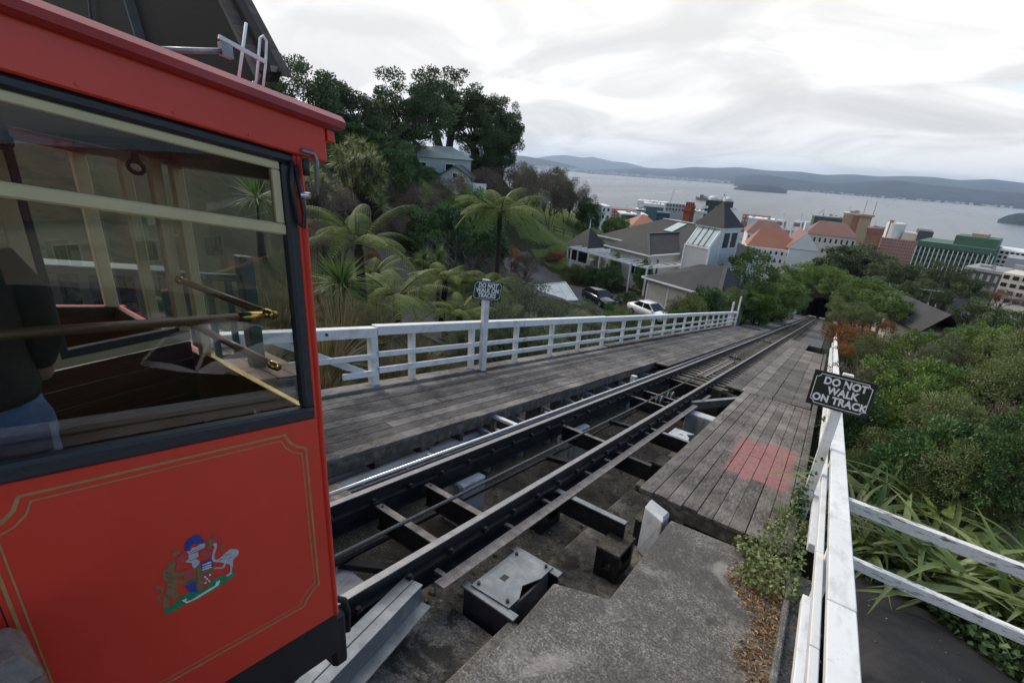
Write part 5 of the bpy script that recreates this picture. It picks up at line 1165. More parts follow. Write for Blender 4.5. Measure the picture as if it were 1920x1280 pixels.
shrubs([('leafy1', 1150, 420, 82, 22, .7), ('leafy0', 1165, 424, 80, 16, .7)], 'clipped_shrub', ['rounded green shrub at the end of the lawn fence', 'smaller rounded shrub beside the villa roof at the lawn edge'], 'shrubs at the lawn end')
shrubs([('grey0', 985, 585, 20, 62), ('grey1', 1045, 604, 24, 48), ('grey0', 1100, 600, 28, 40), ('grey1', 940, 610, 16, 55), ('grey0', 1010, 640, 16, 55), ('grey1', 1090, 630, 22, 55), ('bush2', 1155, 608, 30, 34), ('grey0', 960, 560, 24, 48), ('bush1', 1180, 620, 26, 40), ('grey1', 880, 640, 13, 40), ('bushd0', 1150, 588, 34, 24, .7), ('grey1', 1040, 578, 32, 32, .7)], 'grey_green_shrub', ['grey-green shrub just right of the green sign', 'grey-green shrub below the glass house', 'grey-green shrub left of the white car', 'grey-green shrub touching the fence behind the green sign', 'grey-green shrub low behind the fence right of the sign', 'grey-green shrub low behind the middle fence', 'olive shrub left of the white car', 'grey-green shrub above the green sign toward the drive', 'olive shrub low behind the fence before the white car', 'small grey-green shrub low left of the green sign', 'dark shrub below the blue car', 'grey-green shrub beside the glass house'], 'shrubs behind the left fence')
shrubs([('bush1', 1290, 580, 38, 32), ('bushd1', 1330, 575, 40, 36), ('bush0', 1360, 568, 44, 30), ('bushd0', 1275, 595, 36, 22, .7), ('orange', 700, 480, 19, 14), ('orange', 960, 475, 38, 16), ('brownb', 985, 490, 38, 26, .7), ('brownb', 900, 490, 32, 30, .7)], 'garden_shrub', ['round shrub before the pale garage, left one', 'darker shrub before the pale garage, tallest', 'shrub before the garage beside the poles', 'low dark shrub beside the white car', 'small orange shrub behind the large tree fern', 'small orange shrub above the green sign', 'brown low shrub on the drive edge above the green sign', 'brown low shrub near the slender fern'], 'garden shrubs')
shrubs([('leafy0', 1408, 530, 52, 52, 1.15), ('leafy1', 1458, 556, 62, 42, 1.0), ('leafy0', 1468, 552, 88, 34, 1.0), ('leafy1', 1420, 575, 50, 42, 1.0), ('leafy0', 1445, 580, 66, 28, .9), ('leafy1', 1505, 520, 130, 36, .8), ('leafy0', 1390, 555, 48, 26)], 'leafy_tree', ['bright leafy tree right of the white tower', 'leafy tree behind the bright one, along the track', 'leafy tree left of the tunnel mouth', 'leafy crown low beside the far fence poles', 'leafy crown overhanging the track before the tunnel', 'leafy tree right over the tunnel mouth', 'small leafy tree by the fence poles'], 'leafy trees left of the track', 'tree')
# right-hand side: bush slope
r_ = np.random.default_rng(5)
rows = [('leafy1', 1602, 568, 75, 36, .9), ('leafy0', 1620, 555, 70, 45, .8), ('leafy1', 1660, 575, 60, 40, .8), ('bush0', 1600, 595, 46, 40, .8), ('leafy0', 1570, 530, 118, 30, .9)]
shrubs(rows, 'leafy_tree', ['yellow-green tree right of the tunnel', 'broad yellow-green tree beyond the right bush slope', 'yellow-green tree before the grey-roofed house', 'olive tree over the orange shrubs', 'green tree on the slope right above the tunnel'], 'leafy trees right of the track', 'tree')
shrubs([('orange', 1572, 618, 36, 22), ('orange', 1612, 628, 30, 30, .8), ('orange', 1585, 655, 24, 16), ('orange', 1665, 612, 34, 14)], 'orange_shrub', ['rust-orange shrub nearest the end of the right fence', 'broad rust-orange shrub on the right bush slope', 'small rust-orange shrub close beside the right fence', 'faint rust-orange shrub farther right on the slope'], 'autumn shrubs')
mass = []
for (D, y0, n, rr) in ((34, 652, 5, 42), (24, 672, 6, 62), (16.5, 735, 6, 78), (12, 810, 5, 92), (9.2, 880, 4, 105)):
    for k in range(n):
        x = 1600 + (k + .5) * (1990 - 1600) / n + r_.uniform(-18, 18) + (D > 20) * 10
        mass.append((['bush0', 'leafy1', 'bush2', 'bush1', 'brownb', 'bushd0', 'grey0', 'leafy0'][int(r_.integers(0, 8))] if D > 11 else ['bush2', 'bushd1', 'bush0', 'bushd0'][k % 4], x, y0 + r_.uniform(-16, 16), D * r_.uniform(.93, 1.07), rr * r_.uniform(.68, 1.02), .9))
RW = ['farthest row', 'second row', 'middle row', 'row behind the sign', 'nearest row']
CT = [5, 6, 6, 5, 4]; lb_ = []
for a, n in enumerate(CT):
    for k in range(n): lb_.append('%s shrub of the right slope, %s, %s from the fence' % (['olive-green', 'deep green'][mass[len(lb_)][0].startswith('bushd')], RW[a], ['first', 'second', 'third', 'fourth', 'fifth', 'sixth'][k]))
shrubs(mass, 'slope_shrub', lb_, 'shrubs of the right slope')
shrubs([('darktree', 1610, 498, 135, 62, .75), ('darktree', 1560, 505, 140, 40, .7), ('pohutu1', 1700, 530, 112, 46, .9), ('pohutu2', 1775, 535, 108, 58, .85), ('darktree', 1665, 520, 125, 40, .9), ('darktree', 1640, 545, 100, 45, .7), ('pohutu0', 1730, 550, 96, 40, .8)], 'dark_tree', ['large dark domed tree below the pink building', 'dark tree left of the large dome, before the white building', 'dark tree below the pink building, right of the dome', 'broad dark tree before the green building', 'dark tree between the two domes', 'low dark tree above the yellow-green trees', 'dark tree just behind the grey-roofed house'], 'dark trees before the city', 'tree')
shrubs([('pohutu1', 1835, 605, 62, 56, .85), ('pohutu2', 1905, 625, 55, 62, .9), ('pohutu0', 1810, 640, 45, 45, .8), ('pohutu1', 1880, 660, 38, 50, .8)], 'dark_tree', ['dark tree right of the grey-roofed house', 'dark tree at the far right edge', 'dark low tree before the grey-roofed house', 'dark crown at the right edge above the bush slope'], 'dark trees on the right slope', 'tree')
shrubs([('brownb', 1880, 560, 120, 34, .6), ('orange', 1860, 556, 110, 14, .7)], 'brown_shrub', ['brown bare trees below the beige office block', 'orange tree below the dark office block'], 'winter trees at the right', 'tree')
# bare pale shrubs
for i, (k, px, py, D, s_, lab) in enumerate(((1, 830, 440, 30, 3.2, 'pale bare branching shrub on the bank in front of dark shrubs'), (1, 880, 430, 30, 2.6, 'pale bare shrub nearer the slender tree fern'), (0, 620, 420, 20, 2.4, 'mauve bare shrub beside the red car corner'), (0, 690, 400, 30, 2.6, 'mauve bare shrub above the large tree fern'), (1, 975, 520, 40, 2.0, 'bare small tree on the drive behind the green sign'), (0, 900, 335, 58, 3.0, 'mauve bare shrub under the ridge trees'), (1, 1110, 372, 88, 3.5, 'bare pale twigs sticking out of the hedge against the water'))):
    c = Vector(atD(px, py, D)); g = G(c.x, c.y); o_ = link('bare_shrub', TW[k], None, (c.x, c.y, g - .05)); o_.scale = (s_, s_, s_); o_.rotation_euler = (0, 0, i * 1.3); tag(o_, lab, 'shrub', 'bare shrubs')
# strap-leaf plants by the side fence
def strap_leaf(seed, ln, wd):
    r_ = np.random.default_rng(seed); V = []; F = []; R_ = []; n = 9; c0 = r_.uniform(.2, .8); bend = r_.uniform(.5, 1.2)
    for j in range(n + 1):
        q = j / n; a = .25 + bend * q ** 1.3 * 1.5; x = ln * (q * math.sin(.35) + .62 * bend * q ** 2.0); z = ln * (q * math.cos(.35) - .62 * bend * q ** 2.5); w = wd * (min(1, .35 + q * 2.2)) * max(0.04, 1 - q ** 2.6)
        V += [(x, -w, z + w * .35), (x, 0, z), (x, w, z + w * .35)]; R_ += [c0 + .1, c0 - .08, c0 + .1]
    for j in range(n): F += [(3 * j, 3 * j + 1, 3 * j + 4, 3 * j + 3), (3 * j + 1, 3 * j + 2, 3 * j + 5, 3 * j + 4)]
    return setmesh('strap_leaf', V, F, LM['strap'], True, {'rnd': np.clip(R_, 0, 1)})
STL = [strap_leaf(k, 1.0, .030 + .006 * (k % 3)) for k in range(8)]
for i, (x, y, n, s_) in enumerate(((1.15, 6.55, 36, 1.1), (1.75, 6.5, 44, 1.25), (2.35, 6.3, 46, 1.3), (2.95, 6.1, 44, 1.3), (.95, 7.2, 24, 1.2), (3.5, 6.1, 40, 1.3), (1.9, 7.3, 36, 1.4), (2.8, 7.2, 36, 1.45), (1.25, 8.0, 30, 1.4), (3.7, 7.3, 34, 1.5), (2.1, 8.3, 34, 1.6))):
    g = S(x, y / cs, -.35)[2]; t_ = thing('strap_leaf_plant', (x, y, g), 'green strap-leaf clump behind the peeling side fence, %s' % ['nearest the white fence', 'second from the white fence', 'third from the white fence', 'fourth from the white fence', 'close under the white cap rail', 'cut by the right edge', 'back row, left', 'back row, right', 'tall, close behind the white fence', 'tall, back row at the right edge', 'tallest, farthest back'][i], 'plant', 'strap-leaf clumps behind the side fence')
    for k in range(n):
        o_ = link('strap_leaf', STL[int(r_.integers(0, 8))], t_, (r_.normal() * .10, r_.normal() * .10, 0)); q = s_ * r_.uniform(.7, 1.15); o_.scale = (q, q, q); o_.rotation_euler = (r_.normal() * .2, r_.normal() * .12, r_.uniform(0, 6.28))
# ivy, weeds, litter
def scatter_leaves(name, m, pts, ln, wd, seed, up=.6, label=None, cat=None):
    r_ = np.random.default_rng(seed); P = np.array(pts, float); D = r_.normal(size=P.shape) * np.array([1, 1, .5]); D[:, 2] += up - .5
    V, F = leaves(P, D, ln, wd, r_, .2, .15); rr = np.clip(.5 + .25 * r_.normal(size=len(P)), 0, 1)
    c = V.mean(0); o_ = link(name, setmesh(name, V - c, F, m, False, {'rnd': np.repeat(rr, 4)}), None, c); return tag(o_, label, cat, kind='stuff')
PE = lambda u: 6.12 - 1.15 * max(0, u - 1.5)
def spot(n, u0, u1, v0, v1, hf, f=lambda u, v: True):
    out = []
    while len(out) < n:
        u, v = r_.uniform(u0, u1), r_.uniform(v0, v1)
        if f(u, v): out.append(S(u, v, hf(u, v)))
    return out
scatter_leaves('ivy', LM['ivy'], spot(4200, .62, 3.6, 4.2, 7.0, lambda u, v: -.33 + abs(r_.normal()) * .10, lambda u, v: v > PE(u) + .06 * math.sin(u * 9) + abs(r_.normal()) * .05), .075, .075, 1, .9, 'dark ivy carpeting the ground under the peeling side fence', 'ivy')
scatter_leaves('ivy', LM['olive'], spot(1700, -.25, .42, 4.55, 6.7, lambda u, v: -.16 + abs(r_.normal()) * .10 * (1 if u > 0 else .4), lambda u, v: (u > -.25 + abs(v - 5.3) * .32 + .06 * math.sin(v * 9))), .05, .045, 2, .9, 'creeping weeds and ivy growing over the platform end by the right fence', 'weeds')
scatter_leaves('ivy', LM['ivy'], [S(.26 + r_.normal() * .05, 6.62 + r_.normal() * .05, h) for h in np.abs(r_.normal(size=260)) * .28 - .05], .05, .05, 4, .5, 'ivy climbing the foot of the black sign post', 'ivy')
scatter_leaves('leaf_litter', LM['litter'], spot(1900, -.30, .31, 3.0, 5.2, lambda u, v: -.197 + abs(r_.normal()) * .012, lambda u, v: u > .27 - max(0, (v - 2.9)) * .25 + .07 * math.sin(v * 5) + abs(r_.normal()) * .06 + max(0, v - 4.7) * .35), .055, .014, 3, .5, 'drift of fallen tan leaves on the platform against the right kerb', 'leaves')
scatter_leaves('leaf_litter', LM['litter'], spot(420, .36, .62, 2.0, 5.3, lambda u, v: -.19 + abs(r_.normal()) * .01), .05, .014, 9, .5, 'fallen leaves behind the kerb under the right fence', 'leaves')
scatter_leaves('leaf_litter', LM['litter'], spot(900, -3.2, -1.1, 2.6, 9, lambda u, v: -1.045 + abs(r_.normal()) * .012, lambda u, v: math.sin(u * 3.1 + v * 1.7) > .35) + spot(160, -1.6, -1.46, 2.9, 3.5, lambda u, v: -.90) + spot(200, -3.2, -2.6, 4.4, 5.6, lambda u, v: -1.04), .05, .02, 5, .4, 'dead brown leaves lying in the pit below the rails', 'leaves')
pts = spot(360, -5.7, -4.2, 2.5, 16, lambda u, v: .005) + spot(220, -1.4, .15, 5.7, 14, lambda u, v: -.095)
scatter_leaves('leaf_litter', LM['litter'], pts, .032, .010, 6, .5, 'scattered small pale leaf flecks on the plank walkways', 'leaves')
scatter_leaves('leaf_litter', LM['litter'], [(x, y, G(x, y) + .05) for x, y in zip(r_.uniform(.8, 2.3, 70), r_.uniform(2.6, 5.4, 70))], .03, .016, 8, .5, 'pale flecks on the dark side path', 'leaves')
W8 = [tuft_mesh('blades', LM['strap'], 40 + k, 60, 1.0, .012, 4, .9, 1.0) for k in range(2)]
for i, (u, v, s_) in enumerate(((.22, 6.3, .45), (.12, 6.6, .4), (.26, 7.1, .42), (.2, 5.8, .35))):
    o_ = link('grass_tuft', W8[i % 2], None, S(u, v, -.2)); o_.scale = (s_, s_, s_); o_.rotation_euler = (0, 0, i); tag(o_, ['arching grass tuft at the foot of the black sign post', 'grass tuft on the walkway edge left of the black sign post', 'grass tuft just behind the black sign post', 'lowest grass tuft where the walkway meets the platform'][i], 'grass', 'grass tufts by the right fence')
# ------------------------------------------------------------------ houses
def board_mat(name, col, pitch=.16):
    m, t, p = newmat(name); P_ = N(t, 'ShaderNodeNewGeometry').outputs['Position']; sp = N(t, 'ShaderNodeSeparateXYZ'); L(t, P_, sp.inputs[0])
    fr = M2(t, 'FRACT', M2(t, 'MULTIPLY', sp.outputs[2], 1 / pitch)); n = noise(t, pos(t), 1.2, 6, .6)
    c = mixc(t, M2(t, 'MULTIPLY', n, .35), col, sc3(col, .72)); L(t, c, p.inputs['Base Color']); p.inputs['Roughness'].default_value = .6; bump(t, p, fr, .9, .025); return m
MT['wboard'] = board_mat('white_weatherboards', (.72, .72, .71)); MT['cboard'] = board_mat('cream_weatherboards', (.62, .58, .50)); MT['bboard'] = board_mat('pale_blue_weatherboards', (.58, .61, .61))
MT['wtrim'] = mat('white_trim', (.78, .78, .77), .5, .1, 3)
MT['roofgrey'] = mat('dark_grey_roofing', (.026, .026, .027), .75, .3, .8, .4, 6, (.038, .0375, .037), fine=.2)
_tw = MT['roofgrey'].node_tree; _pw = _tw.nodes['Principled BSDF']; _wv = N(_tw, 'ShaderNodeTexWave', wave_type='BANDS', bands_direction='X'); _wv.inputs["Scale"].default_value = 1.3; _wv.inputs["Distortion"].default_value = .15; L(_tw, N(_tw, 'ShaderNodeTexCoord').outputs['Object'], _wv.inputs[0]); bump(_tw, _pw, _wv.outputs[1], .35, .03)
MT['rooflap'] = mat('pale_roof_capping', (.055, .055, .053), .7, .2, 2)
MT['dglass'] = mat('dark_window_glass', (.012, .015, .018), .08, .3, 2, spec=.8)
MT['pglass'] = mat('pale_skylight_glass', (.34, .42, .43), .15, .25, 1.5, spec=.8)
MT['chim'] = mat('red_brick_chimney', (.22, .055, .030), .85, .3, 6, .4, 20)
MT['pale'] = mat('pale_garage_door', (.55, .51, .44), .6, .08, 2)
def hip(mb, x0, x1, y0, y1, z0, zr, rx0, rx1, ry0, ry1):
    V = [(x0, y0, z0), (x1, y0, z0), (x1, y1, z0), (x0, y1, z0), (rx0, ry0, zr), (rx1, ry1, zr)]
    if abs(rx1 - rx0) > abs(ry1 - ry0): F = [(0, 1, 5, 4), (1, 2, 5), (2, 3, 4, 5), (3, 0, 4), (3, 2, 1, 0)]
    else: F = [(0, 1, 4), (1, 2, 5, 4), (2, 3, 5), (3, 0, 4, 5), (3, 2, 1, 0)]
    return mb.add(V, F)
def window(par, x, y, z, w, h, nx=1, face='y', s=-1, mk='wtrim'):
    """framed window in a wall facing s along y or x; panes are sub-parts"""
    a, b = (x, y); e = .05
    def bx(nm, m_, u0, u1, z0, z1, d0, d1, pr):
        mb = MB()
        if face == 'y': mb.box(a + u0, a + u1, min(b + s * d0, b + s * d1), max(b + s * d0, b + s * d1), z0, z1)
        else: mb.box(min(a + s * d0, a + s * d1), max(a + s * d0, a + s * d1), b + u0, b + u1, z0, z1)
        return mb.build(nm, MT[m_], pr)
    f = bx('window', mk, -w / 2, w / 2, z, z + .08, .002, .10, par)
    bx('frame_top', mk, -w / 2, w / 2, z + h - .08, z + h, .002, .10, f); bx('frame_side', mk, -w / 2, -w / 2 + .07, z + .081, z + h - .081, .002, .09, f); bx('frame_side', mk, w / 2 - .07, w / 2, z + .081, z + h - .081, .002, .09, f)
    pw = (w - .14) / nx
    for k in range(nx):
        u = -w / 2 + .07 + k * pw
        bx('pane', 'dglass', u + .02, u + pw - .02, z + .085, z + h - .085, .002, .04, f)
        if k: bx('mullion', mk, u - .02, u + .02, z + .081, z + h - .081, .003, .085, f)
RZ = math.radians(-20)
v_ = thing('villa', (-17.96, 51.8, -9.95), 'white weatherboard villa with grey hip roofs and pergola below the track', 'house', None, RZ)
Z0 = 4.05
MB().box(-6.0, -.35, .45, 9, -.8, Z0).build('wall', MT['wboard'], v_); MB().box(-12.6, 3.4, 5.8, 16, -.9, Z0 - .002).build('wall', MT['wboard'], v_)
rf = hip(MB(), -13.2, 3.9, 5.2, 16.8, Z0 + .01, Z0 + 2.85, -7.4, -1.9, 11, 11).build('roof', MT['roofgrey'], v_)
rf2 = hip(MB(), -6.5, .25, -.15, 12, Z0 + .03, Z0 + 1.75, -3.1, -3.1, 3.2, 11.5).build('roof', MT['roofgrey'], v_)
for a, b in (((-6.55, -.2), (.3, -.2)), ((.3, -.2), (.3, 5.1)), ((-6.55, -.2), (-6.55, 5.1)), ((-13.25, 5.15), (-6.7, 5.15))): MB().bar((a[0], a[1], Z0 - .02), (b[0], b[1], Z0 - .02), .12, .14).build('gutter', MT['wtrim'], v_)
MB().bar((.2, -.1, Z0 + .07), (-3.1, 3.2, Z0 + 1.81), .3, .05).build('ridge_cap', MT['rooflap'], rf2); MB().bar((-3.1, 3.2, Z0 + 1.81), (-3.1, 9, Z0 + 1.81), .25, .05).build('ridge_cap', MT['rooflap'], rf2)
MB().bar((3.8, 5.3, Z0 + .07), (-1.9, 11, Z0 + 2.9), .3, .05).build('ridge_cap', MT['rooflap'], rf); MB().bar((-7.4, 11, Z0 + 2.9), (-1.9, 11, Z0 + 2.9), .25, .06).build('ridge_cap', MT['wtrim'], rf)
nrm = Vector((0, -2.84 / 5.8, 1)).normalized()
def onroof(x, y, off): return Vector((x, y, Z0 + .01 + (y - 5.2) * 2.84 / 5.8)) + nrm * off
MB().hexa([onroof(-5.2, 8.6, .0), onroof(-3.9, 8.6, .0), onroof(-3.4, 10.6, .0), onroof(-4.7, 10.6, .0), onroof(-5.2, 8.6, .12), onroof(-3.9, 8.6, .12), onroof(-3.4, 10.6, .12), onroof(-4.7, 10.6, .12)]).build('skylight', MT['pglass'], rf)
ch = MB().box(-6.3, -5.3, 13.4, 14.3, Z0 + 1, Z0 + 4.6).build('chimney', MT['chim'], v_); MB().box(-6.4, -5.2, 13.3, 14.4, Z0 + 4.0, Z0 + 4.2).build('chimney_band', MT['chim'], ch)
for dx in (.1, .45, .8):
    for dy in (.2, .65): MB().tube([(-6.25 + dx, 13.4 + dy, Z0 + 4.6), (-6.25 + dx, 13.4 + dy, Z0 + 5.15)], .13, 8).build('chimney_pot', MT['chim'], ch)
for x, n in ((-4.9, 3), (-1.6, 3)): window(v_, x, .45, 1.5, 1.6, 1.75, n)
for x, n in ((-8.0, 2), (-10, 2)): window(v_, x, 5.8, 1.5, 1.4, 1.7, n)
window(v_, -.35, 2.2, .9, .5, 2.6, 1, 'x', 1)
# pergola
for y in (-1.9, -1.6): MB().box(-10.6, 1.7, y, y + .09, Z0 - 1.05, Z0 - .90).build('pergola_beam', MT['wtrim'], v_)
for k in range(13): MB().box(-10.4 + k * .98, -10.28 + k * .98, -2.25, .44 if k > 4 else 1.8, Z0 - .895, Z0 - .76).build('pergola_rafter', MT['wtrim'], v_)
for k in range(4): MB().box(.3, 1.7 + .1, .9 + k * 1.3, 1.0 + k * 1.3, Z0 - .895, Z0 - .77).build('pergola_rafter', MT['wtrim'], v_)
MB().box(1.6, 1.7, -1.5, 5.2, Z0 - 1.05, Z0 - .90).build('pergola_beam', MT['wtrim'], v_)
for x in (-10.4, -5.4, -.6, 1.65): MB().box(x - .07, x + .07, -1.88, -1.74, -.5, Z0 - 1.051).build('pergola_post', MT['wtrim'], v_)
# gazebo bay with pyramid roof and finial
gz = MB().add([(-13.3, -.4, Z0 - 1.0), (-9.0, -.4, Z0 - 1.0), (-9.0, 3.6, Z0 - 1.0), (-13.3, 3.6, Z0 - 1.0), (-11.15, 1.6, Z0 + 1.35)], [(0, 1, 4), (1, 2, 4), (2, 3, 4), (3, 0, 4), (3, 2, 1, 0)]).build('bay_roof', MT['roofgrey'], v_)
MB().tube([(-11.15, 1.6, Z0 + 1.3), (-11.15, 1.6, Z0 + 2.4)], [.08, .02], 6).build('finial', MT['wtrim'], gz)
MB().box(-13.0, -9.2, 0, 3.4, -.9, 1.2).build('bay_wall', MT['wboard'], v_); MB().box(-13.1, -9.1, -.1, 3.5, Z0 - 1.35, Z0 - 1.01).build('bay_fascia', MT['wtrim'], v_)
for x, y in ((-13, 0), (-11.1, 0), (-9.2, 0), (-13, 3.4), (-9.2, 3.4)): MB().box(x - .08, x + .08, y - .08, y + .08, 1.201, Z0 - 1.36).build('bay_post', MT['wtrim'], v_)
MB().box(-12.9, -9.3, .08, .1, 1.21, Z0 - 1.37).build('bay_pane', MT['dglass'], v_); MB().box(-12.9, -12.88, .1, 3.3, 1.21, Z0 - 1.37).build('bay_pane', MT['dglass'], v_)
# tower with sloping glass
tw = thing('villa_tower', (-17.96, 51.8, -9.95), 'white villa tower with sloping skylight and dark pyramid roof', 'tower', None, RZ)
tx0, tx1, ty0, ty1, ty2 = 4.0, 6.85, .55, 2.1, 5.0
MB().add([(tx0, ty0, -.8), (tx1, ty0, -.8), (tx1, ty2, -.8), (tx0, ty2, -.8), (tx0, ty0, 5.95), (tx1, ty0, 5.95), (tx1, ty1, 7.75), (tx0, ty1, 7.75), (tx0, ty2, 7.75), (tx1, ty2, 7.75)],
  [(0, 1, 5, 4), (1, 2, 9, 6, 5), (2, 3, 8, 9), (3, 0, 4, 7, 8), (4, 5, 6, 7), (7, 6, 9, 8)]).build('wall', MT['wboard'], tw)
nn = Vector((0, -1.8, 1.55)).normalized()
for k in range(4):
    x = tx0 + .2 + k * .64; a = Vector((x, ty0 + .08, 6.05)); b = Vector((x, ty1 - .06, 7.68)); w = Vector((.54, 0, 0))
    MB().hexa([a + nn * .01, a + w + nn * .01, b + w + nn * .01, b + nn * .01, a + nn * .06, a + w + nn * .06, b + w + nn * .06, b + nn * .06]).build('skylight_pane', MT['pglass'], tw)
for k in range(5):
    x = tx0 + .15 + k * .64; a = Vector((x, ty0 + .04, 6.02)); b = Vector((x, ty1 - .02, 7.72)); MB().bar(a + nn * .06, b + nn * .06, .07, .09, nn).build('glazing_bar', MT['seal'] if 0 < k < 4 else MT['wtrim'], tw)
MB().box(tx0 - .05, tx1 + .05, ty0 - .06, ty0 - .002, 5.85, 6.0).build('sill_board', MT['wtrim'], tw)
MB().box(tx0 - .18, tx1 + .18, ty1 - .2, ty2 + .2, 7.751, 7.93).build('eaves', MT['wtrim'], tw)
cx_, cy_ = (tx0 + tx1) / 2, (ty1 + ty2) / 2
pr_ = MB().add([(tx0 - .3, ty1 - .32, 7.931), (tx1 + .3, ty1 - .32, 7.931), (tx1 + .3, ty2 + .3, 7.931), (tx0 - .3, ty2 + .3, 7.931), (cx_, cy_, 10.35)], [(0, 1, 4), (1, 2, 4), (2, 3, 4), (3, 0, 4), (3, 2, 1, 0)]).build('pyramid_roof', MT['roofgrey'], tw)
MB().tube([(cx_, cy_, 10.3), (cx_, cy_, 11.5)], [.07, .02], 6).build('finial', MT['wtrim'], pr_)
window(tw, tx1, 2.9, 5.85, 1.2, 1.65, 1, 'x', 1); window(tw, tx1, 4.2, 5.85, 1.2, 1.65, 1, 'x', 1)
for x, y in ((tx0, ty0), (tx1, ty0), (tx1, ty1), (tx1, ty2)): MB().box(x - .07, x + .07, y - .07, y + .07, -.5, 5.84 if y < 1 else 7.74).build('corner_board', MT['wtrim'], tw)
# garage wing
gr = thing('garage', (-17.96, 51.8, -9.95), 'pale garage wing with dark hip roof in front of the tower', 'garage', None, RZ)
MB().box(4.0, 11.6, -4.3, .5, -1.0, 2.85).build('wall', MT['pale'], gr)
MB().add([(3.6, -4.8, 2.86), (12, -4.8, 2.86), (12, .54, 2.86), (3.6, .54, 2.86), (6.2, .5, 4.3), (9.6, -.6, 4.9)], [(0, 1, 5, 4), (1, 2, 5), (2, 3, 4, 5), (3, 0, 4), (3, 2, 1, 0)]).build('roof', MT['roofgrey'], gr)
MB().bar((12, -4.8, 2.93), (9.6, -.6, 4.96), .35, .05).build('ridge_cap', MT['rooflap'], gr); MB().bar((3.6, -4.86, 2.83), (12, -4.86, 2.83), .1, .14).build('gutter', MT['wtrim'], gr); MB().bar((3.55, -4.8, 2.84), (3.55, .4, 2.84), .1, .14).build('gutter', MT['wtrim'], gr)
for x in (4.1, 6.55, 9.0, 11.45): MB().box(x - .09, x + .09, -4.36, -4.302, -.8, 2.7).build('door_post', MT['wtrim'], gr)
for x in (5.3, 7.8, 10.2): MB().box(x - 1.05, x + 1.05, -4.33, -4.301, -.8, 2.6).build('garage_door', MT['pale'], gr)
hd = lambda x, y: tuple(Vector((-17.96, 51.8, 0)) + Matrix.Rotation(RZ, 3, 'Z') @ Vector((x, y, 0)))
def vplant(nm, key, x, y, zc, r, lab, sz=.9):
    q = hd(x, y); plant(nm, key, (q[0], q[1], -9.95 + zc), r, lab, 'shrub', 'plants round the villa', sz=sz)
vplant('villa_shrub', 'bushd0', -2.6, -2.6, .9, 1.5, 'rounded dark shrub before the villa windows'); vplant('villa_shrub', 'bush0', -7, -2.3, .5, 1.2, 'olive hedge shrub left along the villa front'); vplant('villa_shrub', 'bush1', -8.8, -2.2, .4, 1.1, 'olive hedge shrub before the villa bay'); vplant('villa_shrub', 'bushd1', -5, -2.6, .6, 1.2, 'dark hedge shrub beside the villa post')
vplant('climbing_plant', 'bushd0', .9, -1.2, 1.7, 1.0, 'climbing plant covering the pergola corner of the villa', 2.0); vplant('climbing_plant', 'bush2', -3.6, -.9, 3.1, .7, 'small climber on top of the villa pergola', .7); vplant('climbing_plant', 'brownb', -6.6, -.9, 1.5, .9, 'bare brown climber between the villa windows', 1.8)
vplant('villa_shrub', 'lime_' if False else 'orange', -13.6, -1.5, 1.2, 1.2, 'yellowing autumn shrub at the villa bay corner'); vplant('villa_shrub', 'bushd1', 3.4, -6.3, .5, 1.0, 'dark low shrub behind the white car')
# blue-walled house and green-roofed shed on the ridge
c0 = Vector(atD(826, 318, 58)); rh = thing('ridge_house', (c0.x, c0.y, c0.z - 1.2), 'pale blue cottage with low roof under the ridge trees', 'house', None, math.radians(38))
MT['roofpale'] = mat('pale_green_iron_roof', (.33, .40, .38), .6, .1, 2); MT['roofteal'] = mat('dark_teal_iron_roof', (.035, .075, .08), .6, .15, 2)
MB().box(-3.5, 3.2, 0, 6, -1.5, 2.4).build('wall', MT['bboard'], rh); MB().add([(-3.9, -.4, 2.4), (3.6, -.4, 2.4), (3.6, 6.4, 2.4), (-3.9, 6.4, 2.4), (-1, 3, 3.7), (1, 3, 3.7)], [(0, 1, 5, 4), (1, 2, 5), (2, 3, 4, 5), (3, 0, 4), (3, 2, 1, 0)]).build('roof', MT['roofpale'], rh)
window(rh, -2.2, 0, .5, 1.3, 1.4, 2); window(rh, 1.0, 0, .5, 1.0, 1.4, 1)
c0 = Vector(atD(853, 333, 54)); shd = thing('ridge_shed', (c0.x, c0.y, c0.z - 1.0), 'cream shed with dark teal gable roof and white fence panels on the ridge', 'shed', None, math.radians(30))
MB().add([(-1.6, 0, -1.5), (1.6, 0, -1.5), (1.6, 3.4, -1.5), (-1.6, 3.4, -1.5), (-1.6, 0, 1.1), (1.6, 0, 1.1), (1.6, 3.4, 1.1), (-1.6, 3.4, 1.1), (0, 0, 2.1), (0, 3.4, 2.1)], [(0, 1, 5, 8, 4), (1, 2, 6, 5), (2, 3, 7, 9, 6), (3, 0, 4, 7)]).build('wall', MT['cboard'], shd)
for s_ in (-1, 1): MB().hexa([(0, -.3, 2.12), (0, 3.7, 2.12), (s_ * 1.95, 3.7, .92), (s_ * 1.95, -.3, .92), (0, -.3, 2.22), (0, 3.7, 2.22), (s_ * 1.95, 3.7, 1.02), (s_ * 1.95, -.3, 1.02)]).build('roof', MT['roofteal'], shd)
for x in (-3.4, 1.7): MB().box(x, x + 1.7, -.3, -.22, -1.6, .6).build('fence_panel', MT['wtrim'], shd)
window(shd, 0, 0, .9, .6, .6, 1)
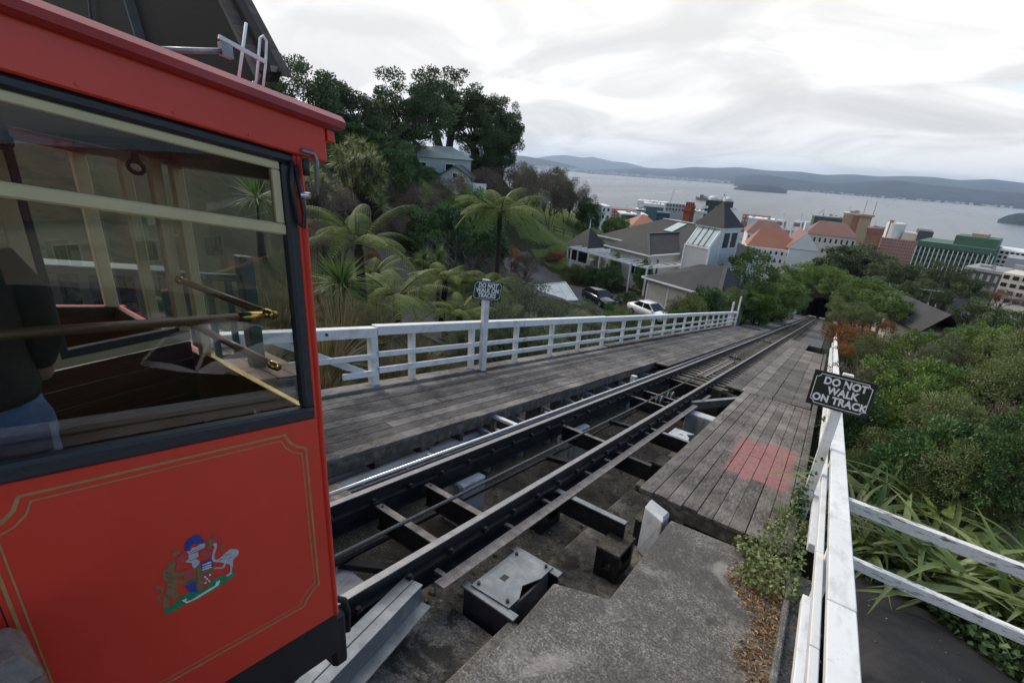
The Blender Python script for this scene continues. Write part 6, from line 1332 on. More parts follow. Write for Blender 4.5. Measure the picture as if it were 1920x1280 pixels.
# timber rail fence across the lawn
for i, (x0, x1) in enumerate(((1000, 1030), (1040, 1078), (1092, 1128))):
    a = Vector(atD(x0, 408 + (x0 - 1000) * .19, 78)); b = Vector(atD(x1, 408 + (x1 - 1000) * .19, 78)); a.z = G(a.x, a.y); b.z = G(b.x, b.y)
    t_ = thing('lawn_fence', a, ['weathered rail fence on the lawn, left length', 'weathered rail fence on the lawn, middle length', 'weathered rail fence on the lawn, right length'][i], 'fence', 'rail fence on the lawn')
    for h in (.45, .95): MB().bar(a + Vector((0, 0, h)), b + Vector((0, 0, h)), .06, .13).build('rail', MT['twig'], t_)
    for q in (0, .5, 1): p_ = a.lerp(b, q); MB().bar(p_ - Vector((0, 0, .3)), p_ + Vector((0, 0, 1.15)), .16, .16, (0, 1, 0)).build('post', MT['twig'], t_)
# glass cold frame
q = [Vector(atD(x, y, D)) for x, y, D in ((996, 563, 44), (1083, 563, 46.5), (1060, 529, 50.5), (985, 537, 48))]; zg = G(q[0].x, q[0].y)
t_ = thing('glass_house', (q[0].x, q[0].y, zg), 'low glass house roof among shrubs beside the drive', 'glass house')
for i in range(4): MB().bar(q[i], q[(i + 1) % 4], .1, .1).build('frame_bar', MT['wtrim'], t_)
for i in range(1, 5): MB().bar(q[0].lerp(q[1], i / 5), q[3].lerp(q[2], i / 5), .05, .06).build('glazing_bar', MT['wtrim'], t_)
MB().bar(q[0].lerp(q[3], .5), q[1].lerp(q[2], .5), .05, .06).build('glazing_bar', MT['wtrim'], t_)
for i in range(5): MB().add([q[0].lerp(q[1], (i + .04) / 5), q[0].lerp(q[1], (i + .96) / 5), q[3].lerp(q[2], (i + .96) / 5), q[3].lerp(q[2], (i + .04) / 5)], [(0, 1, 2, 3)]).build('pane', MT['pglass'], t_)
for a in q: MB().bar((a.x, a.y, zg - .8), a, .08, .08, (0, 1, 0)).build('leg', MT['wtrim'], t_)
# ------------------------------------------------------------------ parked cars
MT['tyre'] = mat('tyre_rubber', (.010, .010, .010), .8, .2, 9); MT['rim'] = mat('alloy_rim', (.4, .4, .41), .35, .1, 9, metal=.7)
def auto(loc, rz, paint, lab, ln=4.4, wd=1.72, estate=False):
    t_ = thing('parked_car', loc, lab, 'car', None, rz); h = ln / 2
    # sections along x: (x, half width low, z low, z belt, half width belt)
    body = [(-h, .62, .42, .82, .60), (-h + .18, .80, .28, .93, .76), (-h + .7, .85, .2, .97, .82), (-.3, .86, .2, .95, .84), (.6, .86, .2, .92, .84), (h - .75, .85, .22, .84, .80), (h - .2, .78, .28, .72, .70), (h, .58, .4, .60, .52)]
    V = []; F = []
    for x, w0, z0, z1, w1 in body: V += [(x, -w0, z0), (x, -w0 - .01, (z0 + z1) / 2 + .08), (x, -w1, z1), (x, 0, z1 + .03), (x, w1, z1), (x, w0 + .01, (z0 + z1) / 2 + .08), (x, w0, z0)]
    k = 7
    for i in range(len(body) - 1):
        for j in range(k - 1): F.append((i * k + j, (i + 1) * k + j, (i + 1) * k + j + 1, i * k + j + 1))
        F.append((i * k + 6, (i + 1) * k + 6, (i + 1) * k, i * k))
    F += [tuple(range(k)), tuple(range(len(V) - 1, len(V) - k - 1, -1))]
    MB().add(V, F).build('body', paint, t_, True)
    rb = -h + (.25 if estate else .75); cab = [(rb, .76, .93), (rb + .55, .60, 1.36), (.35, .60, 1.38), (1.05, .74, .90)]
    V = [(x, s_ * w, z) for x, w, z in cab for s_ in (-1, 1)]; gl = MB().add(V, [(0, 2, 4, 6), (7, 5, 3, 1), (0, 1, 3, 2), (2, 3, 5, 4), (4, 5, 7, 6)]).build('glasshouse', MT['dglass'], t_)
    MB().hexa([(rb + .52, -.61, 1.345), (.38, -.61, 1.365), (.38, .61, 1.365), (rb + .52, .61, 1.345), (rb + .62, -.54, 1.42), (.25, -.54, 1.43), (.25, .54, 1.43), (rb + .62, .54, 1.42)]).build('roof', paint, t_, True)
    for s_ in (-1, 1):
        for a, b in ((cab[0], cab[1]), (cab[3], cab[2])): MB().bar((a[0], s_ * (a[1] + .006), a[2]), (b[0], s_ * (b[1] + .006), b[2]), .06, .06).build('pillar', paint, t_)
        MB().bar((-.25, s_ * .735, .95), (-.25, s_ * .61, 1.37), .06, .05).build('pillar', paint, t_)
        MB().box(h - .22, h - .06, s_ * .62 - .14, s_ * .62 + .14, .56, .68).build('headlight', MT['pglass'], t_); MB().box(-h + .02, -h + .12, s_ * .62 - .13, s_ * .62 + .13, .66, .8).build('tail_light', MT['red'], t_)
        MB().box(.85, 1.0, s_ * .88 - .07, s_ * .88 + .07, .92, 1.03).build('wing_mirror', paint, t_)
        for x in (-h + .85, h - .85):
            w = MB().tube([(x, s_ * .66, .31), (x, s_ * .875, .31)], .31, 18).build('wheel', MT['tyre'], t_, True); MB().tube([(x, s_ * .876, .31), (x, s_ * .885, .31)], .19, 14).build('rim', MT['rim'], w)
    return t_
wp = mat('white_car_paint', (.76, .76, .75), .25, .05, 2, coat=.6); bp = mat('dark_blue_car_paint', (.012, .016, .035), .22, .2, 2, coat=.7)
c0 = atD(1216, 596, 43.5); auto((c0[0], c0[1], G(c0[0], c0[1]) + .06), math.radians(-22), wp, 'white saloon car parked before the pale garage')
auto((9.2, 5.6, G(9.2, 5.6) + .05), math.radians(70), wp, 'white hatchback parked off to the right, seen mirrored in the car window', 4.0, 1.7, True)
c0 = atD(1124, 556, 47.5); auto((c0[0], c0[1], G(c0[0], c0[1]) + .06), math.radians(-28), bp, 'dark blue car parked on the drive before the villa', 4.2, 1.7, True)
# ------------------------------------------------------------------ tunnel
MT['tunnel'] = mat('dark_tunnel_stone', (.035, .032, .028), .9, .4, 2, .6, 10)
t_ = thing('tunnel_portal', S(-2.9, 126, -.3), 'dark arched tunnel mouth where the track disappears among trees', 'tunnel')
def arch(r, h0, n=12): return [(-r, -.4)] + [(-r * math.cos(math.pi * k / n), h0 + r * math.sin(math.pi * k / n)) for k in range(n + 1)] + [(r, -.4)]
ai, ao = arch(2.0, 2.4), arch(3.0, 2.6); V = []; F = []; n = len(ai)
for v in (124.5, 150):
    V += [S(-2.9 + u, v, h) for u, h in ai]
for i in range(n - 1): F.append((i, i + 1, n + i + 1, n + i))
F.append(tuple(range(n, 2 * n))); MB().add(V, F).build('tunnel_lining', MT['carskirt'], t_)
mb = MB(); mb.add([S(-2.9 + u, 124.4, h) for u, h in ai] + [S(-2.9 + u, 124.4, h) for u, h in ao] + [S(-2.9 + u, 125.4, h) for u, h in ao], [(i, i + 1, n + i + 1, n + i) for i in range(n - 1)] + [(n + i, n + i + 1, 2 * n + i + 1, 2 * n + i) for i in range(n - 1)]); mb.build('portal_ring', MT['tunnel'], t_)
o = link('tunnel_bank', grid_mesh(np.linspace(-16, 12, 30), np.linspace(125.6, 150, 24), lambda X, Y: ground(X, Y) * 0 - 125 * TAN + 6.6 - np.abs(X + 2.9) ** 1.6 * .32 + .3 * np.sin(X * 2) - (Y - 125) * .18, MT['hill'], 'tunnel_bank')); tag(o, kind='structure')
for i, (u, v, h, r, key) in enumerate(((-8.6, 124, 2.0, 3.0, 'leafy0'), (2.4, 123, 2.0, 2.6, 'bush0'), (-5, 128, 8.2, 3.0, 'leafy1'), (0, 128, 8.0, 3.0, 'bush1'), (-8.5, 116, 1.2, 3.0, 'bushd0'), (1.6, 112, .8, 2.2, 'bush2'), (-8, 105, 1.2, 2.6, 'leafy1'))):
    plant('tunnel_shrub', key, S(u, v, h), r, ['leafy shrub left of the tunnel mouth', 'shrub right of the tunnel mouth', 'shrub hanging over the tunnel arch, left', 'shrub hanging over the tunnel arch, right', 'dark shrub beside the far track before the tunnel', 'low shrub at the right of the far track', 'leafy shrub left of the far track'][i], 'shrub', 'shrubs round the tunnel', gz=S(u, min(v, 124), -.5)[2])
t_ = thing('track_signal', S(-6.2, 92, -.3), 'white rounded board with rails standing left of the far track', 'signal')
MB().tube([S(-5.6, 92, .9), S(-5.6, 92.12, .9)], .7, 16).build('round_board', MT['wtrim'], t_); sb(-8.0, -5.7, 92, 92.1, .1, .3).build('rail', MT['wtrim'], t_); sb(-8.0, -5.7, 92, 92.1, .5, .7).build('rail', MT['wtrim'], t_)
for u in (-7.8, -5.9): sb(u, u + .12, 92.11, 92.2, -.6, .7).build('post', MT['wtrim'], t_)
# ------------------------------------------------------------------ grey-roofed house at the right
c0 = Vector(atD(1768, 588, 60)); hr = thing('roof_house', (c0.x, c0.y, c0.z - 3), 'house with dark grey roofs, aerials and satellite dish among right-hand trees', 'house', None, math.radians(25))
MB().box(-2.6, 2.6, -2, 5.5, -5, 1.6).build('wall', MT['cboard'], hr)
def gable(x0, x1, y0, y1, z0, zr, m_):
    xm = (x0 + x1) / 2
    for a, b in ((x0, xm), (x1, xm)): MB().hexa([(a, y0, z0), (b, y0, zr), (b, y1, zr), (a, y1, z0), (a, y0, z0 + .14), (b, y0, zr + .14), (b, y1, zr + .14), (a, y1, z0 + .14)]).build('roof_slope', m_, hr)
gable(-3.0, 1.0, -2.6, 6, 1.5, 3.4, MT['roofgrey']); gable(.2, 3.4, -3.4, 2.2, 1.2, 2.6, MT['roofgrey'])
MB().tube([(-1, 1, 3.4), (-1, 1, 5.0)], .03, 6).build('aerial_mast', MT['galv'], hr); MB().bar((-1.9, 1, 4.9), (-.1, 1, 4.9), .05, .05).build('aerial_boom', MT['galv'], hr)
for k in range(5): MB().bar((-1.8 + k * .4, .6, 4.9), (-1.8 + k * .4, 1.4, 4.9), .03, .03).build('aerial_rod', MT['galv'], hr)
MB().tube([(1.6, -.2, 2.3), (1.6, -.2, 3.0)], .03, 6).build('dish_mast', MT['galv'], hr); mb = MB(); mb.lathe([(.02, 0), (.25, .03), (.42, .12)], (0, 0, 0), 16); mb.xf(Matrix.Translation((1.55, -.35, 3.1)) @ Matrix.Rotation(math.radians(70), 4, 'X')).build('satellite_dish', MT['wtrim'], hr, True)
# ------------------------------------------------------------------ red-roofed house off to the right, mirrored in the car window
rr_ = thing('red_roofed_house', (38, 13, -6.5), 'cream house with red-brown roof off to the right, seen mirrored in the car window', 'house', None, math.radians(8))
MB().box(-3, 4, -7, 7, -1.5, 4.2).build('wall', MT['cboard'], rr_)
MT['roofred'] = mat('red_brown_roofing', (.13, .040, .030), .75, .25, 1.5)
MB().add([(-3.8, -7.8, 4.2), (4.8, -7.8, 4.2), (4.8, 7.8, 4.2), (-3.8, 7.8, 4.2), (.5, -7.8, 8.2), (.5, 7.8, 8.2)], [(0, 4, 5, 3), (1, 2, 5, 4), (0, 1, 4), (2, 3, 5)]).build('roof', MT['roofred'], rr_)
for y in (-4, 0, 4): window(rr_, -3, y, 1.2, 1.3, 1.5, 2, 'x', -1)
for i, (x, y, z, r) in enumerate(((34, 0, 3.0, 4.5), (22, -9, 1.5, 5.0), (30, 22, 0, 6), (20, 19, -2, 4))): plant('dark_tree', 'pohutu%d' % (i % 3), (x, y, z), r, ['dark tree in front of the red-roofed house beyond the right edge', 'dark tree left of the red-roofed house beyond the right edge', 'dark tree right of the red-roofed house beyond the right edge', 'dark tree near the grey-roofed house beyond the right edge'][i], 'tree', 'trees beyond the right edge')
# ------------------------------------------------------------------ the city below
def cm(name, c, **k): return mat(name, c, .7, .12, .15, **k)
MC = dict(white=cm('city_white', (.62, .62, .61)), cream=cm('city_cream', (.55, .50, .42)), tan=cm('city_tan', (.33, .25, .16)), brick=cm('city_brick', (.23, .11, .08)), dark=cm('city_dark_grey', (.055, .058, .065)), grey=cm('city_grey', (.25, .26, .27)), green=cm('city_green', (.045, .11, .075)), teal=cm('city_teal_glass', (.02, .08, .075)), navy=cm('city_navy', (.02, .04, .09)), pink=cm('city_pink', (.33, .20, .19)), orange=cm('city_orange_tile', (.27, .105, .06)), red=cm('city_red_tile', (.18, .085, .068)), glass=mat('city_window_glass', (.02, .024, .03), .15, .3, .3, spec=.7), black=cm('city_black_glass', (.014, .018, .022)), log=cm('log_brown', (.20, .12, .06)))
def bld(name, px0, px1, yt, yb, D, dep, wall, lab, rows=0, cols=0, rot=0, win='glass', roof=None, wf=.55, hf=.5, sidecols=0, roofh=1.0, cat='building', fins=None):
    cx = (px0 + px1) / 2; c = Vector(atD(cx, yt, D)); k = pxm(cx, yt, D); w = (px1 - px0) * k / 1.0; hgt = (yb - yt) * k * 1.02; az = math.atan2(c.x, c.y)
    t_ = thing(name, (c.x, c.y, c.z - hgt), lab, cat, None, -az + math.radians(rot) + 1e-4); x0, x1 = -w / 2, w / 2
    MB().box(x0, x1, 0, dep, -14, hgt).build('wall', MC[wall], t_)
    if roof: MB().box(x0 - .3, x1 + .3, -.3, dep + .3, hgt + .002, hgt + roofh).build('roof', MC[roof], t_)
    if rows:
        mb = MB(); ch = hgt / rows; cw = w / max(cols, 1)
        for r in range(rows):
            for q in range(cols):
                xa = x0 + (q + .5 - wf / 2) * cw; za = (r + .5 - hf / 2) * ch; mb.box(xa, xa + wf * cw, -.12, -.01, za, za + hf * ch)
            for q in range(sidecols):
                cd = dep / sidecols; ya = (q + .5 - wf / 2) * cd; za = (r + .5 - hf / 2) * ch
                mb.box(x0 - .12, x0 - .01, ya, ya + wf * cd, za, za + hf * ch); mb.box(x1 + .01, x1 + .12, ya, ya + wf * cd, za, za + hf * ch)
        mb.build('window_grid', MC[win], t_, kind='stuff')
    if roof and w > 8:
        mb = MB(); rr = random.Random(int(px0 * 7 + yt)); zt = hgt + roofh
        for q in range(5):
            bx_ = rr.uniform(x0 * .8, x1 * .7); by_ = rr.uniform(1, dep * .8); bw = rr.uniform(.8, 3.2); bh = rr.uniform(.6, 2.4); mb.box(bx_, bx_ + bw, by_, by_ + bw, zt + .003, zt + bh)
        mb.tube([(x0 * .5, dep * .5, zt), (x0 * .5, dep * .5, zt + 5)], .12, 4); mb.build('roof_plant', MC['grey'], t_, kind='stuff')
    if fins:
        mb = MB()
        for q in range(fins + 1): mb.box(x0 + q * w / fins - w / fins * .09, x0 + q * w / fins + w / fins * .09, -.9, -.13, 0, hgt * .98)
        mb.build('facade_fins', MC['white'], t_, kind='stuff')
    return t_, w, hgt
def ridge(t_, x0, x1, y0, y1, z0, zr, m_, along='x'):
    if along == 'x': MB().add([(x0, y0, z0), (x1, y0, z0), (x1, y1, z0), (x0, y1, z0), (x0 + (y1 - y0) * .3, (y0 + y1) / 2, zr), (x1 - (y1 - y0) * .3, (y0 + y1) / 2, zr)], [(0, 1, 5, 4), (1, 2, 5), (2, 3, 4, 5), (3, 0, 4), (3, 2, 1, 0)]).build('tile_roof', MC[m_], t_)
    else: MB().add([(x0, y0, z0), (x1, y0, z0), (x1, y1, z0), (x0, y1, z0), ((x0 + x1) / 2, y0, zr), ((x0 + x1) / 2, y1, zr)], [(0, 4, 5, 3), (1, 2, 5, 4), (0, 1, 4), (2, 3, 5), (3, 2, 1, 0)]).build('tile_roof', MC[m_], t_)
# white institution with orange tile roofs
t_, w, h = bld('institution', 1405, 1520, 468, 510, 290, 22, 'white', 'long white institution with orange tile roofs beyond the leafy trees', 3, 12, 8, wf=.35, hf=.42, sidecols=4)
ridge(t_, -w / 2, w / 2 - 8, 1, 21, h + .1, h + 9, 'orange'); MB().box(w * .12, w * .52, -2, 12, -5, h + 1.5).build('wing', MC['white'], t_)
MB().add([(w * .085, -2.5, h + 1.5), (w * .555, -2.5, h + 1.5), (w * .32, -2.5, h + 9.8), (w * .10, 24, h + 1.5), (w * .54, 24, h + 1.5), (w * .32, 24, h + 9.5)], [(0, 1, 2), (3, 5, 4)]).build('gable_wall', MC['white'], t_)
ridge(t_, w * .08, w * .56, -2.3, 24, h + 1.55, h + 9.9, 'red', 'y'); MB().box(w * .34, w * .40, 14, 17, h + 5, h + 14).build('roof_turret', MC['white'], t_)
t_, w, h = bld('institution_block', 1405, 1470, 438, 475, 350, 20, 'white', 'white block with dull red tile roof behind the institution', 2, 9, 8, wf=.35, hf=.4); ridge(t_, -w / 2 - 1, w / 2 + 1, -1, 21, h, h + 7, 'red')
t_, w, h = bld('institution_block', 1520, 1600, 442, 480, 330, 20, 'cream', 'cream block with red tile roof right of the white gable', 2, 9, 8, wf=.35, hf=.4); ridge(t_, -w / 2 - 1, w / 2 + 1, -1, 21, h, h + 7, 'red')
# towers and offices
t_, w, h = bld('office_tower', 1326, 1374, 377, 430, 540, 24, 'black', 'dark glass tower with white stripes and white domes behind the villa tower', 0)
for q, (a, b) in enumerate(((-.62, -.38), (-.12, .12), (.42, .66))):
    for r in range(5): MB().box(a * w, b * w, -1.5, -.02, h - 8 - r * 5.2, h - 5.6 - r * 5.2).build('white_band', MC['white'], t_)
for q in (-.27, .27): MB().lathe([(w * .17, h), (w * .17, h + 2.2), (w * .12, h + 3.6), (0.1, h + 4.2)], (q * w, 12, 0), 16).build('dome', MC['white'], t_)
MB().box(-w * .75, w * .8, 2, 22, -10, h - 22).build('podium', MC['dark'], t_)
bld('office_block', 1532, 1590, 409, 452, 520, 26, 'dark', 'dark office block with horizontal window bands beside tan towers', 6, 9, 6, wf=.8, hf=.5, win='teal', roof='grey', sidecols=4)
bld('concrete_tower', 1585, 1612, 402, 452, 500, 18, 'tan', 'tan concrete tower with pale top right of the dark office block', 0, roof='cream'); bld('concrete_tower', 1602, 1616, 404, 452, 495, 12, 'brick', 'slim brown tower between the two tan towers', 0)
t_, w, h = bld('concrete_tower', 1615, 1634, 406, 455, 490, 16, 'tan', 'tan tower with overhanging top and two masts', 0); MB().box(-w * .65, w * .65, -2, 18, h + .01, h + 1.6).build('overhang', MC['tan'], t_)
for x in (-2.5, 4): MB().tube([(x, 8, h), (x, 8, h + 12)], .25, 5).build('mast', MC['grey'], t_)
t_, w, h = bld('pink_building', 1662, 1735, 450, 497, 400, 24, 'pink', 'pink hotel block with grid of windows and white tank on top', 8, 18, 3, wf=.6, hf=.55, win='brick', sidecols=5)
MB().lathe([(5.2, 0), (5.2, 9), (4, 9.6), (.1, 9.8)], (-w * .28, 8, h), 18).build('water_tank', MC['white'], t_); MB().box(-w * .1, w * .45, 3, 18, h + .01, h + 4.2).build('plant_room', MC['cream'], t_); MB().box(w * .2, w * .5, 2, 22, h + .02, h + 6.5).build('penthouse', MC['dark'], t_); MB().box(-w * .44, -w * .36, 4, 12, h + .01, h + 11).build('tank_frame', MC['tan'], t_)
bld('orange_roof_block', 1628, 1662, 440, 470, 420, 16, 'brick', 'small brick block with rounded red roof left of the pink hotel', 0, roof='red', roofh=4)
t_, w, h = bld('green_building', 1733, 1845, 469, 520, 330, 28, 'green', 'dark green office building with white fins along its facade', 5, 16, -6, wf=.4, hf=.4, win='glass', fins=16)
MB().box(-w * .06, w * .48, 4, 22, h + .01, h + 7.0).build('roof_box', MC['green'], t_); MB().box(-w * .5, w * .5, -1, 28, h + .005, h + 2.6).build('parapet', MC['green'], t_); MB().box(w * .12, w * .32, 8, 18, h + 7.02, h + 8.6).build('roof_plant', MC['tan'], t_)
t_, w, h = bld('white_grid_building', 1850, 1930, 470, 528, 340, 26, 'white', 'white office building with gridded facade at the right edge', 7, 11, -8, wf=.62, hf=.55, win='glass', sidecols=6)
bld('grey_building', 1820, 1895, 512, 552, 240, 18, 'dark', 'low dark grey building with sloping front before the white grid building', 2, 7, -10, wf=.4, hf=.6, win='grey', roof='grey'); bld('beige_office', 1893, 1960, 518, 575, 230, 20, 'cream', 'beige office block cut by the right edge', 4, 5, -8, wf=.66, hf=.5); bld('pale_slab', 1900, 1960, 488, 530, 260, 16, 'grey', 'plain pale concrete slab building at the right edge', 0)
# waterfront, left to right
bld('white_house', 1112, 1146, 386, 412, 270, 14, 'white', 'white town house block seen beyond the lawn hedge', 2, 4, 12, wf=.4, hf=.45, sidecols=2); bld('white_house', 1106, 1130, 392, 410, 240, 10, 'white', 'white gabled house right beside the lawn hedge', 0, roof='white', roofh=2)
bld('brick_block', 1148, 1192, 393, 416, 420, 22, 'brick', 'brown brick block in the town beyond the lawn', 4, 8, 6, wf=.5, hf=.4, win='cream'); bld('strip_building', 1166, 1214, 404, 424, 330, 20, 'dark', 'dark building with white floor strips above the orange roof', 3, 8, 10, wf=.75, hf=.45, win='glass', roof='white', roofh=.8)
t_, w, h = bld('orange_roofed_house', 1190, 1232, 424, 440, 150, 12, 'cream', 'house with bright orange tile roof behind the villa', 0, rot=12); ridge(t_, -w / 2 - 1, w / 2 + 1, -1, 12, h, h + 2.8, 'orange')
bld('navy_building', 1192, 1210, 394, 416, 560, 20, 'navy', 'navy blue box building beside the green glass one', 3, 4, wf=.5, win='grey', roof='white'); bld('green_glass_building', 1207, 1244, 388, 405, 700, 30, 'teal', 'green glass office with white curved roof by the wharf', 0, roof='white', roofh=4); bld('blue_building', 1232, 1256, 399, 416, 480, 20, 'navy', 'deep blue glass block left of the red chimney', 2, 6, wf=.8, win='black')
bld('white_shed', 1196, 1252, 381, 389, 1000, 40, 'white', 'long white wharf shed below the red ship', 0, roof='white', roofh=3); bld('white_shed', 1290, 1320, 397, 408, 560, 26, 'white', 'white flat shed left of the striped tower', 0, roof='white'); bld('white_shed', 1405, 1450, 412, 424, 620, 30, 'white', 'white flat roofed shed above the orange tile roofs', 0, roof='white')
bld('grey_store', 1286, 1305, 384, 394, 900, 24, 'grey', 'grey wharf store with red disc sign', 0); bld('grey_store', 1250, 1284, 382, 396, 950, 24, 'grey', 'pale grey wharf store right of the red ship', 2, 6); bld('tan_block', 1395, 1440, 404, 418, 760, 30, 'brick', 'low brick wharf block below the gantry cranes', 2, 8, wf=.5, win='cream')
r_ = np.random.default_rng(77)
nm = ['white', 'grey', 'brick', 'cream', 'dark', 'tan', 'pink', 'teal']
ORD = ['far-left', 'left', 'middle', 'right']
for i in range(46):
    px = r_.uniform(1115, 1540); D = r_.uniform(760, 1280); w_ = r_.uniform(8, 22); d0 = wray(px, 400); el = -(CZ + 112) / D; 
    # wharf-side roofs that crowd between the named buildings
    k = 0
    for yy in range(360, 640):
        q_ = wray(px, yy); 
        if q_[2] / math.hypot(q_[0], q_[1]) < el: k = yy; break
    hpx = r_.uniform(5, 13); c_ = nm[int(r_.integers(0, 8))]
    o_ = list(bld('town_building', px - w_ / 2, px + w_ / 2, k - hpx, k, D, r_.uniform(15, 30), c_, 'small %s building of the waterfront beyond the villa' % dict(dark='dark grey', teal='green-glazed').get(c_, c_), int(r_.integers(1, 4)), 5, r_.uniform(-15, 15), wf=.5, hf=.45, roof=['white', 'grey', 'dark', 'red'][int(r_.integers(0, 4))], roofh=1.2))[0]
    o_['group'] = 'small %s waterfront buildings' % c_
for i in range(16):
    px = r_.uniform(1640, 1930); D = r_.uniform(420, 900); w_ = r_.uniform(14, 30); c_ = nm[int(r_.integers(0, 8))]; el = -(CZ + 104) / D
    for yy in range(360, 560):
        q_ = wray(px, yy)
        if q_[2] / math.hypot(q_[0], q_[1]) < el: break
    o_ = bld('town_building', px - w_ / 2, px + w_ / 2, yy - r_.uniform(4, 9), yy, D, 20, c_, 'small %s building between the larger offices' % dict(dark='dark grey', teal='green-glazed').get(c_, c_), 2, 5, wf=.5, hf=.45, roof='grey')[0]; o_['group'] = 'small %s buildings at the right' % c_
for q in set(o_.get('group') for o_ in SC.objects if o_.name.startswith('town_building')):
    mem = sorted([o_ for o_ in SC.objects if o_.get('group') == q and o_.name.startswith('town_building')], key=lambda o_: o_.location.x / o_.location.y)
    for i, o_ in enumerate(mem): o_['label'] = (o_['label'] + (', %s from the left' % TL[i] if len(mem) > 1 else ''))
# log stacks, ships, cranes
c0 = Vector(atD(1145, 380, 1180)); t_ = thing('log_stack', (c0.x, c0.y, -113), 'long brown log stacks on the wharf beyond the lawn hedge', 'logs')
for k in range(4): MB().tube([(c0.x - 40 + k * 3, c0.y + k * 9, -109), (c0.x + 42 + k * 4, c0.y + k * 9 - 14, -109)], 5.5, 10).build('log_pile', MC['log'], t_)
def ship(px, py, D, ln, hull, lab, rz, cranes=0):
    c = Vector(atD(px, py, D)); t_ = thing('cargo_ship', (c.x, c.y, -114), lab, 'ship', None, rz); h = ln * .075
    MB().add([(-ln / 2, -ln * .07, -2), (ln * .42, -ln * .07, -2), (ln / 2, 0, -2), (ln * .42, ln * .07, -2), (-ln / 2, ln * .07, -2), (-ln / 2, -ln * .07, h), (ln * .42, -ln * .07, h), (ln * .53, 0, h * 1.3), (ln * .42, ln * .07, h), (-ln / 2, ln * .07, h)], [(0, 1, 6, 5), (1, 2, 7, 6), (2, 3, 8, 7), (3, 4, 9, 8), (4, 0, 5, 9), (5, 6, 7, 8, 9)]).build('hull', hull, t_)
    br = MB().box(-ln * .44, -ln * .33, -ln * .06, ln * .06, h + .01, h + ln * .12).build('bridge', MC['white'], t_); MB().box(-ln * .42, -ln * .38, -3, 3, h + ln * .121, h + ln * .17).build('funnel', MC['red'], br)
    for k in range(cranes):
        x = -ln * .2 + k * ln * .21; cr_ = MB().box(x - 1.5, x + 1.5, -1.5, 1.5, h + .01, h + ln * .14).build('deck_crane', MC['red'], t_); MB().bar((x, 0, h + ln * .12), (x + ln * .15, 0, h + ln * .10), 1.2, 1.2).build('jib', MC['red'], cr_)
    for k in range(6):
        if not cranes: MB().box(-ln * .28 + k * ln * .11, -ln * .19 + k * ln * .11, -ln * .055, ln * .055, h + .02, h + ln * (.03 + .03 * (k % 3))).build('container_stack', MC[['white', 'red', 'tan', 'cream', 'grey', 'navy'][k]], t_)
ship(1222, 383, 1230, 95, cm('ship_red_hull', (.20, .035, .03)), 'red cargo ship with deck cranes moored at the wharf', math.radians(-8), 4)
ship(1334, 370, 2600, 150, cm('ship_dark_hull', (.07, .05, .05)), 'container ship under way on the harbour above the villa tower', math.radians(170))
for i, (px, py, D, s_, lab) in enumerate(((1403, 410, 1150, 1.0, 'white port gantry crane nearest the villa tower'), (1465, 414, 1130, 1.0, 'white port gantry crane, middle of three'), (1497, 420, 1120, 1.05, 'white port gantry crane, right of three'))):
    c = Vector(atD(px, py, D)); t_ = thing('gantry_crane', (c.x, c.y, -113), lab, 'crane', 'port gantry cranes', math.radians(-12)); H = 38 * s_
    for x in (-9, 9):
        for y in (-6, 6): MB().bar((x, y, 0), (x * .75, y, H), 2.6, 2.6, (0, 1, 0)).build('leg', MC['white'], t_)
    MB().box(-10, 10, -7, 7, H * .62, H * .67).build('portal_beam', MC['white'], t_); MB().box(-7, 7, -7, 7, H * .82, H).build('machine_house', MC['red' if i else 'navy'], t_); MB().box(-7.5, 7.5, -7.2, 7.2, H + .01, H + 3).build('machine_house_top', MC['white'], t_)
    MB().bar((0, 0, H + 3), (2, 0, H + 20), 2.4, 2.4, (0, 1, 0)).build('apex_frame', MC['white'], t_); MB().bar((-12, -8, H + 2), (-2, -3, H + 19), .9, .9).build('boom', MC['white'], t_)
for i, (x0, y0, x1, y1, D, lab) in enumerate(((1255, 385, 1265, 353, 1000, 'slender lattice crane jib rising over the wharf sheds'), (1520, 415, 1545, 392, 900, 'slender grey crane jib left of the dark office block'))):
    MB_ = MB().bar(atD(x0, y0, D), atD(x1, y1, D), 1.4, 1.4).build('crane_jib', MC['cream']); tag(MB_, lab, 'crane')
c0 = Vector(atD(1845, 428, 2100)); t_ = thing('sailing_boat', (c0.x, c0.y, -114), 'tiny white boat on the water at the right', 'boat'); MB().hexa([(c0.x - 6, c0.y - 2, -114.2), (c0.x + 6, c0.y - 2, -114.2), (c0.x + 6, c0.y + 2, -114.2), (c0.x - 6, c0.y + 2, -114.2), (c0.x - 8, c0.y - 2.5, -111.5), (c0.x + 8, c0.y - 2.5, -111.5), (c0.x + 8, c0.y + 2.5, -111.5), (c0.x - 8, c0.y + 2.5, -111.5)]).build('hull', MC['white'], t_); MB().box(c0.x - 3, c0.x + 3, c0.y - 1.5, c0.y + 1.5, -111.49, -107).build('cabin', MC['white'], t_)
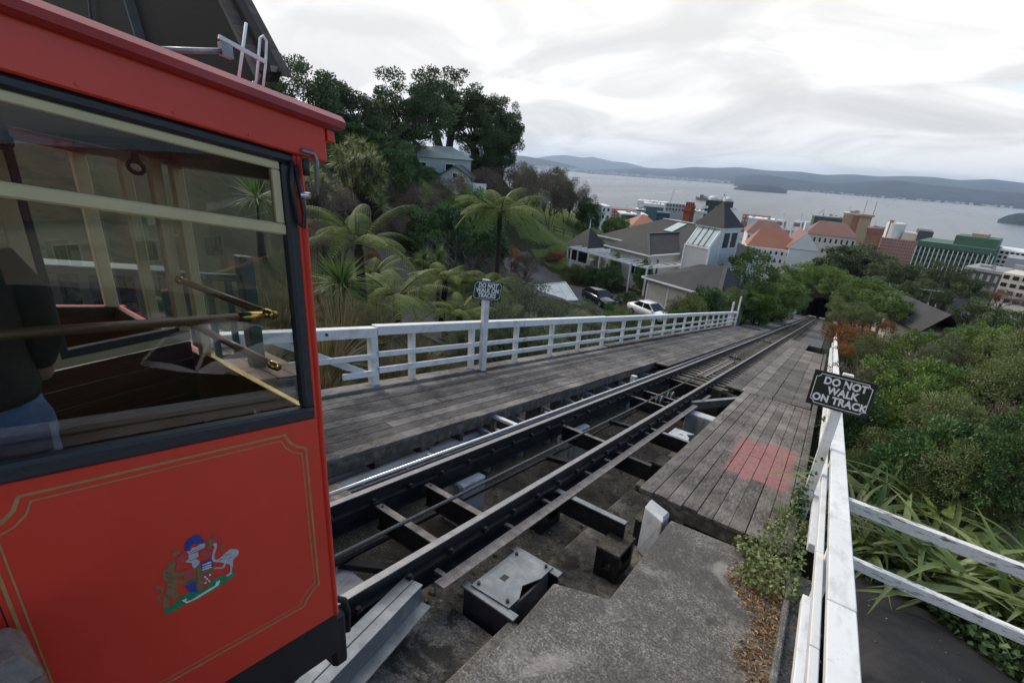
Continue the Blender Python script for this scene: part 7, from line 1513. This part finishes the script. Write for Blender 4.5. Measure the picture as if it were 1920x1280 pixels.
# town ground and trees between the buildings
tag(MB().box(-700, 900, 380, 1345, -116, -111.4).build('town_ground', cm('town_ground_grey', (.11, .11, .105))), kind='structure')
# ------------------------------------------------------------------ air
hz = MB().box(-21000, 21000, -200, 24000, -125, 520).build('haze', None, kind='stuff')
m = bpy.data.materials.new('sea_haze'); m.use_nodes = True; t = m.node_tree; t.nodes.clear(); out = N(t, 'ShaderNodeOutputMaterial'); pv = N(t, 'ShaderNodeVolumePrincipled')
pv.inputs['Color'].default_value = (.66, .80, 1.0, 1); pv.inputs['Density'].default_value = .000045; pv.inputs['Anisotropy'].default_value = .2; L(t, pv.outputs[0], out.inputs['Volume'])
hz.data.materials.clear(); hz.data.materials.append(m); tag(hz, 'faint blue sea haze filling the air over the harbour', 'haze')

# rubble and moss lumps in the pit
r_ = np.random.default_rng(12); mb = MB()
for i in range(240):
    u, v = r_.uniform(-3.9, -1.55), r_.uniform(1.2, 13.4); c = Vector(S(u, v, -1.045)); q = r_.uniform(.012, .05)
    P_ = [c + Vector((math.cos(a) * q * r_.uniform(.7, 1.3), math.sin(a) * q * r_.uniform(.7, 1.3), 0)) for a in np.linspace(0, 5.24, 6)]; top = [c + (p_ - c) * .55 + Vector((0, 0, q * r_.uniform(.5, .9))) for p_ in P_]
    mb.add(P_ + top, [(k, (k + 1) % 6, 6 + (k + 1) % 6, 6 + k) for k in range(6)] + [(6, 7, 8, 9, 10, 11)])
tag(mb.build('rubble', MT['ledge'], kind='stuff'), 'small stones and rubble scattered over the pit floor', 'rubble')
for i, (a, b, r0, lab) in enumerate((((-3.25, 1.0, -.55), (-3.25, 13.5, -.58), .025, 'thin dark conduit running along the pit under the far rail'), ((-2.55, 1.0, -.62), (-2.55, 13.5, -.60), .018, 'thin dark cable hanging along the pit under the near rail'))):
    tag(MB().tube([S(*a), S(*[(a[k] + b[k]) / 2 - (.05 if k == 2 else 0) for k in range(3)]), S(*b)], r0, 8).build('conduit', MT['steel'], None, True), lab, 'conduit')
